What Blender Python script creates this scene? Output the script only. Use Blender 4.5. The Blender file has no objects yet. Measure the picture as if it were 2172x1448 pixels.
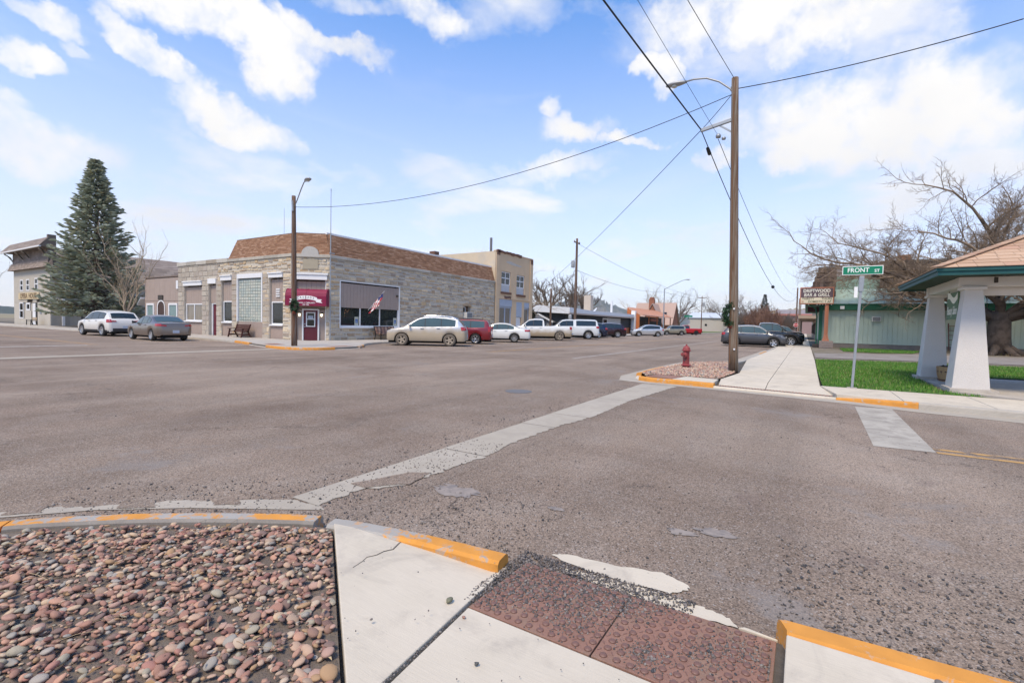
import bpy, bmesh, math, random
import numpy as np
from mathutils import Vector, Matrix

random.seed(7)
S = bpy.context.scene
COL = S.collection
rad = math.radians
PI = math.pi

# ------------------------------------------------------------------ camera
# world axes: +X runs along the main street away from the camera, +Y along the cross street to the left
cam_d = bpy.data.cameras.new('camera'); cam = bpy.data.objects.new('camera', cam_d); COL.objects.link(cam)
cam_d.sensor_fit = 'HORIZONTAL'; cam_d.sensor_width = 36.0; cam_d.lens = 16.857
cam_d.clip_start = 0.05; cam_d.clip_end = 20000
yaw, pit, rol = 0.548348, -0.036075, 0.0218067
fw = Vector((math.cos(yaw)*math.cos(pit), math.sin(yaw)*math.cos(pit), math.sin(pit)))
rt = Vector((math.sin(yaw), -math.cos(yaw), 0)); up = rt.cross(fw)
r2 = rt*math.cos(rol)+up*math.sin(rol); u2 = up*math.cos(rol)-rt*math.sin(rol)
cam.matrix_world = Matrix(((r2.x, u2.x, -fw.x, 0), (r2.y, u2.y, -fw.y, 0), (r2.z, u2.z, -fw.z, 1.5), (0, 0, 0, 1)))
S.camera = cam

# ------------------------------------------------------------------ view, sun
S.view_settings.view_transform = 'Standard'; S.view_settings.look = 'None'
S.view_settings.exposure = 1.09; S.view_settings.gamma = 1.0
SUN_AZ = math.atan2(-0.04, -0.99); SUN_EL = rad(57)
sd = Vector((math.cos(SUN_AZ)*math.cos(SUN_EL), math.sin(SUN_AZ)*math.cos(SUN_EL), math.sin(SUN_EL)))
sun_d = bpy.data.lights.new('sun', 'SUN'); sun = bpy.data.objects.new('sun', sun_d); COL.objects.link(sun)
sun_d.energy = 2.0; sun_d.angle = rad(20); sun_d.color = (1.0, 0.84, 0.63)
sun.rotation_euler = sd.to_track_quat('Z', 'Y').to_euler(); sun.location = sd*60

# ------------------------------------------------------------------ node helpers
def nd(nt, t, **kw):
    n = nt.nodes.new(t)
    for k, v in kw.items():
        if k == 'ins':
            for i, val in v.items(): n.inputs[i].default_value = val
        else: setattr(n, k, v)
    return n
def math_n(nt, op, a, b=None, c=None, clamp=False):
    n = nt.nodes.new('ShaderNodeMath'); n.operation = op; n.use_clamp = clamp
    for i, v in enumerate((a, b, c)):
        if v is None: continue
        if hasattr(v, 'default_value') or hasattr(v, 'links'): nt.links.new(v, n.inputs[i])
        else: n.inputs[i].default_value = v
    return n.outputs[0]
def maprange(nt, v, a, b, c=0.0, d=1.0, smooth=False):
    n = nt.nodes.new('ShaderNodeMapRange'); n.clamp = True
    if smooth: n.interpolation_type = 'SMOOTHSTEP'
    nt.links.new(v, n.inputs[0])
    for i, x in enumerate((a, b, c, d)): n.inputs[1+i].default_value = x
    return n.outputs[0]
def mixc(nt, f, a, b, blend='MIX'):
    n = nt.nodes.new('ShaderNodeMix'); n.data_type = 'RGBA'; n.blend_type = blend; n.clamp_factor = True
    for i, v in ((0, f), (6, a), (7, b)):
        if hasattr(v, 'links'): nt.links.new(v, n.inputs[i])
        else: n.inputs[i].default_value = v if i == 0 else (tuple(v)+(1,))[:4]
    return n.outputs[2]
def noise(nt, vec, scale, detail=4.0, rough=0.55, dist=0.0):
    n = nd(nt, 'ShaderNodeTexNoise', ins={'Scale': scale, 'Detail': detail, 'Roughness': rough, 'Distortion': dist})
    if vec is not None: nt.links.new(vec, n.inputs['Vector'])
    return n.outputs['Fac']

# ------------------------------------------------------------------ world: clear-sky texture with drifting cloud
W = bpy.data.worlds.new('World'); S.world = W; W.use_nodes = True
nt = W.node_tree; nt.nodes.clear()
out = nd(nt, 'ShaderNodeOutputWorld'); bg = nd(nt, 'ShaderNodeBackground')
nt.links.new(bg.outputs[0], out.inputs[0])
sky = nd(nt, 'ShaderNodeTexSky', sky_type='NISHITA', sun_disc=False, sun_elevation=SUN_EL, sun_rotation=math.atan2(sd.x, sd.y), altitude=1000, air_density=1.0, dust_density=0.6, ozone_density=1.6)
tc = nd(nt, 'ShaderNodeTexCoord'); dvec = tc.outputs['Generated']
sx = nd(nt, 'ShaderNodeSeparateXYZ'); nt.links.new(dvec, sx.inputs[0])
az = math_n(nt, 'ARCTAN2', sx.outputs[1], sx.outputs[0])
el = math_n(nt, 'ARCSINE', sx.outputs[2])
# turbulent offsets make the cloud outlines ragged
nz1 = nd(nt, 'ShaderNodeTexNoise', ins={'Scale': 5.0, 'Detail': 7.0, 'Roughness': 0.6}); nt.links.new(dvec, nz1.inputs['Vector'])
sep = nd(nt, 'ShaderNodeSeparateColor'); nt.links.new(nz1.outputs['Color'], sep.inputs[0])
azd = math_n(nt, 'ADD', az, math_n(nt, 'MULTIPLY', math_n(nt, 'SUBTRACT', sep.outputs[0], 0.5), 0.26))
eld = math_n(nt, 'ADD', el, math_n(nt, 'MULTIPLY', math_n(nt, 'SUBTRACT', sep.outputs[1], 0.5), 0.20))
CLOUDS = [(1.093, 0.48, 0.162, 0.038, 0, 1), (1.004, 0.448, 0.054, 0.052, 0, 1), (1.186, 0.403, 0.075, 0.018, 0.55, 0.85), (0.924, 0.498, 0.091, 0.018, 0.3, 0.8), (1.068, 0.329, 0.077, 0.034, 0.25, 1), (1.335, 0.352, 0.036, 0.013, 0.35, 0.75), (1.334, 0.415, 0.048, 0.017, 0.2, 0.8), (1.326, 0.257, 0.094, 0.029, 0.15, 0.7), (0.734, 0.539, 0.07, 0.026, 0.3, 0.85), (0.83, 0.554, 0.08, 0.016, 0, 0.6), (0.027, 0.512, 0.238, 0.059, -0.05, 1), (0.197, 0.49, 0.076, 0.035, 0.2, 0.7), (-0.036, 0.346, 0.175, 0.071, 0.1, 1.05), (-0.159, 0.307, 0.073, 0.056, 0.25, 1), (0.061, 0.295, 0.061, 0.027, 0, 0.85), (0.41, 0.375, 0.071, 0.025, 0.1, 0.8), (0.274, 0.456, 0.029, 0.021, 0, 0.85), (0.479, 0.413, 0.033, 0.016, 0.5, 0.7), (0.311, 0.348, 0.037, 0.012, 0, 0.75), (0.19, 0.308, 0.036, 0.021, 0, 0.8), (0.465, 0.304, 0.125, 0.024, 0, 0.65), (1.34, 0.293, 0.029, 0.015, 0.3, 0.7), (1.299, 0.382, 0.021, 0.012, 0.2, 0.55), (-0.108, 0.426, 0.073, 0.025, 0.0, 0.6), (-0.227, 0.295, 0.02, 0.016, 0, 0.8)]
acc = None
for (ca, ce, ra, re, tilt, amp) in CLOUDS:
    da = math_n(nt, 'SUBTRACT', azd, ca); de = math_n(nt, 'SUBTRACT', eld, ce)
    c, s = math.cos(tilt), math.sin(tilt)
    u = math_n(nt, 'MULTIPLY_ADD', da, c/ra, math_n(nt, 'MULTIPLY', de, s/ra))
    v = math_n(nt, 'MULTIPLY_ADD', de, c/re, math_n(nt, 'MULTIPLY', da, -s/re))
    r = math_n(nt, 'ADD', math_n(nt, 'MULTIPLY', u, u), math_n(nt, 'MULTIPLY', v, v))
    g = math_n(nt, 'MULTIPLY', maprange(nt, r, 0.0, 2.6, 1.0, 0.0, True), amp)
    acc = g if acc is None else math_n(nt, 'MAXIMUM', acc, g)
# scattered small cloud everywhere else, on a flat layer overhead
inv = math_n(nt, 'DIVIDE', 1.0, math_n(nt, 'ADD', math_n(nt, 'MAXIMUM', sx.outputs[2], 0.0), 0.16))
cmb = nd(nt, 'ShaderNodeCombineXYZ')
nt.links.new(math_n(nt, 'MULTIPLY', sx.outputs[0], inv), cmb.inputs[0]); nt.links.new(math_n(nt, 'MULTIPLY', sx.outputs[1], inv), cmb.inputs[1])
layer = noise(nt, cmb.outputs[0], 1.15, 9.0, 0.58, 0.2)
wisp = noise(nt, cmb.outputs[0], 0.55, 8.0, 0.66, 1.2)
cover = math_n(nt, 'MAXIMUM', math_n(nt, 'MULTIPLY', maprange(nt, layer, 0.52, 0.66), 1.0), math_n(nt, 'MULTIPLY', maprange(nt, wisp, 0.48, 0.76), 0.35))
fine = noise(nt, dvec, 16.0, 6.0, 0.6)
dens = math_n(nt, 'MULTIPLY', acc, math_n(nt, 'MULTIPLY_ADD', fine, 2.2, 0.0))
mask = math_n(nt, 'MAXIMUM', maprange(nt, dens, 0.12, 1.15, 0.0, 1.0, True), math_n(nt, 'MULTIPLY', cover, 0.85))
hz = math_n(nt, 'MULTIPLY', math_n(nt, 'POWER', maprange(nt, el, 0.0, 0.66, 1.0, 0.0), 1.25), 0.93)
base = nd(nt, 'ShaderNodeVectorMath', operation='SCALE'); nt.links.new(sky.outputs[0], base.inputs[0]); base.inputs['Scale'].default_value = 0.12
tint = mixc(nt, 1.0, base.outputs[0], (0.40, 0.90, 1.28), 'MULTIPLY')
c1 = mixc(nt, hz, tint, (0.50, 0.452, 0.435))
under = noise(nt, dvec, 3.2, 4.0, 0.5)
ccol = mixc(nt, maprange(nt, under, 0.42, 0.72), (0.50, 0.492, 0.482), (0.40, 0.40, 0.412))
c2 = mixc(nt, mask, c1, ccol)
# below the horizon only the ground is seen; keep it a neutral ground tone
c3 = mixc(nt, maprange(nt, sx.outputs[2], -0.04, 0.0), (0.16, 0.15, 0.14), c2)
nt.links.new(c3, bg.inputs[0]); bg.inputs[1].default_value = 1.0
W.cycles.sampling_method = 'MANUAL'; W.cycles.sample_map_resolution = 512

# ------------------------------------------------------------------ mesh builder
class MB:
    def __init__(s): s.v = []; s.f = []; s.m = []; s.sm = False
    def add(s, vs, fs, mi=0):
        o = len(s.v); s.v.extend([tuple(p) for p in vs]); s.f.extend([tuple(i+o for i in f) for f in fs]); s.m.extend([mi]*len(fs)); return s
    def box(s, x0, x1, y0, y1, z0, z1, mi=0):
        return s.add([(x0,y0,z0),(x1,y0,z0),(x1,y1,z0),(x0,y1,z0),(x0,y0,z1),(x1,y0,z1),(x1,y1,z1),(x0,y1,z1)],
                     [(0,3,2,1),(4,5,6,7),(0,1,5,4),(1,2,6,5),(2,3,7,6),(3,0,4,7)], mi)
    def hexa(s, p, mi=0):
        return s.add(p, [(0,3,2,1),(4,5,6,7),(0,1,5,4),(1,2,6,5),(2,3,7,6),(3,0,4,7)], mi)
    def bar(s, a, b, w, h=None, upv=(0,0,1), mi=0):
        a, b = Vector(a), Vector(b); h = h or w; d = (b-a).normalized(); U = Vector(upv)
        if abs(d.dot(U)) > .98: U = Vector((1,0,0))
        x = d.cross(U).normalized()*w/2; y = x.cross(d).normalized()*h/2
        return s.hexa([a-x-y, a+x-y, b+x-y, b-x-y, a-x+y, a+x+y, b+x+y, b-x+y], mi)
    def tube(s, pts, r, n=8, cap=True, mi=0):
        pts = [Vector(p) for p in pts]; k = len(pts); rr = r if isinstance(r, (list, tuple)) else [r]*k
        o = len(s.v); t0 = (pts[1]-pts[0]).normalized()
        a = t0.cross(Vector((0.13, 0.91, 0.39)));
        if a.length < 1e-3: a = t0.cross(Vector((1,0,0)))
        a.normalize()
        cs = [(math.cos(2*PI*j/n), math.sin(2*PI*j/n)) for j in range(n)]
        for i in range(k):
            t = (pts[min(i+1,k-1)]-pts[max(i-1,0)])
            if t.length < 1e-9: t = t0
            t.normalize(); a = (a-t*a.dot(t)); 
            if a.length < 1e-6: a = t.orthogonal()
            a.normalize(); b = t.cross(a)
            for c, q in cs: s.v.append(tuple(pts[i]+(a*c+b*q)*rr[i]))
        for i in range(k-1):
            for j in range(n):
                j2 = (j+1) % n
                s.f.append((o+i*n+j, o+i*n+j2, o+(i+1)*n+j2, o+(i+1)*n+j)); s.m.append(mi)
        if cap:
            s.f.append(tuple(o+j for j in reversed(range(n)))); s.f.append(tuple(o+(k-1)*n+j for j in range(n))); s.m += [mi, mi]
        return s
    def lathe(s, prof, n=16, o=(0,0,0), ax='z', mi=0, caps=True):
        b = len(s.v); k = len(prof)
        for r, z in prof:
            for j in range(n):
                c, q = math.cos(2*PI*j/n)*r, math.sin(2*PI*j/n)*r
                p = (c, q, z) if ax == 'z' else ((c, z, q) if ax == 'y' else (z, c, q))
                s.v.append((o[0]+p[0], o[1]+p[1], o[2]+p[2]))
        for i in range(k-1):
            for j in range(n):
                j2 = (j+1) % n; s.f.append((b+i*n+j, b+i*n+j2, b+(i+1)*n+j2, b+(i+1)*n+j)); s.m.append(mi)
        if caps: s.f.append(tuple(b+j for j in range(n))); s.f.append(tuple(b+(k-1)*n+j for j in range(n))); s.m += [mi, mi]
        return s
    def extr(s, poly, vec, mi=0):
        n = len(poly); v = Vector(vec); P = [Vector(p) for p in poly]
        return s.add(P+[p+v for p in P], [tuple(reversed(range(n))), tuple(range(n, 2*n))]+[(i, (i+1) % n, n+(i+1) % n, n+i) for i in range(n)], mi)
    def prism(s, poly, z0, z1, mi=0):
        z1 = z1 if isinstance(z1, (list, tuple)) else [z1]*len(poly); n = len(poly)
        return s.add([(x, y, z0) for x, y in poly]+[(p[0], p[1], z) for p, z in zip(poly, z1)], [tuple(reversed(range(n))), tuple(range(n, 2*n))]+[(i, (i+1) % n, n+(i+1) % n, n+i) for i in range(n)], mi)
    def mesh(s, name, mats, recalc=True, smooth=False):
        me = bpy.data.meshes.new(name); me.from_pydata(s.v, [], s.f)
        for m in (mats if isinstance(mats, (list, tuple)) else [mats]): me.materials.append(m)
        if any(s.m): me.polygons.foreach_set('material_index', s.m)
        if recalc and len(s.f) < 30000:
            b = bmesh.new(); b.from_mesh(me); bmesh.ops.recalc_face_normals(b, faces=b.faces); b.to_mesh(me); b.free()
        if smooth: me.polygons.foreach_set('use_smooth', [True]*len(me.polygons))
        me.update(); return me
    def build(s, name, mats, parent=None, smooth=False, bevel=0, recalc=True, loc=None, rotz=0, auto=None):
        o = bpy.data.objects.new(name, s.mesh(name, mats, recalc, smooth)); COL.objects.link(o)
        if parent is not None: o.parent = parent
        if loc is not None: o.location = loc
        if rotz: o.rotation_euler = (0, 0, rotz)
        if bevel:
            m = o.modifiers.new('b', 'BEVEL'); m.width = bevel; m.segments = 2; m.limit_method = 'ANGLE'; m.angle_limit = rad(40)
        if auto: 
            try:
                me = o.data; me.polygons.foreach_set('use_smooth', [True]*len(me.polygons)); me.set_sharp_from_angle(angle=rad(auto))
            except Exception: pass
        return o
def tag(o, label=None, cat=None, group=None, kind=None):
    if label: o['label'] = label
    if cat: o['category'] = cat
    if group: o['group'] = group
    if kind: o['kind'] = kind
    return o
def empty(name, loc=(0,0,0), rotz=0, label=None, cat=None, group=None):
    o = bpy.data.objects.new(name, None); COL.objects.link(o); o.location = loc; o.rotation_euler = (0,0,rotz); o.empty_display_size = .2
    return tag(o, label, cat, group)
def inst(name, me, parent=None, loc=(0,0,0), rot=(0,0,0), sc=(1,1,1)):
    o = bpy.data.objects.new(name, me); COL.objects.link(o)
    if parent is not None: o.parent = parent
    o.location = loc; o.rotation_euler = rot; o.scale = sc; return o

# ------------------------------------------------------------------ materials
MATS = {}
def mat(name, col, rough=.75, metal=0, var=.12, scale=2.5, bump=0, bscale=60, col2=None, mixr=(.45,.65), mscale=1.5, pal=None, spec=.35, coat=0, coord='O', emit=None, stretch=None, trans=0, dirt=None, subs=0):
    if name in MATS: return MATS[name]
    m = bpy.data.materials.new(name); m.use_nodes = True; nt = m.node_tree; b = nt.nodes['Principled BSDF']
    tc = nd(nt, 'ShaderNodeTexCoord')
    if coord == 'W':
        g = nd(nt, 'ShaderNodeNewGeometry'); vec = g.outputs['Position']
    else: vec = tc.outputs['Object']
    if stretch:
        mp = nd(nt, 'ShaderNodeMapping'); mp.inputs['Scale'].default_value = stretch; nt.links.new(vec, mp.inputs[0]); vec = mp.outputs[0]
    if pal:
        oi = nd(nt, 'ShaderNodeObjectInfo'); ge = nd(nt, 'ShaderNodeNewGeometry')
        r = math_n(nt, 'FRACT', math_n(nt, 'ADD', oi.outputs['Random'], ge.outputs['Random Per Island']))
        cr = nd(nt, 'ShaderNodeValToRGB'); cr.color_ramp.interpolation = 'CONSTANT'
        el = cr.color_ramp.elements
        while len(el) < len(pal): el.new(0.5)
        for i, c in enumerate(pal): el[i].position = i/len(pal); el[i].color = tuple(c)+(1,)
        nt.links.new(r, cr.inputs[0]); c = cr.outputs[0]
    else: c = None
    n1 = noise(nt, vec, scale, 6, .6)
    lo = math_n(nt, 'MULTIPLY_ADD', n1, 2*var, 1-var)
    cc = c if c is not None else tuple(col)
    if col2 is not None:
        n2 = noise(nt, vec, mscale, 5, .6, .3)
        cc = mixc(nt, maprange(nt, n2, *mixr), cc, col2)
    if dirt:   # dust and mud thrown up on the lower part: (colour, full below z, none above z)
        ob = nd(nt, 'ShaderNodeSeparateXYZ'); nt.links.new(tc.outputs['Object'], ob.inputs[0])
        f = math_n(nt, 'MULTIPLY', maprange(nt, math_n(nt, 'ADD', ob.outputs[2], math_n(nt, 'MULTIPLY', noise(nt, vec, 3, 5), .5)), dirt[1]+.25, dirt[2]+.25, 1, 0), dirt[3])
        cc = mixc(nt, f, cc, dirt[0]); dirtf = f
    vv = nd(nt, 'ShaderNodeVectorMath', operation='SCALE')
    if hasattr(cc, 'links'): nt.links.new(cc, vv.inputs[0])
    else: vv.inputs[0].default_value = tuple(cc)[:3]
    nt.links.new(lo, vv.inputs['Scale']); nt.links.new(vv.outputs[0], b.inputs['Base Color'])
    b.inputs['Roughness'].default_value = rough; b.inputs['Metallic'].default_value = metal
    b.inputs['Specular IOR Level'].default_value = spec; b.inputs['Coat Weight'].default_value = coat; b.inputs['Coat Roughness'].default_value = .06
    if dirt:
        nt.links.new(math_n(nt, 'MULTIPLY_ADD', dirtf, .5, rough), b.inputs['Roughness'])
        if coat: nt.links.new(math_n(nt, 'MULTIPLY_ADD', dirtf, -coat, coat), b.inputs['Coat Weight'])
        if metal: nt.links.new(math_n(nt, 'MULTIPLY_ADD', dirtf, -metal, metal), b.inputs['Metallic'])
    if emit: b.inputs['Emission Color'].default_value = tuple(emit[:3])+(1,); b.inputs['Emission Strength'].default_value = emit[3]
    if bump:
        bp = nd(nt, 'ShaderNodeBump', ins={'Strength': bump, 'Distance': .02})
        nt.links.new(noise(nt, vec, bscale, 5, .65), bp.inputs['Height']); nt.links.new(bp.outputs[0], b.inputs['Normal'])
    if trans:
        tr = nd(nt, 'ShaderNodeBsdfTranslucent'); mx = nd(nt, 'ShaderNodeMixShader', ins={0: trans}); nt.links.new(vv.outputs[0], tr.inputs[0]); nt.links.new(b.outputs[0], mx.inputs[1]); nt.links.new(tr.outputs[0], mx.inputs[2])
        nt.links.new(mx.outputs[0], [n for n in nt.nodes if n.type == 'OUTPUT_MATERIAL'][0].inputs[0])
    MATS[name] = m; return m

# ------------------------------------------------------------------ ground materials
def asphalt_mat():
    m = bpy.data.materials.new('asphalt'); m.use_nodes = True; nt = m.node_tree; b = nt.nodes['Principled BSDF']
    g = nd(nt, 'ShaderNodeNewGeometry'); p = g.outputs['Position']
    big = noise(nt, p, .22, 5, .6, .5); mid = noise(nt, p, 1.4, 5, .65); fine = noise(nt, p, 140, 3, .7); fine2 = noise(nt, p, 38, 3, .6)
    c = mixc(nt, maprange(nt, big, .34, .66), (.192, .143, .109), (.285, .223, .173))
    c = mixc(nt, math_n(nt, 'MULTIPLY', maprange(nt, mid, .45, .75), .45), c, (.285, .242, .203))
    vo = nd(nt, 'ShaderNodeTexVoronoi', feature='F1', ins={'Scale': 110.0, 'Randomness': 1.0}); nt.links.new(p, vo.inputs['Vector'])
    sp = nd(nt, 'ShaderNodeSeparateColor'); nt.links.new(vo.outputs['Color'], sp.inputs[0])
    agg = maprange(nt, sp.outputs[0], .0, 1.0, .62, 1.42)
    ag2 = maprange(nt, fine, .3, .7, .78, 1.22)
    v = nd(nt, 'ShaderNodeVectorMath', operation='SCALE'); nt.links.new(c, v.inputs[0]); nt.links.new(math_n(nt, 'MULTIPLY', agg, ag2), v.inputs['Scale'])
    # wheel-polished streaks along both streets
    def streak(sc):
        mp = nd(nt, 'ShaderNodeMapping'); mp.inputs['Scale'].default_value = sc; nt.links.new(p, mp.inputs[0]); return noise(nt, mp.outputs[0], 1.0, 4, .6)
    v2 = nd(nt, 'ShaderNodeVectorMath', operation='SCALE'); nt.links.new(v.outputs[0], v2.inputs[0]); nt.links.new(math_n(nt, 'MULTIPLY', maprange(nt, streak((.035,.75,1)), .35, .65, .86, 1.12), maprange(nt, streak((.6,.05,1)), .35, .65, .93, 1.06)), v2.inputs['Scale']); v = v2
    # pale chips and dark oily chips
    c = mixc(nt, math_n(nt, 'MULTIPLY', maprange(nt, sp.outputs[1], .955, .96), .75), v.outputs[0], (.38, .34, .31))
    c = mixc(nt, math_n(nt, 'MULTIPLY', maprange(nt, sp.outputs[2], .965, .975), .6), c, (.035, .033, .034))
    # cracks
    wv = nd(nt, 'ShaderNodeVectorMath', operation='ADD'); nt.links.new(p, wv.inputs[0])
    nz = nd(nt, 'ShaderNodeTexNoise', ins={'Scale': 1.3, 'Detail': 6.0, 'Roughness': .65}); nt.links.new(p, nz.inputs['Vector'])
    ns = nd(nt, 'ShaderNodeVectorMath', operation='SCALE'); nt.links.new(nz.outputs['Color'], ns.inputs[0]); ns.inputs['Scale'].default_value = 1.7; nt.links.new(ns.outputs[0], wv.inputs[1])
    ve = nd(nt, 'ShaderNodeTexVoronoi', feature='DISTANCE_TO_EDGE', ins={'Scale': .21}); nt.links.new(wv.outputs[0], ve.inputs['Vector'])
    crack = math_n(nt, 'MULTIPLY', maprange(nt, ve.outputs['Distance'], .0, .0042, 1, 0), maprange(nt, noise(nt, p, .35, 2), .47, .55))
    c = mixc(nt, math_n(nt, 'MULTIPLY', crack, .75), c, (.04, .037, .036))
    # smoother worn seal patches, pinkish old chip-seal patches
    c = mixc(nt, math_n(nt, 'MULTIPLY', maprange(nt, noise(nt, p, .55, 6, .7, .8), .60, .68), .55), c, (.25, .225, .207))
    c = mixc(nt, math_n(nt, 'MULTIPLY', maprange(nt, noise(nt, p, .38, 6, .72, 1.2), .63, .70), .5), c, (.175, .132, .112))
    nt.links.new(c, b.inputs['Base Color']); b.inputs['Roughness'].default_value = .88; b.inputs['Specular IOR Level'].default_value = .1
    bp = nd(nt, 'ShaderNodeBump', ins={'Strength': .8, 'Distance': .006}); 
    nt.links.new(math_n(nt, 'ADD', math_n(nt, 'MULTIPLY', vo.outputs['Distance'], 1.0), fine2), bp.inputs['Height']); nt.links.new(bp.outputs[0], b.inputs['Normal'])
    return m
def concrete_mat(name, c0, c1, dirt=(.30,.26,.22), broom=(0.0, 1.0), dirtlo=.56, orange=None, wear=(.42,.58)):
    m = bpy.data.materials.new(name); m.use_nodes = True; nt = m.node_tree; b = nt.nodes['Principled BSDF']
    g = nd(nt, 'ShaderNodeNewGeometry'); p = g.outputs['Position']
    c = mixc(nt, maprange(nt, noise(nt, p, 1.1, 6, .65), .3, .7), c0, c1)
    c = mixc(nt, math_n(nt, 'MULTIPLY', maprange(nt, noise(nt, p, 2.6, 8, .72, .6), dirtlo, dirtlo+.22), .5), c, dirt)
    c = mixc(nt, math_n(nt, 'MULTIPLY', maprange(nt, noise(nt, p, 24, 4, .7), .68, .74), .55), c, (.12,.10,.085))
    rot = nd(nt, 'ShaderNodeMapping'); nt.links.new(p, rot.inputs[0]); rot.inputs['Rotation'].default_value = (0, 0, math.atan2(broom[1], broom[0])); rot.inputs['Scale'].default_value = (260, 6, 1)
    br = noise(nt, rot.outputs[0], 1.0, 3, .6)
    v = nd(nt, 'ShaderNodeVectorMath', operation='SCALE'); nt.links.new(c, v.inputs[0]); nt.links.new(maprange(nt, br, .3, .7, .93, 1.06), v.inputs['Scale']); c = v.outputs[0]
    if orange is not None:
        w = noise(nt, p, 9, 7, .7, .4); w2 = noise(nt, p, 2.2, 4, .6)
        f = maprange(nt, math_n(nt, 'ADD', math_n(nt, 'MULTIPLY', w, .6), math_n(nt, 'MULTIPLY', w2, .4)), wear[0], wear[1], 1, 0)
        oc = mixc(nt, maprange(nt, noise(nt, p, 6, 5), .3, .7), orange, tuple(x*.8 for x in orange))
        c = mixc(nt, math_n(nt, 'MULTIPLY', f, .97), c, oc)
    nt.links.new(c, b.inputs['Base Color']); b.inputs['Roughness'].default_value = .85; b.inputs['Specular IOR Level'].default_value = .25
    bp = nd(nt, 'ShaderNodeBump', ins={'Strength': .35, 'Distance': .004}); nt.links.new(math_n(nt, 'ADD', br, noise(nt, p, 140, 4, .7)), bp.inputs['Height']); nt.links.new(bp.outputs[0], b.inputs['Normal'])
    return m
M_asph = asphalt_mat()
M_conc = concrete_mat('pale_concrete', (.52, .455, .355), (.61, .535, .425), broom=(.3, 1), dirtlo=.5)
M_conc2 = concrete_mat('worn_concrete', (.38, .34, .29), (.47, .425, .37), broom=(1, .2), dirtlo=.5)
M_gut = concrete_mat('gutter_concrete', (.36, .315, .25), (.43, .38, .31), broom=(1, .1), dirtlo=.45)
M_kerb = concrete_mat('kerb_concrete', (.36, .325, .275), (.45, .415, .36), dirtlo=.52)
ORG = (.66, .285, .05)
M_org = concrete_mat('orange_kerb_paint', (.36,.335,.30), (.4,.37,.33), orange=ORG, wear=(.545,.61), dirtlo=.56)
M_orgw = concrete_mat('worn_orange_kerb_paint', (.30,.28,.25), (.38,.355,.32), orange=ORG, wear=(.47,.53))
M_kerbd = concrete_mat('dirty_kerb_back', (.20, .178, .15), (.30, .27, .235), dirt=(.12,.10,.085), dirtlo=.42)
M_joint = mat('joint_dirt', (.10, .085, .07), .95, coord='W', scale=20, var=.4, bump=.5)
M_soil = mat('bed_soil', (.17, .132, .104), .95, coord='W', scale=9, var=.45, bump=1.0, bscale=45, col2=(.2,.165,.13), mscale=4)
M_dirt = mat('lot_dirt', (.21, .17, .13), .95, coord='W', scale=2, var=.3, bump=.6, bscale=20, col2=(.13,.115,.06), mscale=.6)
M_terr = mat('dry_terrain', (.26, .215, .13), .95, coord='W', scale=.02, var=.25, col2=(.16,.15,.08), mscale=.012)
M_turf = mat('lawn_base', (.06, .13, .018), .95, coord='W', scale=6, var=.35, bump=1.0, bscale=50, col2=(.12,.11,.04), mscale=1.3, mixr=(.58,.72))
M_alley = mat('alley_gravel', (.27, .235, .205), .95, coord='W', scale=30, var=.35, bump=.8, bscale=90, col2=(.2,.17,.14), mscale=.8)
M_plate = mat('rust_iron', (.28, .150, .108), .8, coord='W', scale=14, var=.3, bump=.5, bscale=90, col2=(.27,.17,.12), mscale=5, mixr=(.5,.68))
M_dome = mat('worn_iron_dome', (.17, .088, .066), .55, coord='W', scale=30, var=.3, spec=.5)
M_white = mat('road_paint_white', (.42, .40, .375), .85, coord='W', scale=8, var=.25, col2=(.17,.15,.14), mscale=7, mixr=(.5,.62))
M_yel = mat('road_paint_yellow', (.46, .27, .10), .85, coord='W', scale=8, var=.25, col2=(.17,.14,.12), mscale=7, mixr=(.48,.6))
M_xw = concrete_mat('crossing_paint', (.37, .335, .28), (.45, .41, .345), dirt=(.15,.13,.11), dirtlo=.42)

# ------------------------------------------------------------------ ground sheets
def sheet(name, polys, z, m, kind='structure', parent=None):
    b = MB()
    for p in polys: b.add([(x, y, z) for x, y in p], [tuple(range(len(p)))])
    o = b.build(name, m, parent)
    if parent is None: tag(o, kind=kind)
    return o
R4 = lambda x0, x1, y0, y1: [(x0,y0),(x1,y0),(x1,y1),(x0,y1)]
tag(sheet('ground', [R4(-5500,5500,-5500,5500)], -.04, M_terr), 'flat dry grassland the town stands on')
road = tag(sheet('road', [R4(-80,420,1.5,26), R4(1.5,18,26,220), R4(1.2,14.2,-80,1.5), R4(18,420,26,27)], 0, M_asph), 'grey brown asphalt of the two crossing streets')
# road markings: thin sheets of paint lying on the asphalt
def marking(name, poly, m, z=.004, lab=None): return tag(sheet(name, [poly], z, m), lab, kind='structure')
marking('crossing_block', [(11.72,-.9),(11.86,-1.5),(7.9,-1.46),(7.84,-.82)], M_xw, lab='wide pale worn block across the side street by the lawn corner')
for k, x in enumerate((7.86, 8.08)): marking('yellow_line', R4(x, x+.1, -60, -1.47), M_yel, lab='thin faded yellow centre line on the side street')
for k, y in enumerate((14.05, 14.35)): marking('yellow_line', R4(21, 330, y, y+.13), M_yel, lab='faded yellow centre line along the main street')
marking('white_line', R4(20, 62, 8.9, 9.04), M_white, lab='faded white lane edge line along the main street'); marking('white_line', R4(22.5, 46, 18.5, 18.64), M_white, lab='faint white line beside the parked row')
marking('stop_line', R4(-2, 9.3, 30.1, 30.5), M_white, lab='white stop line on the side street beyond the crossing')
for x in (9.5, 9.75): marking('yellow_line', R4(x, x+.1, 30.6, 200), M_yel, lab='faded yellow centre line on the far side street')

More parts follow.
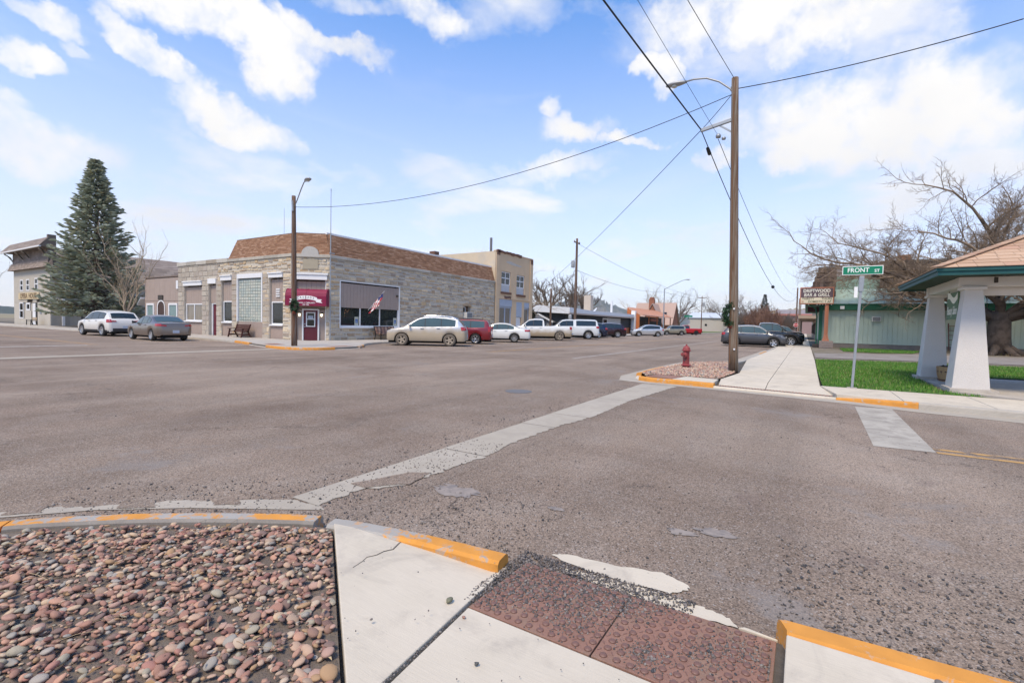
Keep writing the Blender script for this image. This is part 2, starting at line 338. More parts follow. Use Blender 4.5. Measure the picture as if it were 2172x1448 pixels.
rj = random.Random(3)
def jag(pts, n=6, a=.03):
    o = []
    for i in range(len(pts)-1):
        p, q = pts[i], pts[i+1]
        for k in range(n):
            t = k/n; o.append((p[0]+(q[0]-p[0])*t+(rj.uniform(-a, a)), p[1]+(q[1]-p[1])*t+(rj.uniform(-a, a))))
    o.append(pts[-1]); return o
# concrete valley gutter across the near side of the side street; slabs with a ragged asphalt edge
gr = [(2.45,3.30),(2.62,3.31),(2.92,3.32),(3.0,3.2),(3.22,3.08),(3.4,3.08),(4.39,3.01),(5.14,3.08),(6.17,3.07),(6.65,3.03),(7.44,2.92),(9.44,2.97),(12.6,2.73)]
def ragged_y(x):
    for (a, b), (c, d) in zip(gr, gr[1:]):
        if a <= x <= c: return b+(d-b)*(x-a)/(c-a)
    return 2.9
gut = tag(sheet('valley_gutter', [R4(2.4,12.6,2.86,3.62)], .002, M_asph), 'pale concrete drain strip running across the side street')
for x0, x1 in ((2.45,4.42),(4.435,6.26),(6.275,7.27),(7.285,9.41),(9.425,12.62)):
    n = int((x1-x0)/.05); edge = [(x0+(x1-x0)*i/n, ragged_y(x0+(x1-x0)*i/n)+rj.uniform(-.025,.03)) for i in range(n+1)]
    sheet('gutter_slab', [edge+[(x1,3.62),(x0,3.63)]], .008, M_gut, parent=gut)
# asphalt spill lying over the near slab
sheet('asphalt_spill', [jag([(2.95,3.5),(3.15,3.42),(3.5,3.3),(3.62,3.12),(3.25,3.05),(3.1,3.22),(2.95,3.3),(2.95,3.5)],4,.008)], .012, M_asph, parent=gut)
fg = tag(sheet('valley_gutter', [R4(-30,14.3,22.3,22.95)], .004, M_gut), 'pale concrete drain strip across the far side street')
# gutter pan along the near kerb, broken by asphalt
pan = tag(sheet('gutter_pan', [jag([(2.5,3.33),(2.38,3.65),(1.94,4.25),(1.58,4.58),(1.31,4.92),(1.04,5.1),(.3,5.65),(-1,6.3),(-4,6.7)],6,.03)+[(-4,6.3),(-1,5.9),(.3,5.3),(1.01,4.98),(1.44,4.61),(1.86,4.08),(2.43,3.18)]], .005, M_gut), 'narrow pale concrete gutter strip outside the near kerb')
for pl in ([(1.62,4.62),(1.8,4.48),(1.72,4.3),(1.55,4.5)], [(2.08,4.16),(2.2,4.0),(2.12,3.82),(2.0,3.98)], [(1.1,5.1),(1.28,5.0),(1.2,4.86),(1.02,5.02)]):
    sheet('asphalt_spill', [jag(pl+[pl[0]],4,.010)], .009, M_asph, parent=pan)
for pl in ([(2.77,1.36),(2.83,1.28),(2.87,.97),(2.94,.7),(2.89,.52),(2.82,.52),(2.74,.6),(2.70,.83),(2.72,1.14)], [(2.64,1.23),(2.68,1.13),(2.69,.85),(2.72,.64),(2.70,.41),(2.68,.3),(2.62,.24),(2.595,.37),(2.595,.66),(2.595,.96)]):
    tag(sheet('gutter_pan', [jag(pl+[pl[0]],5,.012)], .008, M_conc), 'ragged pale strip of bare gutter concrete by the studded plate', kind='structure')
for c, r in (((3.36,2.60),.26),((3.5,1.68),.08),((3.76,.5),.15),((3.62,.72),.12)):
    tag(sheet('worn_patch', [[(c[0]+math.cos(t*PI/14)*r*.5*rj.uniform(.6,1.2), c[1]+math.sin(t*PI/14)*r*rj.uniform(.6,1.2)) for t in range(28)]], .0055, mat('worn_seal', (.275,.232,.20), .85, coord='W', scale=12, var=.25, col2=(.19,.165,.15), mscale=9, mixr=(.45,.6))), 'pale worn scrape in the asphalt near the studded plate', kind='structure')
tag(MB().lathe([(.30,0),(.30,.008),(.26,.010),(.0,.010)], 28, (9.2,5.42,0)).build('manhole_cover', mat('iron_lid', (.17,.155,.145), .55, metal=.3, coord='W', scale=30)), 'small round grey iron cover set in the crossing', 'cover')

# ------------------------------------------------------------------ kerbs
def offs(pts, d):
    o = []
    for i in range(len(pts)):
        a = Vector(pts[max(i-1,0)]); b = Vector(pts[min(i+1, len(pts)-1)]); t = (b-a).normalized(); n = Vector((-t.y, t.x)); o.append((pts[i][0]+n.x*d, pts[i][1]+n.y*d))
    return o
def smooth_path(pts, k=6):
    P = [Vector(p) for p in pts]; P = [P[0]*2-P[1]]+P+[P[-1]*2-P[-2]]; o = []
    for i in range(1, len(P)-2):
        for j in range(k):
            t = j/k; a, b, c, d = P[i-1:i+3]
            o.append(tuple(.5*((2*b)+(c-a)*t+(2*a-5*b+4*c-d)*t*t+(3*b-a-3*c+d)*t**3)))
    o.append(tuple(P[-2])); return o
def kerb(pts, side, m, parent, h=.13, w=.16, name='kerb_stone', zb=-.06):
    ms = m if isinstance(m, list) else [m]
    hs = h if isinstance(h, (list, tuple)) else [h]*len(pts)
    b = MB(); n = len(pts); prof = [(0, 'b'), (.012, -.035), (.022, -.012), (.045, 0), (.075, 0), (w-.02, -.002), (w, -.02), (w, 'b')]
    rows = [offs(pts, side*d) for d, _ in prof]
    for i in range(n):
        for k, (d, z) in enumerate(prof): b.v.append((rows[k][i][0], rows[k][i][1], zb if z == 'b' else hs[i]+z))
    K = len(prof)
    for i in range(n-1):
        for k in range(K): k2 = (k+1) % K; b.f.append((i*K+k, i*K+k2, (i+1)*K+k2, (i+1)*K+k)); b.m.append(1 if len(ms) > 1 and k >= 5 else 0)
    b.f += [tuple(range(K)), tuple(range((n-1)*K, n*K))]; b.m += [0, 0]
    return b.build(name, ms, parent)
def kerb_run(pts, side, parent, painted=(), seg=3.0, h=.13):
    "split a kerb line into separate stones about seg metres long"
    L = [0]
    for a, b in zip(pts, pts[1:]): L.append(L[-1]+math.dist(a, b))
    n = max(1, round(L[-1]/seg)); 
    def at(s):
        for i in range(len(pts)-1):
            if s <= L[i+1]+1e-9:
                t = (s-L[i])/max(1e-9, L[i+1]-L[i]); return (pts[i][0]+(pts[i+1][0]-pts[i][0])*t, pts[i][1]+(pts[i+1][1]-pts[i][1])*t)
        return pts[-1]
    for k in range(n):
        s0, s1 = L[-1]*k/n+.006, L[-1]*(k+1)/n-.006
        q = [at(s0)]+[p for p, l in zip(pts, L) if s0+.02 < l < s1-.02]+[at(s1)]
        kerb(q, side, parent['_m'] if False else KM[0], parent, h)
KM = [M_kerb]
near_kerb = tag(empty('kerb'), 'low curved kerb with worn orange paint round the near corner', kind='structure')
NK = smooth_path([(-9,6.3),(-3,6.1),(-1.2,5.75),(0,5.25),(.94,4.63),(1.38,4.2),(1.72,3.77),(2.05,3.27),(2.28,2.83),(2.43,2.2),(2.52,1.52)], 5)
KM[0] = [M_orgw, M_kerbd]; kerb_run(NK[:40], -1, near_kerb, seg=2.2, h=.098); KM[0] = [M_orgw, M_orgw]; kerb_run(NK[40:], -1, near_kerb, seg=2.0, h=.088)
near_kerb2 = tag(empty('kerb'), 'fresh orange kerb at the lower right beside the studded plate', kind='structure')
KM[0] = M_org; kerb_run([(2.64,.075),(2.66,.03),(2.70,-.8),(2.75,-7)], -1, near_kerb2, seg=3.5, h=.115)

# ------------------------------------------------------------------ near corner: soil, slabs, studded plate
soil = tag(sheet('soil_bed', [[(x, y) for x, y in offs(NK, -.14)[:47]]+[(2.15,2.74),(1.13,1.37),(-2.2,-3.1),(-9,-3)]], .058, M_soil), 'bare brown soil under the near pebbles')
near_pave = tag(sheet('pavement', [[(2.5,1.6),(2.58,.02),(2.62,-7),(-4,-7),(-4,-3),(1.1,1.33),(2.15,2.7),(2.42,2.0)]], .012, M_joint), 'pale concrete footway at the near corner, split by dark joints')
def slab(poly, z1, m, parent, zb=0.0, name='paving_slab', bevel=.006): return MB().prism(poly, zb, z1, 0).build(name, m, parent, bevel=bevel)
_pl = np.linalg.solve(np.array([[2.165,2.735,1],[1.14,1.352,1],[1.985,1.458,1]]), np.array([.098,.088,.038]))
zz = lambda x, y: float(_pl[0]*x+_pl[1]*y+_pl[2])      # the near slab falls evenly towards the ramp
_s1 = [(2.165,2.735),(2.215,2.60),(2.29,2.2),(2.365,1.56),(2.46,1.50),(1.985,1.458),(1.14,1.352)]
slab(_s1, [max(.02, zz(*q)) for q in _s1], M_conc, near_pave)
slab([(1.13,1.322),(1.968,1.432),(1.962,.05),(.18,.05)], [.088,.036,.036,.10], M_conc, near_pave)
slab([(2.50,.022),(2.545,-3.5),(-2.6,-3.5),(.16,.022)], [.112,.112,.112,.11], M_conc, near_pave)
slab([(2.60,.055),(2.62,.20),(2.60,.23),(2.592,.06)], [.018]*4, M_conc, near_pave)
b = MB()
cr = [(2.33,2.22),(2.25,2.20),(2.16,2.165),(2.10,2.185),(2.04,2.18),(1.98,2.20),(1.93,2.18),(1.84,2.16)]
for (p, q), w in zip(zip(cr, cr[1:]), (.008,.010,.009,.007,.006,.005,.004)):
    b.add([(x_, y_, zz(x_, y_)+.002) for x_, y_ in ((p[0],p[1]-w/2),(q[0],q[1]-w/2),(q[0]+.002,q[1]+w/2),(p[0]+.002,p[1]+w/2))], [(0,1,2,3)])
b.build('crack', M_joint, near_pave, recalc=False)
plate = empty('tactile_plate', (1.98,.062,.0), 0, 'rusty brown studded iron plate in the near kerb ramp, half buried in grit', 'plate')
MB().hexa([(0,0,0),(.605,0,0),(.605,.70,0),(0,.70,0),(0,0,.032),(.605,0,.014),(.605,.70,.014),(0,.70,.032)]).build('plate_panel', M_plate, plate, bevel=.003)
MB().hexa([(0,.708,0),(.605,.708,0),(.605,1.375,0),(0,1.375,0),(0,.708,.032),(.605,.708,.014),(.605,1.375,.014),(0,1.375,.032)]).build('plate_panel', M_plate, plate, bevel=.003)
dome = MB().lathe([(.0185,0),(.017,.0045),(.012,.008),(.005,.009),(.0,.0091)], 10).mesh('dome', M_dome, smooth=True)
for i in range(10):
    for j in range(22):
        x, y = .035+i*.0595, .04+j*.0615+(.012 if j > 10 else 0)
        inst('dome', dome, plate, (x, y, .0318-x/.605*.018), (0, .03, 0))
bm = MB()
for i in range(9):
    for j in range(22):
        x, y = .065+i*.0595, .07+j*.0615
        if y < 1.36: bm.bar((x-.009,y-.006*(1 if (i+j)%2 else -1),.0326-x/.605*.018), (x+.009,y+.006*(1 if (i+j)%2 else -1),.0326-x/.605*.018), .004, .0025)
tag(bm.build('grip_ribs', M_dome, plate), kind='stuff')

# ------------------------------------------------------------------ pebbles
PAL = [tuple(c*k for c,k in zip(p,(1.52,1.36,1.18))) for p in [(.20,.125,.105),(.26,.17,.14),(.15,.085,.078),(.30,.225,.18),(.235,.155,.135),(.17,.115,.10),(.33,.265,.20),(.125,.085,.08),(.25,.20,.165),(.22,.215,.21),(.215,.13,.11),(.185,.145,.125),(.30,.19,.15),(.30,.26,.22),(.22,.215,.185),(.24,.17,.11),(.135,.10,.095),(.26,.185,.165),(.20,.20,.195),(.24,.135,.12)]]
M_peb = mat('river_pebble', None, .8, pal=PAL, var=.28, scale=28, bump=.15, bscale=70, spec=.2)
M_peb2 = mat('river_pebble_small', None, .75, pal=[tuple(min(1,c*1.15+.02) for c in p) for p in PAL], var=.25, scale=40, coord='W')
def ico(sub):
    b = bmesh.new(); bmesh.ops.create_icosphere(b, subdivisions=sub, radius=1.0)
    v = np.array([q.co[:] for q in b.verts]); f = [tuple(x.index for x in q.verts) for q in b.faces]; b.free(); return v, np.array(f)
IV1, IF1 = ico(1); IV2, IF2 = ico(2); IV3, IF3 = ico(3)
rng = np.random.default_rng(11)
def lumpy(V, seed, a=.16):
    r = np.random.default_rng(seed); o = V.copy(); k = r.normal(size=(5, 3))*1.3; ph = r.uniform(0, 6, 5)
    d = 1+a*sum(np.sin(V@k[i]+ph[i]) for i in range(5))/2.2; return o*d[:, None]
def mesh_np(name, V, F, m, smooth=True):
    me = bpy.data.meshes.new(name); n = len(F)*3
    me.vertices.add(len(V)); me.vertices.foreach_set('co', V.astype(np.float32).ravel())
    me.loops.add(n); me.loops.foreach_set('vertex_index', F.astype(np.int32).ravel())
    me.polygons.add(len(F)); me.polygons.foreach_set('loop_start', np.arange(0, n, 3, dtype=np.int32))
    try: me.polygons.foreach_set('loop_total', np.full(len(F), 3, dtype=np.int32))
    except Exception: pass
    me.materials.append(m)
    if smooth: me.polygons.foreach_set('use_smooth', np.ones(len(F), dtype=bool))
    me.update(calc_edges=True); me.validate(); return me
def rotm(yaw, tx, ty):
    cz, sz = np.cos(yaw), np.sin(yaw); cx, sx_ = np.cos(tx), np.sin(tx); cy, sy = np.cos(ty), np.sin(ty)
    return np.array([[cz,-sz,0],[sz,cz,0],[0,0,1]])@np.array([[1,0,0],[0,cx,-sx_],[0,sx_,cx]])@np.array([[cy,0,sy],[0,1,0],[-sy,0,cy]])
SHAPES1 = [lumpy(IV1, 50+i, .2) for i in range(10)]; SHAPES0 = [lumpy(IV1 if False else IV1, 90+i, .25) for i in range(6)]
IV0, IF0 = ico(1)
def scatter_mesh(name, items, m, shapes=SHAPES1, F=IF1, smooth=True):
    "items: (x,y,z,a,b,c,yaw,tx,ty)"
    nv = len(shapes[0]); V = np.empty((len(items)*nv, 3)); FF = np.empty((len(items)*len(F), 3), int)
    for i, (x, y, z, a, b, c, yw, tx, ty) in enumerate(items):
        V[i*nv:(i+1)*nv] = (shapes[i % len(shapes)]*(a, b, c))@rotm(yw, tx, ty).T+(x, y, z); FF[i*len(F):(i+1)*len(F)] = F+i*nv
    return mesh_np(name, V, FF, m, smooth)
def inside(px, py, poly):
    c = False; j = len(poly)-1
    for i in range(len(poly)):
        if (poly[i][1] > py) != (poly[j][1] > py) and px < (poly[j][0]-poly[i][0])*(py-poly[i][1])/(poly[j][1]-poly[i][1])+poly[i][0]: c = not c
        j = i
    return c
bedpoly = [(x, y) for x, y in offs(NK, -.20)[22:47]]+[(2.13,2.72),(1.12,1.40),(.75,.92),(.35,.7),(-.3,1.6),(-.9,3.2),(-1.2,5.4)]
bed = tag(empty('pebble_bed', (0,0,0)), 'bed of reddish brown river pebbles inside the near kerb', 'pebble bed')
items = []; r = random.Random(5)
def dens(x, y):   # thinner towards the walk at the near right, where soil shows
    d = (2.15-x)*.79-(2.74-y)*.62 if False else ((x-1.12)*(2.74-1.37)-(y-1.37)*(2.15-1.12))/1.714   # signed distance to slab edge (negative inside the bed)
    near = max(0, 1-abs(d)/.42)*max(0, min(1, (2.1-y)/.6))
    return 1-.72*near
tries = 0
while len(items) < 11500 and tries < 55000:
    tries += 1; x, y = r.uniform(-1.1, 2.25), r.uniform(.72, 5.3)
    if not inside(x, y, bedpoly) or r.random() > dens(x, y): continue
    a = r.choice((.012,.015,.018,.022,.026,.032,.04))*r.uniform(.8,1.25)*.70; 
    items.append((x, y, .06+r.random()**2*.026+a*.2, a, a*r.uniform(.6,.9), a*r.uniform(.30,.52), r.uniform(0, 6.3), r.gauss(0,.24), r.gauss(0,.24)))
dist = [math.hypot(i[0], i[1]) for i in items]
vis = sorted([i for i in range(len(items)) if items[i][0]*fw.x+items[i][1]*fw.y > 1.35 and dist[i] < 2.6 and (items[i][0]*rt.x+items[i][1]*rt.y) > -1.02*(items[i][0]*fw.x+items[i][1]*fw.y)], key=lambda i: -items[i][3]/dist[i])[:300]; vs = set(vis)
pm = [mesh_np('pebble', lumpy(IV3 if False else IV2, 200+i, .2), IF2, M_peb) for i in range(12)]
for k, i in enumerate(vis):
    it = items[i]; inst('pebble', pm[k % 12], bed, it[:3], (it[7], it[8], it[6]), it[3:6])
rest = [items[i] for i in range(len(items)) if i not in vs]; SH2 = [lumpy(IV2, 150+i, .22) for i in range(10)]
for sub, sh_, F_ in (([q for q in rest if q[3] > .0165], SH2, IF2), ([q for q in rest if q[3] <= .0165], SHAPES1, IF1)):
    o = bpy.data.objects.new('pebbles', scatter_mesh('pebbles', sub, M_peb, sh_, F_)); COL.objects.link(o); o.parent = bed; tag(o, kind='stuff')
# dry leaf scraps and straw between the pebbles
b = MB(); r = random.Random(9)
for k in range(260):
    x, y = r.uniform(-.9,2.1), r.uniform(1,5.0)
    if not inside(x, y, bedpoly): continue
    a = r.uniform(0,6.3); l = r.uniform(.012,.03); w = l*r.uniform(.25,.6); z = .088+r.uniform(0,.012); c, s = math.cos(a), math.sin(a)
    b.add([(x-c*l,y-s*l,z),(x+s*w,y-c*w,z+.008),(x+c*l,y+s*l,z+.003),(x-s*w,y+c*w,z+.01)], [(0,1,2),(0,2,3)])
for k in range(120):
    x, y = r.uniform(.2,2.1), r.uniform(1,4.6)
    if not inside(x, y, bedpoly): continue
    a = r.uniform(0,6.3); l = r.uniform(.03,.09); c, s = math.cos(a)*l, math.sin(a)*l
    b.tube([(x-c,y-s,.088),(x,y,.098),(x+c,y+s,.09)], .0011, 3)
tag(b.build('leaf_litter', mat('dry_leaf', None, .9, pal=[(.38,.26,.13),(.30,.18,.085),(.42,.31,.18),(.24,.14,.07),(.46,.36,.22)], var=.2)), 'dry leaf scraps and straw among the near pebbles', kind='stuff')
# grit swept over the plate and along the kerbs
M_grit = mat('road_grit', None, .9, pal=[(.10,.088,.08),(.15,.13,.118),(.075,.07,.068),(.19,.165,.15),(.12,.10,.09),(.24,.21,.185),(.055,.055,.06)], var=.2, coord='W', scale=50)
its = []; r = random.Random(21)
def grit(n, fx, s0=.003, s1=.008, z=0):
    for k in range(n):
        x, y = fx(); s = r.uniform(s0, s1)*(1 if r.random() > .06 else 1.7); its.append((x, y, (z(x, y) if callable(z) else z)+s*.3, s, s*r.uniform(.6,1), s*r.uniform(.5,.8), r.uniform(0,6.3), r.gauss(0,.4), r.gauss(0,.4)))
pz = lambda x, y: .032-max(0, min(1, (x-1.98)/.605))*.018
def tri():
    while True:
        x, y = r.uniform(2.0,2.72), r.uniform(.45,1.52)
        if (x-2.0)/.6+(y-.45)/1.0 > .82+r.random()*.45: return x, y
grit(3600, tri, .003, .0075, lambda x, y: pz(x, y) if x < 2.585 else .012)
for cx_, cy_, sg, n in ((2.12,.55,.06,330),(2.3,.33,.07,300),(2.08,.18,.06,260),(2.45,.75,.08,330),(2.2,.95,.09,420),(2.45,.2,.06,160),(2.35,.12,.05,120)):
    grit(n, lambda: (min(2.58, max(1.99, r.gauss(cx_, sg))), min(1.42, max(.08, r.gauss(cy_, sg)))), .0025, .006, pz)
def along(pts, d0, d1):
    q = offs(pts, 0)
    def f():
        i = r.randrange(len(pts)-1); t = r.random(); d = d0+(d1-d0)*r.random()**2
        a, c = pts[i], pts[i+1]; L_ = math.dist(a, c); nx, ny = -(c[1]-a[1])/L_, (c[0]-a[0])/L_
        return a[0]+(c[0]-a[0])*t+nx*d, a[1]+(c[1]-a[1])*t+ny*d
    return f
grit(1500, along(NK[20:], .03, 1.0), .003, .009, .002)
grit(1500, along([(2.66,.06),(2.7,-.8),(2.72,-1.6)], .05, 1.3), .003, .010, .002)
grit(2200, lambda: (2.7+abs(r.gauss(0,1.2)), r.uniform(-2.6,3.6)), .0025, .0062, .002)
grit(600, lambda: (r.uniform(2.7,9), r.uniform(-4,9)), .003, .008, .002)
grit(500, lambda: (r.uniform(1.5,12), 3.62+abs(r.gauss(0,.25))), .004, .010, .002)
grit(420, lambda: (r.uniform(2.5,5), r.uniform(3.05,3.6)), .003, .008, .009)
grit(160, lambda: (lambda t: (1.14+.84*t+r.gauss(0,.006), 1.338+.108*t+r.gauss(0,.006)))(r.random()), .002, .005, lambda x, y: .10-.066*(x-1.14)/.84-.012)
grit(60, lambda: (r.uniform(1.2,2.4), r.uniform(.2,2.3)), .002, .005, lambda x, y: .105-max(0, (x-1.14))*.07 if y < 1.4 else .112-max(0,(1.8-y))*.08)
o = bpy.data.objects.new('road_grit', scatter_mesh('road_grit', its, M_grit, [lumpy(ico(1)[0]*1.0, 300+i, .3) for i in range(6)], IF1, False)); COL.objects.link(o); tag(o, 'loose dark grit scattered on the asphalt and the studded plate', kind='stuff')
for k, (x, y, z, s, c, lab) in enumerate(((1.93,1.53,.052,.021,(.16,.155,.10),'olive green pebble on the pale slab beside the joint'),(1.87,1.385,.045,.011,(.30,.17,.13),'small pink pebble just below the slab joint'),(1.62,1.13,.066,.012,(.09,.09,.085),'small dark pebble on the lower pale slab'),(2.46,-.50,.116,.02,(.16,.14,.12),'smooth brown pebble on the slab by the orange kerb'))):
    o = bpy.data.objects.new('loose_pebble', mesh_np('loose_pebble', lumpy(IV3, 400+k, .3)*(s, s*.75, s*.62), IF3, mat('loose_pebble_%d' % k, c, .6, scale=30, bump=.1))); COL.objects.link(o); o.location = (x, y, z+s*.4); o.rotation_euler = (0,0,k*1.3); tag(o, lab, 'pebble')
c = b = None

# ------------------------------------------------------------------ far corners: pavements, kerbs, lawn
def clip(poly, x0, x1, y0, y1):
    def cut(P, f, inter):
        o = []
        for i in range(len(P)):
            a, b = P[i-1], P[i]; fa, fb = f(a), f(b)
            if fb:
                if not fa: o.append(inter(a, b))
                o.append(b)
            elif fa: o.append(inter(a, b))
        return o
    ix = lambda X: (lambda a, b: (X, a[1]+(b[1]-a[1])*(X-a[0])/(b[0]-a[0])))
    iy = lambda Y: (lambda a, b: (a[0]+(b[0]-a[0])*(Y-a[1])/(b[1]-a[1]), Y))
    for f, g in ((lambda p: p[0] >= x0, ix(x0)), (lambda p: p[0] <= x1, ix(x1)), (lambda p: p[1] >= y0, iy(y0)), (lambda p: p[1] <= y1, iy(y1))):
        if poly: poly = cut(poly, f, g)
    return poly
def area(P): return abs(sum(P[i-1][0]*P[i][1]-P[i][0]*P[i-1][1] for i in range(len(P))))/2
def slab_field(poly, xs, ys, z, m, parent, gap=.007):
    for x0, x1 in zip(xs, xs[1:]):
        for y0, y1 in zip(ys, ys[1:]):
            q = clip(poly, x0+gap, x1-gap, y0+gap, y1-gap)
            if len(q) >= 3 and area(q) > .02: MB().prism(q, z-.1, z).build('paving_slab', m, parent)
fr = lambda a, b, s: [a+i*s for i in range(int((b-a)/s)+1)]+[b]
# --- far left block (stone building corner)
FK = smooth_path([(16.6,150),(16.6,60),(16.6,40),(16.58,34),(16.4,31.4),(16.0,29),(15.35,26.8)], 3)
FK2 = [(15.35,26.8),(14.95,25.3),(14.62,24.0)]
FK3 = smooth_path([(14.62,24.0),(14.35,22.6),(14.5,21.2),(15.2,20.5),(16.1,20.35)], 4)
FK4 = [(16.1,20.35),(17.0,20.36),(17.9,20.6)]
FK5 = smooth_path([(17.9,20.6),(19.0,21.5),(20.0,22.6),(21.2,23.5),(22.8,24.15)], 3)
FK6 = [(22.8,24.15),(40,24.2),(61,24.2)]
left_pave = tag(MB().prism(offs(FK+FK2[1:]+FK3[1:]+FK4[1:]+FK5[1:]+FK6[1:], .07)+[(61,30),(30,31),(26,46),(21,150)], -.08, .085).build('pavement', M_joint), 'pale concrete footway round the stone building corner', kind='structure')
lp = offs(FK, .16)+[(14.8,24.0)]+offs(FK3, .16)+[(17.0,20.5)]+offs(FK5, .16)+offs(FK6, .16)+[(61,27.75),(21.55,27.75),(19.95,29.9),(19.95,150)]
slab_field(lp, [13.5,15,16.6,18.3,20.02], [20,21.6,23.1,24.6,26.2,27.8,29.4]+fr(31, 150, 1.7)[:30]+[150], .12, M_conc2, left_pave)
slab_field(lp, [20.02]+fr(21.6, 61, 1.8), [21.5,24.6,26.2,27.9], .12, M_conc2, left_pave)
lk = tag(empty('kerb'), 'kerb with orange painted noses round the stone building corner', kind='structure')
KM[0] = M_kerb; kerb_run(FK[:13], 1, lk, seg=12); kerb_run(FK[12:15], 1, lk, seg=3)
KM[0] = M_org; kerb_run(FK[14:], 1, lk, seg=4); kerb_run(FK3, 1, lk, seg=2.2); 
KM[0] = M_orgw; kerb_run(FK5[:5], 1, lk, seg=3); KM[0] = M_kerb; kerb_run(FK5[4:], 1, lk, seg=3, h=.12); kerb_run(FK6, 1, lk, seg=3)
KM[0] = M_gut
for P in (FK2, FK4): kerb(P, 1, M_conc2, lk, h=.035, w=.3)
def flat_plate(poly, z, lab):
    o = MB().prism(poly, z-.03, z).build('tactile_plate', M_plate); tag(o, lab, 'plate'); return o
flat_plate([(15.05,24.2),(15.5,25.7),(16.2,25.5),(15.75,24.0)], .126, 'brown studded ramp plate left of the wooden lamp pole')
flat_plate([(16.25,20.7),(17.7,20.85),(17.6,21.5),(16.2,21.35)], .126, 'brown studded ramp plate right of the wooden lamp pole')
sheet('lot', [[(21,150),(21,46),(30,31),(61,30),(61,24.2),(420,24.2),(420,200),(16.6,200),(16.6,150)]], .07, M_dirt)
KM[0] = M_kerb; fk = tag(empty('kerb'), 'long kerb along the far side of the main street', kind='structure'); kerb_run([(66,24.2),(120,24.3),(240,24.3)], 1, fk, seg=18)
far_pave = tag(MB().prism(R4(66,240,24.36,27.5), 0, .12).build('pavement', M_conc2), 'far concrete footway in front of the low dark building', kind='structure')
tag(sheet('driveway', [R4(61,66,24,60)], .085, mat('drive_gravel', (.23,.20,.175), .95, coord='W', scale=2, var=.3, bump=.5)), 'gravel drive beside the low dark building', kind='structure')

# --- far right corner (hydrant bed)
RKa = [(12.0,-60),(12.03,-8),(12.08,-3.3),(12.18,-1.95)]
RKb = [(12.18,-1.95),(12.38,-1.2),(12.58,-.62)]
RKc = [(12.58,-.62),(12.78,.7),(12.93,1.93)]
RKd = smooth_path([(12.93,1.93),(13.05,2.9),(13.12,3.55),(13.32,3.95)], 3)
RKe = [(13.32,3.95),(13.8,4.2),(14.3,4.32)]
RKf = [(14.3,4.32),(15.8,4.36),(17.3,4.32)]
RKg = smooth_path([(17.3,4.32),(19.2,4.28),(20.5,4.12),(21.3,3.45),(22.3,2.5),(24.5,2.36),(27.5,2.3),(39,2.12)], 2)
RKh = [(39,2.12),(80,2.1),(300,2.1)]
right_pave = tag(MB().prism(offs(RKa+RKb[1:]+RKc[1:]+RKd[1:]+RKe[1:]+RKf[1:]+RKg[1:]+RKh[1:], -.07)+[(300,-.5),(14.35,-.5),(14.35,-60)], -.08, .022).build('pavement', M_joint), 'pale concrete footway running past the tall wooden pole', kind='structure')
slab([(13.34,1.86),(14.19,1.93),(14.19,.787),(13.16,.787)], [.055,.122,.122,.052], M_conc, right_pave, .01)
slab([(13.155,.773),(14.19,.773),(14.19,-.37),(12.98,-.60)], [.052,.122,.122,.05], M_conc, right_pave, .01)
slab_field([(14.2,1.93),(16.6,1.72),(24,2.2),(39,1.9),(300,1.9),(300,-.42),(26,-.42),(14.2,-.36)], fr(14.2, 60, 1.9)+fr(62, 120, 6)+[300], [-.5,.78,2.3], .122, M_conc, right_pave)
slab_field([(12.62,-.64),(14.3,-.37),(14.3,-60),(12.17,-60),(12.24,-3.3),(12.34,-1.9)], [12,13.05,14.32] if False else [12,14.32], [-60,-20,-9,-6.2,-4.6,-3.1,-1.75,-.36], .122, M_conc, right_pave)
slab_field([(13.1,1.95),(14.05,1.97),(14.2,2.85),(13.22,3.0)], [12,15], [1,4], .122, M_conc, right_pave)
rk = tag(empty('kerb'), 'kerb with orange painted noses round the hydrant corner', kind='structure')
KM[0] = M_kerb; kerb_run(RKa, -1, rk, seg=4); kerb_run(RKh, -1, rk, seg=25, h=.12); kerb_run(RKg, -1, rk, seg=3, h=.12)
KM[0] = M_org; kerb(RKb, -1, M_org, rk, h=[.13,.10,.05]); kerb(RKd, -1, M_org, rk, h=.12); kerb_run(RKf, -1, rk, seg=3.2, h=.12)
kerb_run([(30.5,2.262),(34.5,2.195)], -1, rk, seg=5, h=.126)
kerb(RKc, -1, M_conc, rk, h=.05, w=.16); kerb(RKe, -1, M_conc, rk, h=.03, w=.16)
sheet('gutter_pan', [[(11.45,-3.4),(11.7,-1.9),(12.1,-.66),(12.6,1.9),(12.72,3.4),(13.0,4.4),(14.2,4.75),(17.4,4.75),(20.8,4.6),(22.5,2.95),(30,2.7),(39,2.5),(39,2.1),(27.5,2.3),(22.3,2.5),(20.5,4.12),(14.3,4.32),(13.32,3.95),(12.93,1.93),(12.58,-.62),(12.18,-1.95),(12.03,-8),(11.6,-8)]], .005, M_gut)
strip = empty('drain_grate', (0,0,0), 0, 'long rusty slotted drain strip across the footway end', 'drain')
d0, d1 = Vector((12.93+.16,1.86,0)), Vector((12.58+.16,-.58,0)); nb = 36
MB().bar((d0.x+.11,d0.y,.03),(d1.x+.11,d1.y,.03),.24,.02).build('frame', mat('drain_back', (.045,.03,.022), .8, coord='W', scale=20), strip)
for k in range(nb):
    p = d0.lerp(d1, (k+.5)/nb)
    MB().box(p.x+.0, p.x+.22, p.y-.02, p.y+.02, .041, .052).build('grate_bar', M_plate, strip)
flat_plate([(13.28,3.0),(14.15,2.88),(14.2,3.6),(13.6,3.82)], .124, 'brown studded ramp plate at the hydrant corner tip')
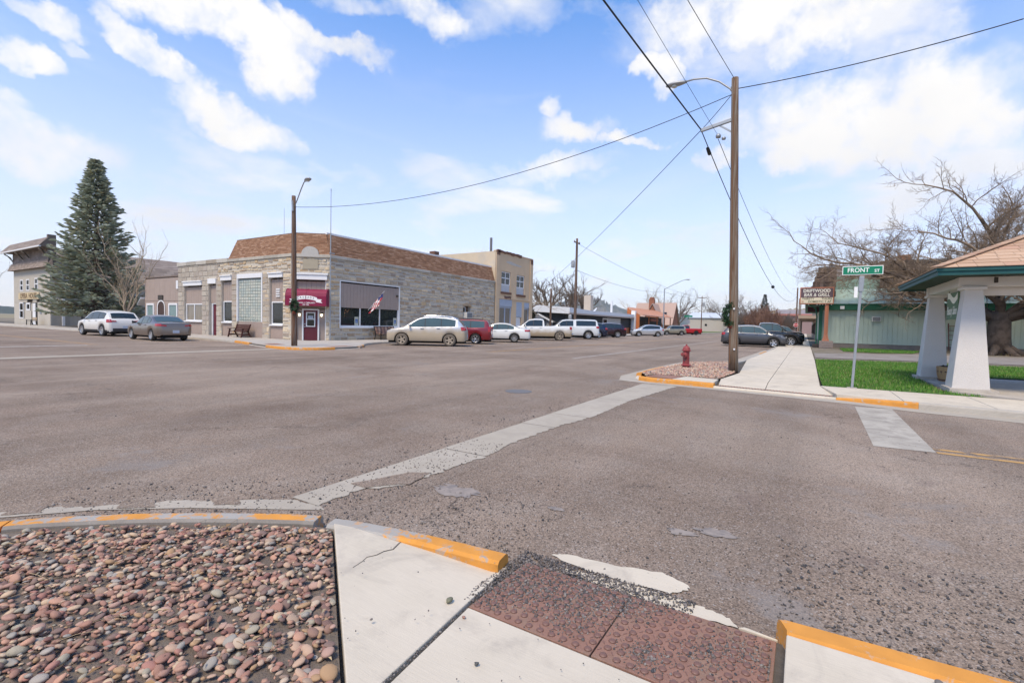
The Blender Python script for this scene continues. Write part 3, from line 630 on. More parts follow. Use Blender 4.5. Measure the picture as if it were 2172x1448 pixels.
# hydrant bed gravel
hb = [(13.75,3.85),(14.2,3.75),(14.25,2.95),(14.2,2.0),(16.6,1.85),(21.5,2.35),(22.0,2.45),(20.9,3.55),(20.3,3.98),(17.3,4.16),(14.4,4.16)]
sheet('soil_bed', [hb], .11, M_soil)
r = random.Random(31); its = []
while len(its) < 5200:
    x, y = r.uniform(13.6,22.2), r.uniform(1.8,4.2)
    if not inside(x, y, hb): continue
    a = r.uniform(.018,.042); its.append((x, y, .118+r.random()*.02, a, a*r.uniform(.6,.9), a*r.uniform(.4,.65), r.uniform(0,6.3), r.gauss(0,.3), r.gauss(0,.3)))
o = bpy.data.objects.new('pebbles', scatter_mesh('pebbles', its, M_peb2)); COL.objects.link(o); tag(o, 'reddish pebbles around the fire hydrant', kind='stuff')
# lots and lawns of the right block
sheet('lot', [R4(14.36,300,-120,-.46)], .09, M_dirt)
LAWN = [(14.36,-.42),(20,-.40),(27.2,-.46),(28.6,-4.5),(29.4,-12),(22.5,-12),(20.6,-3.0),(15.2,-2.86),(14.75,-3.1),(14.38,-3.55)]
LAWN2 = [(40.5,-2.3),(46.8,-2.4),(47.6,-3),(47.8,-6.6),(46,-7.4),(41.5,-6.2),(40,-4)]
tag(sheet('lawn', [LAWN], .118, M_turf), 'green lawn between the footway and the white pillars', kind='structure'); tag(sheet('lawn', [LAWN2], .118, M_turf), 'small strip of grass under the green wall', kind='structure')
tag(sheet('alley', [[(29.2,-.5),(35.5,-.5),(39.5,-6),(43,-14),(46,-30),(36,-30),(32,-12),(30.6,-5)]], .112, M_alley), 'pale gravel alley between the lawn and the green wall', kind='structure')
tag(MB().prism([(15.2,-3.08),(20.3,-3.05),(20.3,-12),(22.3,-12),(22.3,-40),(14.36,-40),(14.36,-4.0)], .05, .135).build('forecourt', M_conc2), 'worn concrete forecourt under the white pillar canopy', kind='structure')
def grass(name, poly, n, m, hmin, hmax, z, lab, seed):
    r = random.Random(seed); xs = [p[0] for p in poly]; ys = [p[1] for p in poly]; V = []; F = []
    while len(F) < n:
        x, y = r.uniform(min(xs), max(xs)), r.uniform(min(ys), max(ys))
        if not inside(x, y, poly): continue
        a = r.uniform(0,6.3); h = r.uniform(hmin, hmax); w = r.uniform(.006,.014); l = r.uniform(-.5,.5)*h; k = len(V); c, s = math.cos(a), math.sin(a)
        V += [(x-c*w, y-s*w, z), (x+c*w, y+s*w, z), (x-s*l, y+c*l, z+h)]; F.append((k, k+1, k+2))
    o = bpy.data.objects.new(name, mesh_np(name, np.array(V), np.array(F), m, False)); COL.objects.link(o); return tag(o, lab, kind='stuff')
M_blade = mat('grass_blade', None, .7, pal=[(.07,.19,.02),(.10,.24,.03),(.055,.15,.016),(.13,.26,.045),(.08,.2,.022),(.24,.26,.09)], var=.15, spec=.25)
grass('grass', LAWN, 42000, M_blade, .035, .085, .116, 'short green grass of the corner lawn', 4)
grass('grass', LAWN2, 7000, M_blade, .05, .11, .116, 'short green grass under the green wall', 5)
grass('weeds', [(46,-7),(48.5,-7.4),(48.6,-24),(44,-24),(44,-12)], 2600, mat('dry_weed', None, .9, pal=[(.30,.22,.12),(.24,.17,.09),(.36,.27,.15),(.14,.14,.06)], var=.2), .05, .3, .09, 'dry leaves and weeds under the bare tree', 6)

# ------------------------------------------------------------------ street furniture
M_hyd = mat('hydrant_red', (.30, .055, .058), .55, scale=9, var=.25, col2=(.20,.05,.045), mscale=7, bump=.15, bscale=60)
hyd = empty('fire_hydrant', (17.47,3.52,.10), rad(15), 'faded red fire hydrant standing in the pebbles at the far corner', 'hydrant')
MB().lathe([(.17,0),(.17,.03),(.115,.04),(.115,.08),(.165,.09),(.165,.12),(.112,.14),(.108,.34),(.116,.35),(.116,.365),(.106,.37),(.106,.56),(.112,.58),(.112,.60)], 20).build('barrel', M_hyd, hyd, auto=35)
MB().lathe([(.155,.60),(.16,.625),(.13,.64),(.125,.68),(.10,.73),(.06,.765),(.035,.775),(.032,.80),(.028,.81),(.028,.83),(0,.835)], 20).build('bonnet', M_hyd, hyd, auto=35)
for a, rr, l in ((rad(65), .055, .17), (rad(-25), .05, .16), (rad(155), .078, .19)):
    n = MB().lathe([(rr*.8,.06),(rr*.8,l-.07),(rr*1.15,l-.065),(rr*1.15,l-.01),(rr*.5,l),(rr*.35,l+.03),(0,l+.03)], 14, ax='x').build('nozzle_cap', M_hyd, hyd, auto=35); n.location = (0,0,.47); n.rotation_euler = (0,0,a)
c0, s0 = math.cos(rad(155)), math.sin(rad(155))
MB().tube([(c0*.2,s0*.2,.44),(c0*.215,s0*.215,.38),(c0*.19,s0*.19,.28),(c0*.135,s0*.135,.24),(c0*.11,s0*.11,.33)], .008, 6).build('chain', mat('chain_steel', (.12,.11,.10), .6, metal=.5), hyd)
M_galv = mat('galvanised', (.33,.35,.37), .5, metal=.6, scale=12, var=.15)
def text_mesh(txt, size, m, name, parent, mat_world, bold=.0, ext=.003, sx=1.0, sp=1.0, align='CENTER', shear=0):
    cu = bpy.data.curves.new(name, 'FONT'); cu.body = txt; cu.size = size; cu.align_x = align; cu.align_y = 'CENTER'; cu.extrude = ext; cu.offset = bold*size; cu.space_character = sp; cu.resolution_u = 3; cu.shear = shear
    t = bpy.data.objects.new('tmp', cu); COL.objects.link(t); bpy.context.view_layer.update()
    me = bpy.data.meshes.new_from_object(t.evaluated_get(bpy.context.evaluated_depsgraph_get())); bpy.data.objects.remove(t); bpy.data.curves.remove(cu)
    me.materials.clear(); me.materials.append(m); o = bpy.data.objects.new(name, me); COL.objects.link(o)
    o.matrix_local = mat_world@Matrix.Diagonal((sx,1,1,1)); 
    if parent is not None: o.parent = parent
    return o
def face(origin, right, upv=(0,0,1)):
    "matrix that lays text in the plane spanned by right and up"
    r_ = Vector(right).normalized(); u_ = Vector(upv).normalized(); n_ = r_.cross(u_)
    return Matrix(((r_.x,u_.x,n_.x,origin[0]),(r_.y,u_.y,n_.y,origin[1]),(r_.z,u_.z,n_.z,origin[2]),(0,0,0,1)))
# street name sign on its leaning steel post
post = empty('street_sign', (14.3,-1.02,.12), 0, 'green street name sign on a leaning grey steel post by the lawn', 'street sign')
lean = Vector((0,-.035,1)).normalized()
MB().bar((0,0,-.05), tuple(lean*2.62), .055, .05).build('post', M_galv, post, bevel=.006)
MB().box(-.1,.1,-.1,.1,-.01,.015).build('base_plate', M_conc2, post)
MB().bar(tuple(lean*2.35), tuple(lean*2.72), .1, .085).build('bracket', M_galv, post, bevel=.008)
MB().box(-.07,-.06,-.02,.05,2.2,2.46).build('cross_sign', mat('sign_white', (.75,.75,.74), .5), post)
M_sgreen = mat('sign_green', (.005,.19,.10), .4, var=.08); M_swht = mat('sign_lettering_white', (.82,.84,.82), .45, var=.03)
c = lean*2.86
bl = MB(); bl.box(-.012,.012, c.y-.40,c.y+.40, c.z-.105, c.z+.105); bl.build('sign_blade', M_swht, post, bevel=.004)
MB().box(-.016,.016, c.y-.385,c.y+.385, c.z-.09, c.z+.09).build('sign_face', M_sgreen, post)
for sgn, rr in ((-1,(0,-1,0)),):
    text_mesh('FRONT', .15, M_swht, 'lettering', post, face((-.018, c.y+.085, c.z), rr), .010, .001, .88)
    text_mesh('ST', .10, M_swht, 'lettering', post, face((-.018, c.y-.28, c.z-.022), rr), .012, .001, .95)

# ------------------------------------------------------------------ building helpers
class Wall:
    "a wall plane: u runs to the right as seen from outside, d outwards, z up; coordinates come out relative to the root"
    def __init__(s, root, O, u):
        s.root = root; s.O = Vector((O[0], O[1], 0))-Vector(root.location); s.u = Vector((u[0], u[1], 0)).normalized(); s.n = Vector((s.u.y, -s.u.x, 0))
    def p(s, u, d, z): return tuple(s.O+s.u*u+s.n*d+Vector((0,0,z)))
    def box(s, b, u0, u1, d0, d1, z0, z1, mi=0):
        return b.hexa([s.p(u0,d1,z0), s.p(u1,d1,z0), s.p(u1,d0,z0), s.p(u0,d0,z0), s.p(u0,d1,z1), s.p(u1,d1,z1), s.p(u1,d0,z1), s.p(u0,d0,z1)], mi)
    def part(s, name, m, u0, u1, d0, d1, z0, z1, bevel=0, parent=None):
        b = MB(); s.box(b, u0, u1, d0, d1, z0, z1); return b.build(name, m, parent or s.root, bevel=bevel)
    def quad(s, b, pts, mi=0): b.add([s.p(*q) for q in pts], [tuple(range(len(pts)))], mi)
    def holes(s, b, u0, u1, z0, z1, H, depth=.22, mi=0):
        us = sorted({u0, u1}|{h[0] for h in H}|{h[1] for h in H}); zs = sorted({z0, z1}|{h[2] for h in H}|{h[3] for h in H})
        us = [x for x in us if u0 <= x <= u1]; zs = [x for x in zs if z0 <= x <= z1]
        for a, c in zip(us, us[1:]):
            for e, f in zip(zs, zs[1:]):
                m, k = (a+c)/2, (e+f)/2
                if any(h[0] < m < h[1] and h[2] < k < h[3] for h in H): continue
                s.quad(b, [(a,0,e),(c,0,e),(c,0,f),(a,0,f)], mi)
        for h in H:
            a, c, e, f = h[:4]
            s.quad(b, [(a,0,e),(a,-depth,e),(a,-depth,f),(a,0,f)], mi); s.quad(b, [(c,0,e),(c,-depth,e),(c,-depth,f),(c,0,f)], mi)
            s.quad(b, [(a,0,f),(a,-depth,f),(c,-depth,f),(c,0,f)], mi); s.quad(b, [(a,0,e),(a,-depth,e),(c,-depth,e),(c,0,e)], mi)
    def window(s, u0, u1, z0, z1, mf, mg, d=-.10, fr=.06, mull=(), rails=(), sill=None, th=.05, name='window', parent=None):
        b = MB()
        s.box(b, u0, u0+fr, d-.02, d+th, z0, z1); s.box(b, u1-fr, u1, d-.02, d+th, z0, z1)
        s.box(b, u0+fr, u1-fr, d-.02, d+th, z0, z0+fr); s.box(b, u0+fr, u1-fr, d-.02, d+th, z1-fr, z1)
        for m in mull: s.box(b, m-fr/2, m+fr/2, d-.018, d+th-.004, z0+fr, z1-fr)
        for m in rails: s.box(b, u0+fr, u1-fr, d-.016, d+th-.008, m-fr/2, m+fr/2)
        w = b.build(name, mf, parent or s.root)
        us = [u0+fr]+sum([[m-fr/2, m+fr/2] for m in sorted(mull)], [])+[u1-fr]
        for a, c in zip(us[::2], us[1::2]):
            b = MB(); s.box(b, a-.004, c+.004, d-.012, d-.002, z0+fr-.004, z1-fr+.004); b.build('pane', mg, w)
        if sill: b = MB(); s.box(b, u0-.05, u1+.05, d, sill[1], z0-sill[2], z0); b.build('sill', sill[0], w, bevel=.008)
        return w
    def boards(s, u0, u1, z0, z1, d, bw, m, parent=None, name='board', gap=.012, th=.02):
        n = max(1, round((u1-u0)/bw)); w = (u1-u0)/n
        b = MB(); s2 = Wall(s.root, (s.root.location.x, s.root.location.y), (s.u.x, s.u.y)); s2.box(b, gap/2, w-gap/2, d-th, d, z0, z1); me = b.mesh(name, m)
        for k in range(n): inst(name, me, parent or s.root, tuple(s.O+s.u*(u0+k*w)))
    def stones(s, u0, u1, z0, z1, H, r, hh=(.17,.40), ww=(.22,.85), mort=.05, dep=(.015,.05), jit=.034):
        out = []; z = z0
        while z < z1-.06:
            h = min(r.uniform(*hh), z1-z)
            if z1-z-h < .1: h = z1-z
            blocks = sorted([(x[0], x[1]) for x in H if x[2] < z+h*.72 and x[3] > z+h*.28])
            free = []; a = u0
            for q in blocks:
                if q[0] > a: free.append((a, q[0]))
                a = max(a, q[1])
            if a < u1: free.append((a, u1))
            for a, c in free:
                u = a
                while u < c-.05:
                    w = min(r.uniform(*ww), c-u)
                    if c-u-w < .14: w = c-u
                    zo = r.uniform(-.055,.055) if jit > .01 else 0; hs_ = h*r.uniform(.6,1.0) if jit > .01 else h
                    out.append((u+mort/2, u+w-mort/2, z+mort/2+zo, z+hs_-mort/2+zo, r.uniform(*dep), jit)); u += w
            z += h
        return [(s,)+q for q in out]
    def stone_mesh(s, b, q, r):
        u0, u1, z0, z1, d, j = q; i = min(.03, (z1-z0)*.2, (u1-u0)*.2); J = lambda: r.uniform(-j, j)*.8
        bk = [(u0+J(), z0+J()), (u1+J(), z0+J()), (u1+J(), z1+J()), (u0+J(), z1+J())]
        cu, cz = (u0+u1)/2, (z0+z1)/2; ft = [(u+(i if u < cu else -i)+J()*.4, z+(i if z < cz else -i)+J()*.4) for u, z in bk]
        b.add([s.p(u, -.01, z) for u, z in bk]+[s.p(u, d+J()*.35, z) for u, z in ft], [(4,5,6,7),(0,1,5,4),(1,2,6,5),(2,3,7,6),(3,0,4,7)])
def set_stones(root, lst, m, name, seed, keep=300, cam=(0,0,1.5)):
    r = random.Random(seed)
    def size(t):
        s, q = t[0], t[1:]; P = Vector(s.p((q[0]+q[1])/2, 0, (q[2]+q[3])/2))+Vector(root.location); v = Vector(cam)-P; return (q[1]-q[0])*(q[3]-q[2])*abs(v.normalized().dot(s.n))/v.length_squared
    lst = sorted(lst, key=size, reverse=True); rest = MB()
    for k, t in enumerate(lst):
        b = MB() if k < keep else rest; t[0].stone_mesh(b, t[1:], r)
        if k < keep: b.build(name, m, root, recalc=False)
    if len(lst) > keep: tag(rest.build('stonework', m, root, recalc=False), kind='stuff')
def shingles(b, W, u0, u1, z0, z1, d0, d1, rows, sw, r, taper0=0, taper1=0, th=.018):
    "rows of separate thin shingles on a slope from (d0,z0) up to (d1,z1)"
    for k in range(rows):
        ta, tb = k/rows, min(1, (k+1.12)/rows); ua, ub = u0+taper0*ta, u1-taper1*ta; n = max(1, int((ub-ua)/sw)); w = (ub-ua)/n; off = (k % 2)*w*.5
        for i in range(-1, n+1):
            a = max(ua, ua+i*w+off+.006); c = min(ub, ua+(i+1)*w+off-.006)
            if c-a < .04: continue
            da, db = d0+(d1-d0)*ta, d0+(d1-d0)*tb; za, zb = z0+(z1-z0)*ta+r.uniform(-.006,.006), z0+(z1-z0)*tb; t2 = th*r.uniform(.8,1.5)
            nrm = Vector((z1-z0, d0-d1)).normalized()   # (d,z) normal
            b.add([W.p(a,da+nrm.x*t2,za+nrm.y*t2), W.p(c,da+nrm.x*t2,za+nrm.y*t2), W.p(c,db+nrm.x*.004,zb+nrm.y*.004), W.p(a,db+nrm.x*.004,zb+nrm.y*.004), W.p(a,da-.01,za), W.p(c,da-.01,za)], [(0,1,2,3),(0,4,5,1),(0,3,4),(1,5,2)])
M_mort = mat('lime_mortar', (.50,.45,.375), .95, coord='W', scale=5, var=.25, bump=.6, bscale=30)
SP = [(q[0]*1.55, q[1]*1.42, q[2]*1.24) for q in [(.30,.265,.21),(.35,.315,.25),(.255,.225,.185),(.31,.25,.175),(.225,.205,.185),(.39,.35,.285),(.28,.215,.15),(.33,.30,.255),(.20,.18,.165),(.365,.32,.25),(.29,.27,.235),(.24,.195,.15)]]
M_stone = mat('rubble_stone', None, .92, pal=SP, coord='W', scale=7, var=.32, bump=1.0, bscale=22, col2=(.36,.335,.29), mscale=6, mixr=(.56,.75))
M_ash = mat('ashlar_stone', None, .92, pal=[(.42,.37,.305),(.38,.33,.27),(.45,.40,.33),(.36,.31,.255),(.40,.345,.29)], coord='W', scale=6, var=.25, bump=.8, bscale=22)
M_cope = mat('coping_stone', None, .9, pal=[(.42,.385,.325),(.36,.33,.28),(.47,.435,.375),(.33,.28,.22)], coord='W', scale=4, var=.25, bump=.5, bscale=20)
M_tau = mat('taupe_board', (.34,.27,.23), .8, coord='W', scale=3, var=.1, bump=.1, bscale=30)
M_trim = mat('white_trim', (.70,.70,.70), .55, coord='W', scale=3, var=.08)
M_glass = mat('window_glass', (.018,.021,.02), .06, spec=.6, var=.3, scale=2)
M_curt = mat('curtain_glass', (.22,.19,.15), .12, spec=.6, var=.55, scale=7, stretch=(3,3,.2), coord='W')
M_mar = mat('maroon_door', (.115,.018,.028), .5, coord='W', var=.1)
M_shing = mat('brown_shingle', None, .92, pal=[(.26,.145,.085),(.225,.12,.07),(.29,.165,.10),(.245,.13,.075),(.33,.20,.13),(.205,.105,.06),(.27,.15,.09)], coord='W', scale=12, var=.2, bump=.3, bscale=80)
M_sheath = mat('roof_felt', (.11,.065,.04), .95, coord='W')
M_dark = mat('dark_core', (.03,.028,.026), .9)
M_roofdk = mat('flat_roof', (.2,.19,.18), .9, coord='W')
M_slate = mat('painted_block', (.33,.255,.215), .85, coord='W', scale=3, var=.15, bump=.25, bscale=14)

# ------------------------------------------------------------------ stone corner building
sb = empty('stone_building', (21.5,30,.1), 0, 'old stone corner building with brown shingle mansard and a maroon awning', 'building')
LZ = 5.74; GZ = .02
WL = Wall(sb, (20.0,45.45), (0,-1)); WC = Wall(sb, (20.0,29.9), (1.55,-2.0)); WR = Wall(sb, (21.55,27.9), (1,0)); CW = 2.53
Yu = lambda y: 45.45-y
HL = [(Yu(44.46),Yu(41.55),GZ,4.5),(Yu(40.53),Yu(39.4),GZ,4.56),(Yu(38.64),Yu(37.18),GZ,4.77),(Yu(36.47),Yu(33.18),GZ,4.77),(Yu(32.33),Yu(30.78),GZ,4.74)]
HC = [(.32,2.30,GZ,4.70)]
HR = [(.88,6.6,1.0,4.27),(15.05,16.25,1.9,3.15)]
b = MB(); WL.holes(b, 0, 15.55, GZ, LZ, HL, .3); WC.holes(b, 0, CW, GZ, LZ, HC, .3); WR.holes(b, 0, 20.4, GZ, LZ, HR, .35); b.build('wall', M_mort, sb)
b = MB(); b.add([tuple(Vector(p)-Vector((21.5,30,.1))) for p in [(20.4,45.3,0.1),(20.4,30.1,.1),(21.8,28.3,.1),(41.9,28.3,.1),(41.9,45.3,.1),(20.4,45.3,5.7),(20.4,30.1,5.7),(21.8,28.3,5.7),(41.9,28.3,5.7),(41.9,45.3,5.7)]], [(0,1,6,5),(1,2,7,6),(2,3,8,7),(3,4,9,8),(4,0,5,9),(5,6,7,8,9)]); b.build('core', M_dark, sb)
r = random.Random(77); st = []
st += WR.stones(0, 20.4, .05, LZ, HR, r); st += WC.stones(0, CW, .05, LZ, HC, r, ww=(.25,.8))
st += WL.stones(6.3, 15.55, .05, LZ, HL, r, ww=(.25,.75))
set_stones(sb, st, M_stone, 'stone', 78)
st = WL.stones(0, 6.27, .05, LZ, HL, r, (.38,.42), (.55,.8), .02, (.03,.05), .006)
b = MB(); rr = random.Random(5)
for t in st:
    b = MB(); t[0].stone_mesh(b, t[1:], rr); b.build('ashlar_block', M_ash, sb, recalc=False)
# coping and mansard
for W_, a, c, z0, z1 in ((WL, -.1, 7.75, 5.74, 6.05), (WL, 7.75, 15.7, 5.74, 5.95), (WC, -.08, CW+.08, 5.74, 5.95), (WR, -.05, 20.45, 5.74, 5.95)):
    n = max(1, round((c-a)/1.5))
    for k in range(n): W_.part('coping_stone', M_cope, a+(c-a)*k/n+.006, a+(c-a)*(k+1)/n-.006, -.3, .09, z0, z1, .02)
MT = 7.42; ML = 5.955
bs = MB(); bf = MB(); rs = random.Random(8)
for W_, a, c, t0, t1 in ((WL, 7.8, 15.55, .35, .1), (WC, 0, CW, .12, .12), (WR, 0, 20.38, .12, 0)):
    shingles(bs, W_, a, c, ML, MT, .02, -.46, 14, .34, rs, t0, t1)
    bf.add([W_.p(a,.0,ML),W_.p(c,.0,ML),W_.p(c-t1,-.48,MT),W_.p(a+t0,-.48,MT),W_.p(a,-1.6,ML),W_.p(c,-1.6,ML)], [(0,1,2,3),(0,3,4),(1,5,2),(3,2,5,4)])
msr = tag(bs.build('mansard_shingles', M_shing, sb, recalc=False), kind='stuff'); mr = bf.build('mansard_roof', M_sheath, sb)
WR.part('roof_edge', M_trim, .1, 20.4, -.75, -.44, MT-.02, MT+.10); WL.part('roof_edge', mat('brown_metal', (.2,.15,.12), .6), 8.15, 15.4, -.62, -.44, MT-.01, MT+.035); WC.part('roof_edge', MATS['brown_metal'], .1, CW-.1, -.62, -.44, MT-.01, MT+.035)
b = MB(); WR.box(b, 1.6, 20.2, -6.5, -.8, 6.9, 7.3); b.build('roof_deck', M_roofdk, sb)
# half-round stone over the entrance
b = MB(); arc = [(CW/2-.66,5.75)]+[(CW/2+math.cos(PI-k*PI/12)*.56, 5.95+math.sin(PI-k*PI/12)*.52) for k in range(13)]+[(CW/2+.66,5.75)]
b.extr([WC.p(u,.12,z) for u, z in arc], WC.n*-.3); b.build('arched_stone', mat('carved_stone', (.44,.42,.385), .9, coord='W', scale=18, var=.3, bump=.4, bscale=60), sb)
WC.part('name_stone', mat('sandstone', (.36,.315,.235), .9, coord='W', var=.15, scale=4), .78, 1.78, -.02, .06, 4.95, 5.62, .01)
# left facade bays
def bay(W_, u0, u1, ztop, win, hdr, base_m=M_slate, board=True):
    W_.part('header', M_trim, u0-.06, u1+.02, -.25, .10, hdr[0], hdr[1], .015); W_.part('header_drip', M_trim, u0-.10, u1+.04, -.2, .16, hdr[1]-.08, hdr[1]+.002)
    W_.boards(u0+.02, u1-.02, win[1]+.02, hdr[0], -.14, .29, M_tau)
    W_.part('base_panel', base_m, u0, u1, -.3, -.08, .04, win[0]-.1)
bay(WL, *HL[0][:2], 4.5, (1.2,2.62), (4.08,4.46)); WL.window(Yu(44.40),Yu(41.6),1.2,2.62,M_trim,M_curt,-.16,.09,mull=(Yu(43.05),),sill=(M_trim,.06,.09))
WL.boards(Yu(44.44),Yu(41.57),.05,1.1,-.07,.29,M_tau)
u0, u1 = HL[1][:2]; WL.part('header', M_trim, u0-.04, u1+.02, -.25, .1, 4.16, 4.56, .015); WL.boards(u0+.02,u1-.02,2.75,4.16,-.16,.29,M_tau)
def door(W_, u0, u1, z0, z1, m, mf, d=-.2, fr=.09, lite=None, mg=M_glass, knob=True, panels=0):
    b = MB(); W_.box(b,u0,u0+fr,d-.1,d+.1,z0,z1); W_.box(b,u1-fr,u1,d-.1,d+.1,z0,z1); W_.box(b,u0+fr,u1-fr,d-.1,d+.1,z1-fr,z1); f = b.build('door_frame', mf, W_.root)
    b = MB(); W_.box(b,u0+fr,u1-fr,d-.05,d+.02,z0,z1-fr); dr = b.build('door', m, W_.root)
    if lite:
        a, c, e, g = lite; w = W_.window(a,c,e,g,mf,mg,d+.035,.06,rails=((e+g)/2+.02,),name='door_light', parent=dr)
    if knob:
        for z in (1.02,1.2): b = MB(); b.lathe([(.03,0),(.03,.02),(.045,.03),(.045,.06),(0,.07)],10,ax='y'); k = b.build('handle', M_galv, dr); k.location = Vector(W_.p(u0+fr+.09,d+.02,z)); k.rotation_euler = (0,0,math.atan2(W_.n.y,W_.n.x)-PI/2)
    for q in range(panels):
        W_.part('door_panel', m, u0+fr+.1, u1-fr-.1, d+.02, d+.032, z0+.15+q*.62, z0+.62+q*.62, .008, parent=dr)
    return dr
door(WL, u0+.06, u1-.02, .05, 2.72, M_mar, M_trim, -.28, .14, panels=3)
bay(WL, *HL[2][:2], 4.77, (1.2,2.8), (4.36,4.76)); WL.window(HL[2][0]+.1,HL[2][1]-.02,1.2,2.8,M_trim,M_glass,-.14,.08,sill=(M_trim,.07,.09))
bay(WL, *HL[4][:2], 4.74, (1.12,2.72), (4.38,4.74)); WL.window(HL[4][0]+.1,HL[4][1]-.02,1.12,2.72,M_trim,M_glass,-.14,.08,sill=(M_trim,.07,.10))
for q in range(4): WL.part('vent_slat', M_trim, HL[4][0]+.6, HL[4][0]+1.02, -.14, -.08, 3.05+q*.16, 3.14+q*.16)
# glass block window
g0, g1 = HL[3][:2]; WL.part('base_panel', M_slate, g0, g1, -.3, -.04, .04, 1.26); b = MB()
WL.box(b,g0,g0+.12,-.1,.05,1.26,4.77); WL.box(b,g1-.12,g1,-.1,.05,1.26,4.77); WL.box(b,g0+.12,g1-.12,-.1,.06,4.45,4.77); gw = b.build('glass_block_frame', M_trim, sb)
WL.part('block_grout', mat('block_grout', (.20,.23,.22), .8), g0+.12, g1-.12, -.16, -.10, 1.26, 4.45)
M_gb = mat('glass_block', None, .12, pal=[(.44,.45,.38),(.40,.42,.36),(.47,.47,.40),(.42,.45,.39),(.36,.40,.36)], var=.12, spec=.6); nx, nz = 10, 15; bw, bh = (g1-g0-.24)/nx, 3.19/nz
b = MB(); w0 = Wall(sb, (sb.location.x, sb.location.y), (0,-1)); w0.box(b, .018, bw-.018, -.10, -.065, .018, bh-.018); gm = b.mesh('glass_block', M_gb)
for i in range(nx):
    for j in range(nz): inst('glass_block', gm, sb, tuple(WL.O+WL.u*(g0+.12+i*bw)+Vector((0,0,1.26+j*bh))))
# entrance chamfer
a, c = HC[0][:2]; WC.part('header', M_trim, a-.05, c+.1, -.25, .12, 4.22, 4.62, .015); WC.part('header_drip', M_trim, a-.1, c+.16, -.2, .18, 4.56, 4.68)
WC.boards(a+.02, c-.06, 2.3, 4.22, -.18, .3, M_tau); WC.part('corner_trim', M_trim, c-.06, c, -.2, -.06, .05, 4.22)
WC.part('door_side_panel', M_tau, a, a+.42, -.3, -.18, .05, 2.3); WC.part('door_side_panel', M_tau, c-.48, c-.06, -.3, -.18, .05, 2.3)
door(WC, a+.40, c-.46, .06, 2.24, M_mar, M_trim, -.16, .09, lite=(a+.66,c-.72,1.02,2.02))
M_sign = mat('paper_sign', (.62,.66,.72), .6); WC.part('open_sign', M_sign, a+.80, a+1.12, -.10, -.095, 1.60, 1.76)
text_mesh('OPEN', .13, mat('sign_ink', (.05,.09,.2), .6), 'lettering', sb, face(WC.p(a+.96,-.092,1.68), WC.u), .02, .001, .8)
M_lampglow = mat('porch_lamp_glass', (.9,.85,.7), .3, emit=(1,.86,.6,1.1)); M_bronze = mat('bronze', (.05,.04,.03), .5)
for uu in (a+.22, c-.30):
    lt = empty('wall_lamp', Vector(WC.p(uu,-.18,1.85))+Vector(sb.location), math.atan2(WC.n.y,WC.n.x), 'small lit lantern on the wall %s the maroon entrance door' % ('left of' if uu < 1 else 'right of'), 'lamp')
    MB().box(0,.03,-.07,.07,-.12,.16).build('back_plate', M_bronze, lt); MB().lathe([(.02,-.13),(.06,-.1),(.075,-.02),(.075,.06),(.05,.08)],12,(.09,0,0)).build('glass', M_lampglow, lt, smooth=True); MB().lathe([(.09,.07),(.085,.1),(.03,.15),(0,.155)],12,(.09,0,0)).build('cap', M_bronze, lt)
# awning over the entrance
M_awn = mat('maroon_awning', (.20,.010,.045), .55, coord='W', scale=2, var=.12, spec=.3)
aw = empty('awning', Vector(WC.p(CW/2,0,2.4))+Vector(sb.location), 0, 'maroon fabric awning with white ribbon lettering over the corner door', 'awning')
WA = Wall(aw, (20.0,29.9), (1.55,-2.0)); au0, au1 = -.12, 2.52; prof = [(.0,3.58),(.30,3.56),(.52,3.46),(.68,3.28),(.74,3.08),(.74,2.42)]
b = MB()
for (d0_, z0_), (d1_, z1_) in zip(prof, prof[1:]): b.add([WA.p(au0,d0_,z0_),WA.p(au1,d0_,z0_),WA.p(au1,d1_,z1_),WA.p(au0,d1_,z1_)], [(0,1,2,3)])
for u_ in (au0, au1): b.add([WA.p(u_,d_,z_) for d_, z_ in prof+[(0,2.42)]], [tuple(range(7))])
b.build('canopy', M_awn, aw, recalc=False, auto=50)
for u_ in (au0+.01, (au0+au1)/2, au1-.01):
    b = MB(); b.tube([WA.p(u_,d_+.006,z_+.006) for d_, z_ in prof], .014, 6); b.build('rib', M_awn, aw)
M_rib = mat('ribbon_white', (.78,.74,.74), .6); b = MB(); um = 1.2
def bend(t): return 2.86+.13*(1-(t*2-1)**2)
N_ = 14
for k in range(N_):
    t0, t1 = k/N_, (k+1)/N_; b.add([WA.p(um-.72+1.44*t, .746, bend(t)+e) for t, e in ((t0,-.12),(t1,-.12),(t1,.12),(t0,.12))], [(0,1,2,3)])
for s_ in (-1,1):
    b.add([WA.p(um+s_*u_, .744, z_) for u_, z_ in ((.66,2.68),(.66,2.9),(1.05,2.86),(.95,2.77),(1.07,2.63))], [(0,1,2,3,4)])
b.build('ribbon', M_rib, aw, recalc=False)
M_ink = mat('dark_green_ink', (.03,.06,.05), .6)
for k, ch in enumerate('CASCADE'):
    t = .16+.68*k/6; sl = -.13*4*(2*t-1)*1/1.44*.5
    text_mesh(ch, .185 if k else .22, M_ink, 'lettering', aw, face(WA.p(um-.72+1.44*t, .749, bend(t)), WA.u, Vector((0,0,1))), .012, .001, .9)
text_mesh('SENIOR / COMMUNITY', .135, M_rib, 'lettering', aw, face(WA.p(um+.02,.747,2.62), WA.u), .012, .001, .86); text_mesh('CENTER', .125, M_rib, 'lettering', aw, face(WA.p(um,.747,2.49), WA.u), .012, .001, .9)
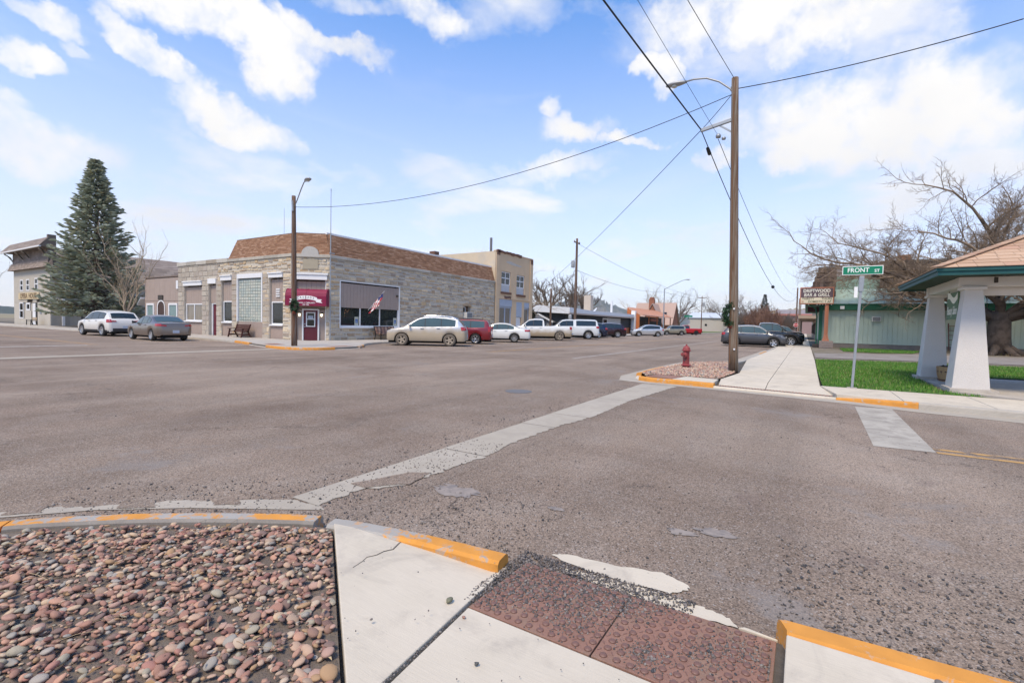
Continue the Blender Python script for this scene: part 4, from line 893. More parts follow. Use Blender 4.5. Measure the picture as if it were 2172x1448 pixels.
# right wall: shop window under boarding, AC window
WR.part('window_trim', M_trim, .82, 6.66, -.1, .05, 4.24, 4.30); WR.part('window_trim', M_trim, .82, .90, -.1, .05, 1.0, 4.24); WR.part('window_trim', M_trim, 6.58, 6.66, -.1, .05, 1.0, 4.24)
WR.boards(.90, 6.58, 2.52, 4.24, -.02, .3, M_tau)
w = WR.window(.90, 6.58, 1.06, 2.52, M_trim, M_glass, -.10, .09, mull=(2.72, 4.62), sill=(M_trim,.10,.10))
M_blue = mat('access_sign_blue', (.02,.10,.30), .6); M_cream = mat('window_paper', (.45,.46,.38), .7); M_gold = mat('window_ornament', (.55,.25,.09), .6)
for uu in (2.43, 6.27):
    WR.part('window_poster', M_cream, uu-.18, uu+.18, -.105, -.096, 1.16, 1.78, parent=w); WR.part('window_poster', M_blue, uu-.11, uu+.11, -.095, -.09, 1.34, 1.62, parent=w)
    b = MB(); b.tube([WR.p(uu-.02,-.088,1.56),WR.p(uu-.02,-.088,1.47),WR.p(uu+.04,-.088,1.46),WR.p(uu+.06,-.088,1.40)],.008,5); b.tube([WR.p(uu+math.cos(k)*.05-.02,-.088,1.43+math.sin(k)*.05) for k in (2.2,3.1,4,4.9,5.8)],.008,5); b.build('wheelchair_symbol', M_swht, w)
b = MB(); rr = random.Random(4)
for k in range(9): b.add([WR.p(1.42+.16*math.cos(t)+rr.uniform(-.03,.03)+.02*k, -.09, 2.05+.26*math.sin(t*1.3)+rr.uniform(-.04,.04)) for t in (k*.7, k*.7+.35, k*.7+.8)], [(0,1,2)])
b.build('window_ornament', M_gold, w, recalc=False)
b = MB()
for k in range(150): u_ = rr.uniform(3.4,6.4); z_ = rr.uniform(1.75,2.4); b.add([WR.p(u_,-.098,z_),WR.p(u_+.02,-.098,z_),WR.p(u_+.01,-.098,z_+.03)], [(0,1,2)])
tag(b.build('window_tinsel', mat('tinsel', (.22,.23,.10), .6), w, recalc=False), kind='stuff')
WR.part('window_blind', mat('pale_blind', (.085,.10,.085), .5), 3.2, 4.55, -.112, -.1105, 1.7, 2.4, parent=w); WR.part('window_blind', MATS['pale_blind'], 4.7, 6.1, -.112, -.1105, 1.7, 2.4, parent=w)
b = MB(); WR.box(b, 15.05, 16.25, -.34, -.3, 1.9, 3.1); b.build('recess_panel', mat('brown_paint', (.12,.075,.05), .8), sb)
WR.window(15.12, 15.75, 2.3, 3.05, M_trim, M_glass, -.28, .06); b = MB()
arcp = [(15.0+1.3*k/10, 3.05+.16*math.sin(PI*k/10)) for k in range(11)]; b.extr([WR.p(u_,.07,z_) for u_, z_ in arcp+[(x, z+.24) for x, z in reversed(arcp)]], WR.n*-.2); b.build('window_arch', M_stone, sb)
def ac_unit(root, W_, u0, u1, z0, z1, d1=.35, name='air_conditioner'):
    a = W_.part(name, mat('ac_case', (.58,.57,.54), .6, coord='W'), u0, u1, -.15, d1, z0, z1, .015)
    W_.part('grille', mat('ac_grille', (.16,.16,.16), .7), u0+.06, u1-.06, d1, d1+.012, z0+.05, z1-.05, parent=a)
    for k in range(5): W_.part('slat', mat('ac_slat', (.3,.3,.3), .6), u0+.08, u1-.08, d1+.012, d1+.02, z0+.08+k*(z1-z0-.16)/5, z0+.10+k*(z1-z0-.16)/5, parent=a)
    return a
ac_unit(sb, WR, 15.2, 16.1, 1.98, 2.55)
# antenna mast and conduit at the corner
mast = empty('antenna_mast', (21.42,27.62,.1), 0, 'tall thin grey mast rising up the stone corner', 'mast')
MB().tube([(0,0,0),(0,.02,5.6),(.02,.05,10.1)], [.04,.032,.018], 8).build('pole', M_galv, mast); MB().tube([(.02,.05,6.0),(.02,.05,7.35)], .035, 8).build('sleeve', mat('pvc', (.55,.5,.42), .6), mast)
MB().box(-.1,.3,-.03,.03,5.9,5.96).build('bracket', M_galv, mast); MB().tube([(.02,.05,10.1),(.02,.05,10.25)], .03, 8).build('cap', M_galv, mast)
tag(MB().tube([(20.6,31.6,7.3),(20.6,31.6,9.3)], .012, 5).build('whip_antenna', M_galv), 'thin whip aerial above the left mansard', 'aerial')
# flag on its bracket
fl = empty('flag', (24.9,27.82,2.75), 0, 'small striped flag drooping from a slanted pole on the boarding', 'flag')
fp0, fp1 = Vector((0,0,-.45)), Vector((.62,-1.05,1.0)); MB().tube([fp0, fp1], .014, 6).build('flag_pole', M_trim, fl)
M_fr, M_fwh, M_fb = mat('flag_red', (.35,.02,.03), .8), mat('flag_white', (.72,.7,.68), .8), mat('flag_blue', (.03,.04,.13), .8)
b = MB(); n1, n2 = 13, 10
def fpt(i, j):   # i across stripes (0..13) from pole tip, j along the fall
    s = i/13; base_ = fp1.lerp(fp0, .05+s*.62); fall = (j/10)*(.95-.25*s)
    return base_+Vector((-.42*(j/10)+.05*math.sin(i*1.9+j*.5), .04*math.sin(i*2.3+j), -fall*1.05))
for i in range(n1):
    for j in range(n2): b.add([fpt(i,j),fpt(i+1,j),fpt(i+1,j+1),fpt(i,j+1)], [(0,1,2,3)], 2 if (i < 7 and j < 4) else (i % 2))
b.build('cloth', [M_fr, M_fwh, M_fb], fl, recalc=False, smooth=True)
tag(WR.part('wall_lamp', M_bronze, 6.3, 6.42, -.02, .12, 3.45, 3.6), None)

# benches
def plank_bench():
    t = empty('wooden_bench', (19.35,35.05,.12), -PI/2, 'dark brown wooden bench with slanted legs under the glass block window', 'bench'); m = mat('bench_brown', (.075,.025,.018), .65, scale=6, var=.25, stretch=(1,6,6)); w = .85
    for x in (-w, w):
        MB().bar((x,-.32,0),(x,-.18,.62),.09,.06,(1,0,0)).build('leg', m, t); MB().bar((x,.40,0),(x,.12,.5),.09,.06,(1,0,0)).build('leg', m, t); MB().bar((x,-.36,.62),(x,.30,.64),.11,.045).build('armrest', m, t); MB().bar((x,-.25,.2),(x,.32,.2),.05,.1).build('stretcher', m, t)
        MB().bar((x,.16,.36),(x,.36,.95),.06,.09).build('back_post', m, t)
    for k in range(4): MB().box(-w-.02,w+.02,-.30+k*.125,-.19+k*.125,.40,.435).build('seat_plank', m, t)
    for k in range(4): MB().bar((-w-.02,.20+k*.045,.5+k*.125),(w+.02,.20+k*.045,.5+k*.125),.035,.11).build('back_plank', m, t)
    MB().box(-w,w,.0,.05,.16,.24).build('rail', m, t)
plank_bench()
def strap_bench():
    t = empty('metal_bench', (26.2,27.1,.12), 0, 'black framed bench with striped brown sling back beside the silver SUV', 'bench'); mf = mat('black_frame', (.012,.012,.013), .5, metal=.3)
    pal = [(.32,.17,.11),(.20,.11,.085),(.42,.27,.19),(.15,.09,.075)]
    for x in (-1.0, 1.0):
        MB().bar((x,-.35,0),(x,-.33,.62),.045).build('leg', mf, t); MB().bar((x,.32,0),(x,.22,.42),.045).build('leg', mf, t); MB().bar((x,-.4,.63),(x,.25,.64),.07,.03).build('armrest', mf, t); MB().bar((x,.2,.38),(x,.42,.98),.045).build('back_post', mf, t)
    MB().bar((-1,-.3,.4),(1,-.3,.4),.04).build('rail', mf, t); MB().bar((-1,.24,.4),(1,.24,.4),.04).build('rail', mf, t); MB().bar((-1,.42,.98),(1,.42,.98),.04).build('rail', mf, t)
    for k in range(11):
        x0 = -.95+k*1.9/11; m = mat('sling_%d' % (k % 4), pal[k % 4], .8); MB().hexa([(x0,.25,.46),(x0+.165,.25,.46),(x0+.165,.265,.46),(x0,.265,.46),(x0,.40,.96),(x0+.165,.40,.96),(x0+.165,.415,.96),(x0,.415,.96)]).build('back_strap', m, t)
        MB().box(x0,x0+.165,-.3,.24,.41,.425).build('seat_strap', m, t)
strap_bench()

# ------------------------------------------------------------------ other buildings
def root_at(name, loc, label, cat='building'): return empty(name, loc, 0, label, cat)
def rel(root, pts): return [tuple(Vector(p)-Vector(root.location)) for p in pts]
def solid(root, name, m, pts, faces): b = MB(); b.add(rel(root, pts), faces); return b.build(name, m, root)
def wbox(root, name, m, x0, x1, y0, y1, z0, z1, bevel=0):
    l = root.location; return MB().box(x0-l.x, x1-l.x, y0-l.y, y1-l.y, z0-l.z, z1-l.z).build(name, m, root, bevel=bevel)
def groove_panel(W_, u0, u1, z0, z1, bw, m, d=0, name='siding', H=(), gap=.02):
    "siding too fine to pick apart: separate board faces joined into one part"
    b = MB(); n = max(1, round((u1-u0)/bw)); w = (u1-u0)/n
    for k in range(n):
        a, c = u0+k*w+gap/2, u0+(k+1)*w-gap/2; cuts = [(z0, z1)]
        for h in H:
            if h[0] < (a+c)/2 < h[1]: cuts = [x for e, f in cuts for x in ((e, min(f, h[2])), (max(e, h[3]), f)) if x[1]-x[0] > .02]
        for e, f in cuts: W_.box(b, a, c, d-.02, d, e, f)
    return tag(b.build(name, m, W_.root, recalc=False), kind='stuff')
# --- small taupe building
tb = root_at('taupe_building', (23,49,.1), 'low taupe boarded building with arched doorway behind the grey sedan')
wt = Wall(tb, (20.25,52.35), (0,-1)); uY = lambda y: 52.35-y
wbox(tb, 'wall', mat('taupe_wall', (.25,.195,.165), .85, coord='W', var=.1), 20.29, 34, 45.5, 52.3, .08, 4.98)
wt.boards(.02, 6.85, 2.98, 4.98, .02, .98, M_tau); wt.part('trim_band', M_tau, 0, 6.88, -.03, .04, 2.9, 2.97); groove_panel(wt, .02, 6.85, .1, 2.9, 1.1, M_tau, .012, 'lower_siding')
wt.part('roof_edge', mat('brown_metal', (.2,.15,.12), .6), -.05, 6.9, -.3, .06, 4.98, 5.06)
M_teal = mat('teal_curtain', (.16,.24,.235), .25, spec=.6, var=.25, scale=5)
for y0, y1 in ((51.9,50.45),(47.7,46.1)): wt.window(uY(y0),uY(y1),.95,2.68,M_trim,M_teal,.03,.16)
b = MB(); ar = [(uY(49.85),.1)]+[(uY(49.1)+math.cos(PI-k*PI/10)*.75, 2.35+math.sin(PI-k*PI/10)*.62) for k in range(11)]+[(uY(48.35),.1)]
inn = [(uY(49.85)+.12,.1)]+[(uY(49.1)+math.cos(PI-k*PI/10)*.62, 2.35+math.sin(PI-k*PI/10)*.5) for k in range(11)]+[(uY(48.35)-.12,.1)]
for k in range(len(ar)-1): b.add([wt.p(ar[k][0],.06,ar[k][1]),wt.p(ar[k+1][0],.06,ar[k+1][1]),wt.p(inn[k+1][0],.06,inn[k+1][1]),wt.p(inn[k][0],.06,inn[k][1])],[(0,1,2,3)])
b.build('arch_trim', M_trim, tb); b = MB(); b.extr([wt.p(u,.018,z) for u, z in inn], wt.n*.012); b.build('door', mat('dark_brown_door', (.06,.035,.028), .6), tb)
wt.part('wall_plaque', M_bronze, uY(49.6), uY(48.7), .04, .1, 3.0, 3.4); wt.part('wall_light', M_trim, 6.2, 6.55, .02, .14, 3.9, 4.6)
solid(tb, 'porch_hood', M_trim, [(19.9,52.4,3.1),(20.2,53.9,2.5),(21.4,53.9,2.5),(21.4,52.4,3.1),(19.9,52.4,3.25),(20.2,53.9,2.65),(21.4,53.9,2.65),(21.4,52.4,3.25)], [(0,3,2,1),(4,5,6,7),(0,1,5,4),(1,2,6,5),(2,3,7,6),(3,0,4,7)])
# --- two-storey hall at the far left
op = root_at('old_hall', (24,85,.1), 'tall beige boarded hall with shingled cornice behind the spruce')
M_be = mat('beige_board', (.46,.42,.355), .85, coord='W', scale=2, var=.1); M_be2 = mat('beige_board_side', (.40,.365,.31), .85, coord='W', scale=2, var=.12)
M_osh = mat('weathered_shingle', None, .95, pal=[(.25,.20,.17),(.21,.17,.145),(.29,.24,.205),(.23,.185,.155)], coord='W', var=.25, scale=9)
wo = Wall(op, (20.4,91.9), (0,-1)); oY = lambda y: 91.9-y; ws = Wall(op, (20.4,77.8), (1,0))
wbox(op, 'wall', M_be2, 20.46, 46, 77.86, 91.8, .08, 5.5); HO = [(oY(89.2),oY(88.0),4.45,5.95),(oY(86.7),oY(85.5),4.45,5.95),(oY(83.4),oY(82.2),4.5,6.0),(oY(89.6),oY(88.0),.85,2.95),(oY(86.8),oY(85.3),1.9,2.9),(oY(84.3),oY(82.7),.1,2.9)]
groove_panel(wo, 0, 14.1, 3.05, 7.3, .32, M_be, .02, 'upper_siding', HO); groove_panel(wo, 0, 14.1, .1, 2.97, 2.3, M_be, .02, 'lower_siding', HO, .012); wo.part('trim_band', M_be, 0, 14.1, 0, .05, 2.97, 3.05)
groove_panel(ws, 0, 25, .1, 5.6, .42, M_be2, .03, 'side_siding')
for h in HO[:5]: wo.window(*h, M_trim, M_glass, .0, .14 if h[3]-h[2] > 1.2 else .2, rails=((h[2]+h[3])/2,) if h[3]-h[2] > 1.2 else ())
wo.part('door_recess', M_dark, oY(84.3), oY(82.7), -.05, .01, .1, 2.9); wo.part('door', M_trim, oY(84.25), oY(83.2), .01, .05, .12, 2.85); wo.part('wall_plaque', M_galv, oY(81.6), oY(80.9), .02, .06, 1.5, 2.1)
wo.part('corner_board', M_be, 13.9, 14.14, -.1, .06, .1, 7.3); ws.part('downpipe', M_trim, 1.0, 1.25, .03, .2, .1, 6.6); ws.part('downpipe', M_trim, 12.3, 12.5, .03, .2, .1, 5.4)
b = MB(); rr = random.Random(2); shingles(b, wo, -.6, 14.5, 7.15, 8.1, .5, .12, 4, .6, rr); shingles(b, wo, -.05, 14.15, 8.1, 9.5, .1, .06, 6, .6, rr); shingles(b, wo, -.9, 14.8, 9.55, 10.7, 1.15, .25, 5, .6, rr, .6, .1); tag(b.build('cornice_shingles', M_osh, op, recalc=False), kind='stuff')
b = MB(); wo.box(b,-.02,14.12,-.4,.06,7.2,10.5); b.extr([wo.p(-.6,.46,7.15),wo.p(-.05,.05,8.1),wo.p(-.05,0,7.15)], wo.u*15.1); b.extr([wo.p(-.9,1.1,9.5),wo.p(-.9,.22,10.68),wo.p(-.9,-.3,10.68),wo.p(-.9,-.3,9.5)], wo.u*15.7); b.build('false_front', mat('weathered_board', (.16,.13,.11), .95, coord='W'), op)
wo.part('cornice_trim', M_trim, -.95, 14.85, 1.0, 1.2, 9.42, 9.56)
for u in (.1, 4.6, 7.2, 13.6):
    b = MB(); b.extr([wo.p(u,.08,8.5),wo.p(u,.95,9.42),wo.p(u,.95,9.25),wo.p(u,.3,8.9),wo.p(u,.2,8.4)], wo.u*.28); b.build('bracket', mat('grey_bracket', (.40,.37,.32), .85), op)
wo.part('front_post', mat('weathered_board', (.16,.13,.11)), 14.12, 14.5, -.45, .3, 7.2, 11.0)
M_gr = mat('gambrel_shingle', (.24,.19,.16), .95, coord='W', scale=3, var=.2)
solid(op, 'gambrel_roof', M_gr, [(20.9,77.4,5.5),(47,77.4,5.5),(47,79.8,8.3),(20.9,79.8,8.3),(47,84.9,10.1),(20.9,84.9,10.1),(47,90,8.3),(20.9,90,8.3),(47,92.3,5.5),(20.9,92.3,5.5)], [(0,1,2,3),(3,2,4,5),(5,4,6,7),(7,6,8,9),(0,3,5,7,9),(1,8,6,4,2),(0,9,8,1)])
b = MB(); wgr = Wall(op, (20.9,77.4), (1,0)); shingles(b, wgr, 0, 26, 5.5, 8.3, 0, -2.4, 9, .9, rr); shingles(b, wgr, 0, 26, 8.3, 10.1, -2.4, -7.5, 12, .9, rr); tag(b.build('roof_shingles', M_osh, op, recalc=False), kind='stuff')
wo.part('sign_board', mat('cream_sign', (.55,.44,.27), .8, coord='W', var=.15), oY(89.6), oY(81.6), .05, .12, 3.35, 4.2)
text_mesh('OPERA  HOUSE', .92, mat('brown_letter', (.16,.10,.055), .8), 'lettering', op, face(wo.p(oY(85.6),.13,3.76), wo.u), .02, .005, 1.02)
for u in (oY(84.5), oY(80.9)): wo.part('flood_lamp', M_bronze, u-.2, u+.2, .05, .45, 2.95, 3.3)
t = empty('park_bench', (19.4,80.6,.12), -PI/2, 'black and wood bench in front of the beige hall', 'bench')
for x in (-.8,.8): MB().bar((x,-.3,0),(x,-.28,.62),.07).build('leg', MATS['black_frame'], t); MB().bar((x,.3,0),(x,.15,.45),.07).build('leg', MATS['black_frame'], t); MB().bar((x,-.35,.62),(x,.25,.62),.08,.05).build('armrest', MATS['black_frame'], t)
for k in range(3): MB().box(-.85,.85,-.25+k*.15,-.13+k*.15,.42,.46).build('seat_slat', MATS['black_frame'], t); MB().box(-.85,.85,.22,.26,.52+k*.15,.64+k*.15).build('back_slat', mat('pale_wood', (.4,.29,.17), .8), t)
# --- yellow stucco building
yb = root_at('stucco_building', (46,31,.1), 'two storey peeling yellow stucco building beyond the stone one')
M_st = mat('yellow_stucco', (.60,.44,.285), .9, coord='W', scale=1.5, var=.12, bump=.3, bscale=18, col2=(.50,.44,.36), mscale=.7, mixr=(.62,.8)); M_st2 = mat('pale_stucco', (.58,.475,.345), .9, coord='W', scale=1.5, var=.12, bump=.3, bscale=18, col2=(.47,.43,.37), mscale=.6, mixr=(.5,.72))
M_oldb = mat('exposed_brick', (.16,.085,.06), .95, coord='W', scale=8, var=.4, bump=.8, bscale=20); M_lb = mat('pale_blue_trim', (.36,.40,.47), .7, coord='W', var=.1)
wy = Wall(yb, (42.02,27.86), (1,0)); HY = [(1.15,3.0,4.95,7.15),(4.3,6.1,4.85,7.05),(.85,3.35,.12,4.15),(4.35,5.55,.12,4.0),(6.1,7.35,.12,4.0)]
b = MB(); wy.holes(b, 0, 7.9, .1, 9.15, HY, .28); b.build('front_wall', M_st, yb)
wbox(yb, 'core', M_dark, 42.1, 49.8, 28.2, 37, .1, 8.5); wbox(yb, 'side_wall', M_st2, 42.03, 42.12, 27.9, 37, .1, 9.1); wbox(yb, 'end_wall', M_st2, 49.83, 49.92, 27.9, 37, .1, 9.0); wbox(yb, 'back_wall', M_st2, 42.1, 49.85, 37, 37.1, .1, 8.8); wbox(yb, 'roof', M_roofdk, 42.1, 49.83, 28.1, 37, 8.5, 8.6)
for u0, u1, d in ((0,.62,.09),(7.28,7.9,.09),(3.55,4.15,.05)): wy.part('pilaster', M_st, u0, u1, 0, d, 4.35 if d < .08 else .1, 9.0 if d > .08 else 4.8, .02)
wy.part('belt_course', M_st, .0, 7.9, 0, .07, 4.18, 4.42, .02); wy.part('cornice', M_st, -.02, 7.92, -.3, .05, 9.1, 9.22)
rr = random.Random(6)
for u0, u1, z0, z1 in ((.3,5.2,9.02,9.3),(.1,.7,8.75,9.2),(7.3,7.9,8.5,9.1),(1.7,3.0,4.25,4.5)):
    b = MB(); n = 14; topp = [(u0+(u1-u0)*k/n, z1+rr.uniform(-.05,.05)) for k in range(n+1)]; bot = [(u0+(u1-u0)*k/n, z0+rr.uniform(-.06,.1)) for k in range(n+1)]
    b.extr([wy.p(u,.1,z) for u, z in bot+topp[::-1]], wy.n*-.25); b.build('brick_patch', M_oldb, yb)
b = MB(); b.add([wy.p(u,.012,z) for u, z in ((2.0,8.15),(3.2,8.0),(5.2,7.95),(5.3,8.08),(4,8.2),(3,8.35),(2.2,8.3))],[tuple(range(7))]); b.build('worn_patch', mat('bare_render', (.50,.46,.41), .9, coord='W', var=.2, scale=4), yb)
for h in HY[:2]:
    mu = (h[0]+h[1])/2; wy.window(h[0]+.02,h[1]-.02,h[2]+.75,h[3]-.03,M_trim,M_glass,-.14,.1,mull=(mu,),rails=(h[2]+1.5,),sill=(M_oldb,.12,.16) if False else None)
    wy.part('louvre_frame', M_trim, h[0]+.02, h[1]-.02, -.2, -.12, h[2], h[2]+.74)
    for k in range(5): wy.part('louvre', mat('grey_louvre', (.5,.51,.53), .6), h[0]+.1, h[1]-.1, -.12, -.085, h[2]+.06+k*.135, h[2]+.16+k*.135)
    wy.part('sill', M_oldb, h[0]-.12, h[1]+.12, -.1, .12, h[2]-.22, h[2], .02)
for h, mul in ((HY[2],(2.1,)),(HY[4],())):
    wy.part('transom', M_lb, h[0], h[1], -.15, .02, 3.4, 4.15 if h is HY[2] else 4.0); wy.window(h[0],h[1],.75,3.4,M_lb,M_curt,-.14,.18,mull=mul,rails=(1.25,)); wy.part('stall_riser', M_lb, h[0], h[1], -.2, -.06, .12, .75)
wy.part('transom', M_lb, 4.35, 5.55, -.15, .0, 2.3, 4.0); wy.part('door', M_trim, 4.4, 5.5, -.2, -.14, .12, 2.28); ac_unit(yb, wy, 2.1, 2.9, .85, 1.3, .3)
wsd = Wall(yb, (42.03,37), (0,-1)); wsd.window(5.2,5.9,7.35,7.95,M_trim,M_dark,.0,.16)
MB().tube([(46.9-46,28.9-31,9.0),(46.9-46,28.9-31,10.6)],.13,10).build('flue', M_galv, yb) if False else None
MB().tube(rel(yb, [(43.2,29.3,8.6),(43.2,29.3,10.75)]),.14,10).build('flue', mat('dull_flue', (.16,.16,.17), .6), yb); wbox(yb, 'chimney', M_oldb, 42.05, 42.8, 36.2, 37, 8.6, 9.6)
# --- grey house behind
gh = root_at('grey_house', (66,40,.05), 'low grey house with dark gable roof behind the parked cars')
M_gsh = mat('charcoal_shingle', (.13,.13,.135), .95, coord='W', scale=6, var=.2); M_gsd = mat('grey_lap_siding', (.30,.31,.32), .85, coord='W'); M_rooftrim = M_trim
def gable(root, x0, x1, y0, y1, zw, zr, mw, mr, axis='x', ov=.4, th=.15, trim=None, name=''):
    wbox(root, 'wall', mw, x0, x1, y0, y1, .05, zw); b = MB(); l = Vector(root.location)
    if axis == 'x':
        ym = (y0+y1)/2; s = (zr-zw)/((y1-y0)/2); ze = zw-ov*s
        b.add(rel(root, [(x0,y0,zw),(x0,y1,zw),(x0,ym,zr),(x1,y0,zw),(x1,y1,zw),(x1,ym,zr)]), [(0,1,2),(3,5,4)]); b.build('gable_end', mw, root)
        for sy, ye in ((y0-ov, 0), (y1+ov, 0)):
            b = MB(); b.hexa(rel(root, [(x0-ov,sy,ze),(x1+ov,sy,ze),(x1+ov,ym,zr),(x0-ov,ym,zr),(x0-ov,sy,ze+th),(x1+ov,sy,ze+th),(x1+ov,ym,zr+th),(x0-ov,ym,zr+th)])); b.build('roof', mr, root)
            if trim: b = MB(); b.bar(tuple(Vector((x0-ov-.02,sy,ze+.05))-l), tuple(Vector((x0-ov-.02,ym,zr+.05))-l), .05, .22); b.build('bargeboard', trim, root)
    else:
        xm = (x0+x1)/2; s = (zr-zw)/((x1-x0)/2); ze = zw-ov*s
        b.add(rel(root, [(x0,y0,zw),(x1,y0,zw),(xm,y0,zr),(x0,y1,zw),(x1,y1,zw),(xm,y1,zr)]), [(0,1,2),(3,5,4)]); b.build('gable_end', mw, root)
        for sx_ in (x0-ov, x1+ov):
            b = MB(); b.hexa(rel(root, [(sx_,y0-ov,ze),(sx_,y1+ov,ze),(xm,y1+ov,zr),(xm,y0-ov,zr),(sx_,y0-ov,ze+th),(sx_,y1+ov,ze+th),(xm,y1+ov,zr+th),(xm,y0-ov,zr+th)])); b.build('roof', mr, root)
            if trim: b = MB(); b.bar(tuple(Vector((sx_,y0-ov-.02,ze+.05))-l), tuple(Vector((xm,y0-ov-.02,zr+.05))-l), .05, .22); b.build('bargeboard', trim, root)
gable(gh, 58, 69, 36, 46, 2.6, 4.6, M_gsd, M_gsh, 'x', .6, .15, M_trim); w_ = Wall(gh, (58,46), (0,-1)); w_.window(6,7.4,1.0,2.1,M_trim,M_glass,.02,.1)
g2 = root_at('garage', (71,37,.05), 'small grey garage with white gable trim left of the low dark building'); gable(g2, 68.5, 74, 34.5, 39, 2.1, 3.2, M_gsd, mat('grey_shingle', (.24,.235,.23), .95, coord='W', scale=6), 'x', .4, .12, M_trim)
# --- low dark building with white roof edge and orange porch
mo = root_at('low_dark_building', (95,36,.05), 'long low dark boarded building with white flat roof and orange porch')
M_blk = mat('charcoal_board', (.045,.048,.05), .8, coord='W'); M_wr = mat('white_membrane', (.66,.67,.68), .6, coord='W', var=.06); M_or = mat('orange_paint', (.42,.13,.04), .7, coord='W', var=.1); M_sal = mat('salmon_metal_roof', (.50,.255,.165), .6, coord='W', var=.08); M_fas = mat('tan_fascia', (.42,.34,.28), .7)
wbox(mo, 'wall', M_blk, 69, 128, 32.3, 44, .05, 3.9); wm = Wall(mo, (69,32.3), (1,0)); groove_panel(wm, 0, 32, 1.3, 3.2, .5, M_blk, .03, 'board_siding'); wm.part('orange_band', M_or, 0, 32, .02, .05, .1, 1.28)
solid(mo, 'white_roof', M_wr, [(68,31.2,3.3),(101,31.2,3.55),(101,44,3.9),(68,44,3.9),(68,31.2,4.3),(78,31.2,4.05),(101,31.2,4.1),(101,44,5.1),(68,44,5.1)], [(0,3,2,1),(0,1,6,5,4),(4,5,6,7,8),(1,2,7,6),(0,4,8,3),(2,3,8,7)]); wm.part('fascia', M_fas, -1, 32, 1.05, 1.14, 3.25, 3.5)
wm.part('door_panel', mat('pale_grey_panel', (.5,.5,.5), .7), 18.5, 26, .03, .08, 1.3, 3.1); wm.window(16,18.5,1.4,3.0,M_trim,M_glass,.04,.25)
wm.part('corner_post', M_trim, 31.9, 32.6, .4, 1.3, .05, 4.9)
solid(mo, 'porch_roof', M_sal, [(101.6,29.6,3.95),(129,29.6,3.95),(126,33,5.6),(101.6,33,5.6),(101.6,29.6,4.1),(129,29.6,4.1),(126,33,5.75),(101.6,33,5.75)], [(0,3,2,1),(4,5,6,7),(0,1,5,4),(1,2,6,5),(2,3,7,6),(3,0,4,7)])
for k in range(13): MB().bar(tuple(Vector((103+k*2,29.62,4.13))-Vector(mo.location)), tuple(Vector((102.6+k*1.9,32.9,5.75))-Vector(mo.location)), .08,.08).build('roof_seam', M_sal, mo)
solid(mo, 'porch_gable', M_or, [(101.5,29.9,3.9),(101.5,33,3.9),(101.5,33,5.55),(101.8,29.9,3.9),(101.8,33,3.9),(101.8,33,5.55)], [(0,2,1),(3,4,5),(0,1,4,3),(1,2,5,4),(0,3,5,2)])
wbox(mo, 'porch_wall', M_or, 101.5, 101.8, 30.3, 33, .05, 3.9); wp = Wall(mo, (101.5,33), (0,-1)); wp.window(.5,1.7,1.6,3.4,M_trim,M_curt,.02,.2); wbox(mo, 'porch_floor', M_conc2, 101.8, 129, 30, 32.3, .05, .25)
for x in (108,115,122,128): wbox(mo, 'porch_post', M_or, x, x+.2, 30, 30.2, .2, 3.95)
wm.part('porch_window', M_glass, 39, 44, .02, .06, 1.2, 3.0); wm.part('porch_sign', mat('red_brown_sign', (.28,.08,.05), .6), 45, 52, .9, 1.0, 2.9, 3.5)
wbox(mo, 'chimney', mat('chimney_block', (.45,.38,.31), .9), 93, 94.5, 38, 39.5, 4.5, 7.8); MB().tube(rel(mo, [(100,36,4.5),(100,36,6.9)]),.25,8).build('vent_pipe', M_wr, mo)
dsh = empty('satellite_dish', (83,33,4.2), 0, 'small white satellite dish on the white flat roof', 'dish'); MB().lathe([(.0,0),(.35,.04),(.7,.18)],14,ax='x').build('dish', M_wr, dsh).rotation_euler = (0,-.7,2.2); MB().tube([(0,0,0),(0,0,-.25)],.05,6).build('mount', M_galv, dsh)
# --- brick house
bh = root_at('brick_house', (140,37,.05), 'brick house with steep salmon roof and tall brick chimney')
M_rb = mat('red_brick', (.30,.125,.075), .9, coord='W', scale=3, var=.25, bump=.3, bscale=10); M_rr = mat('rose_shingle', (.42,.30,.245), .9, coord='W', scale=4, var=.12)
gable(bh, 135, 144, 31.5, 42, 2.6, 8.3, M_rb, M_rr, 'y', .4, .2); 
solid(bh, 'front_gable', M_rb, [(132.8,33.4,.05),(132.8,38.6,.05),(132.8,38.6,3.0),(132.8,36.1,7.6),(132.8,33.4,2.3),(136,33.4,.05),(136,38.6,.05),(136,38.6,3.0),(139,36.1,7.6),(136,33.4,2.3)], [(0,4,3,2,1),(0,5,9,4),(1,2,7,6),(4,9,8,3),(2,3,8,7)])
for a, c in (((132.5,33.0,1.9),(132.5,36.1,7.85)),((132.5,38.9,2.7),(132.5,36.1,7.85))): b = MB(); a, c = Vector(a)-Vector(bh.location), Vector(c)-Vector(bh.location); b.hexa([a, a+Vector((5,0,0)), c+Vector((6.5,0,0)), c, a+Vector((0,0,.2)), a+Vector((5,0,.2)), c+Vector((6.5,0,.2)), c+Vector((0,0,.2))]); b.build('gable_roof', M_rr, bh)
wbox(bh, 'chimney', M_rb, 136, 137.2, 36.6, 38, 5, 9.4); wbox(bh, 'chimney_cap', M_rb, 135.9, 137.3, 36.8, 37.8, 9.4, 9.9); wb = Wall(bh, (132.8,38.6), (0,-1)); wb.window(2.2,2.9,4.6,5.8,mat('brown_frame', (.1,.06,.04), .7),M_glass,.02,.08); wb.part('door_canopy', M_blk, -.5, 4.5, .0, .8, 2.0, 2.25)
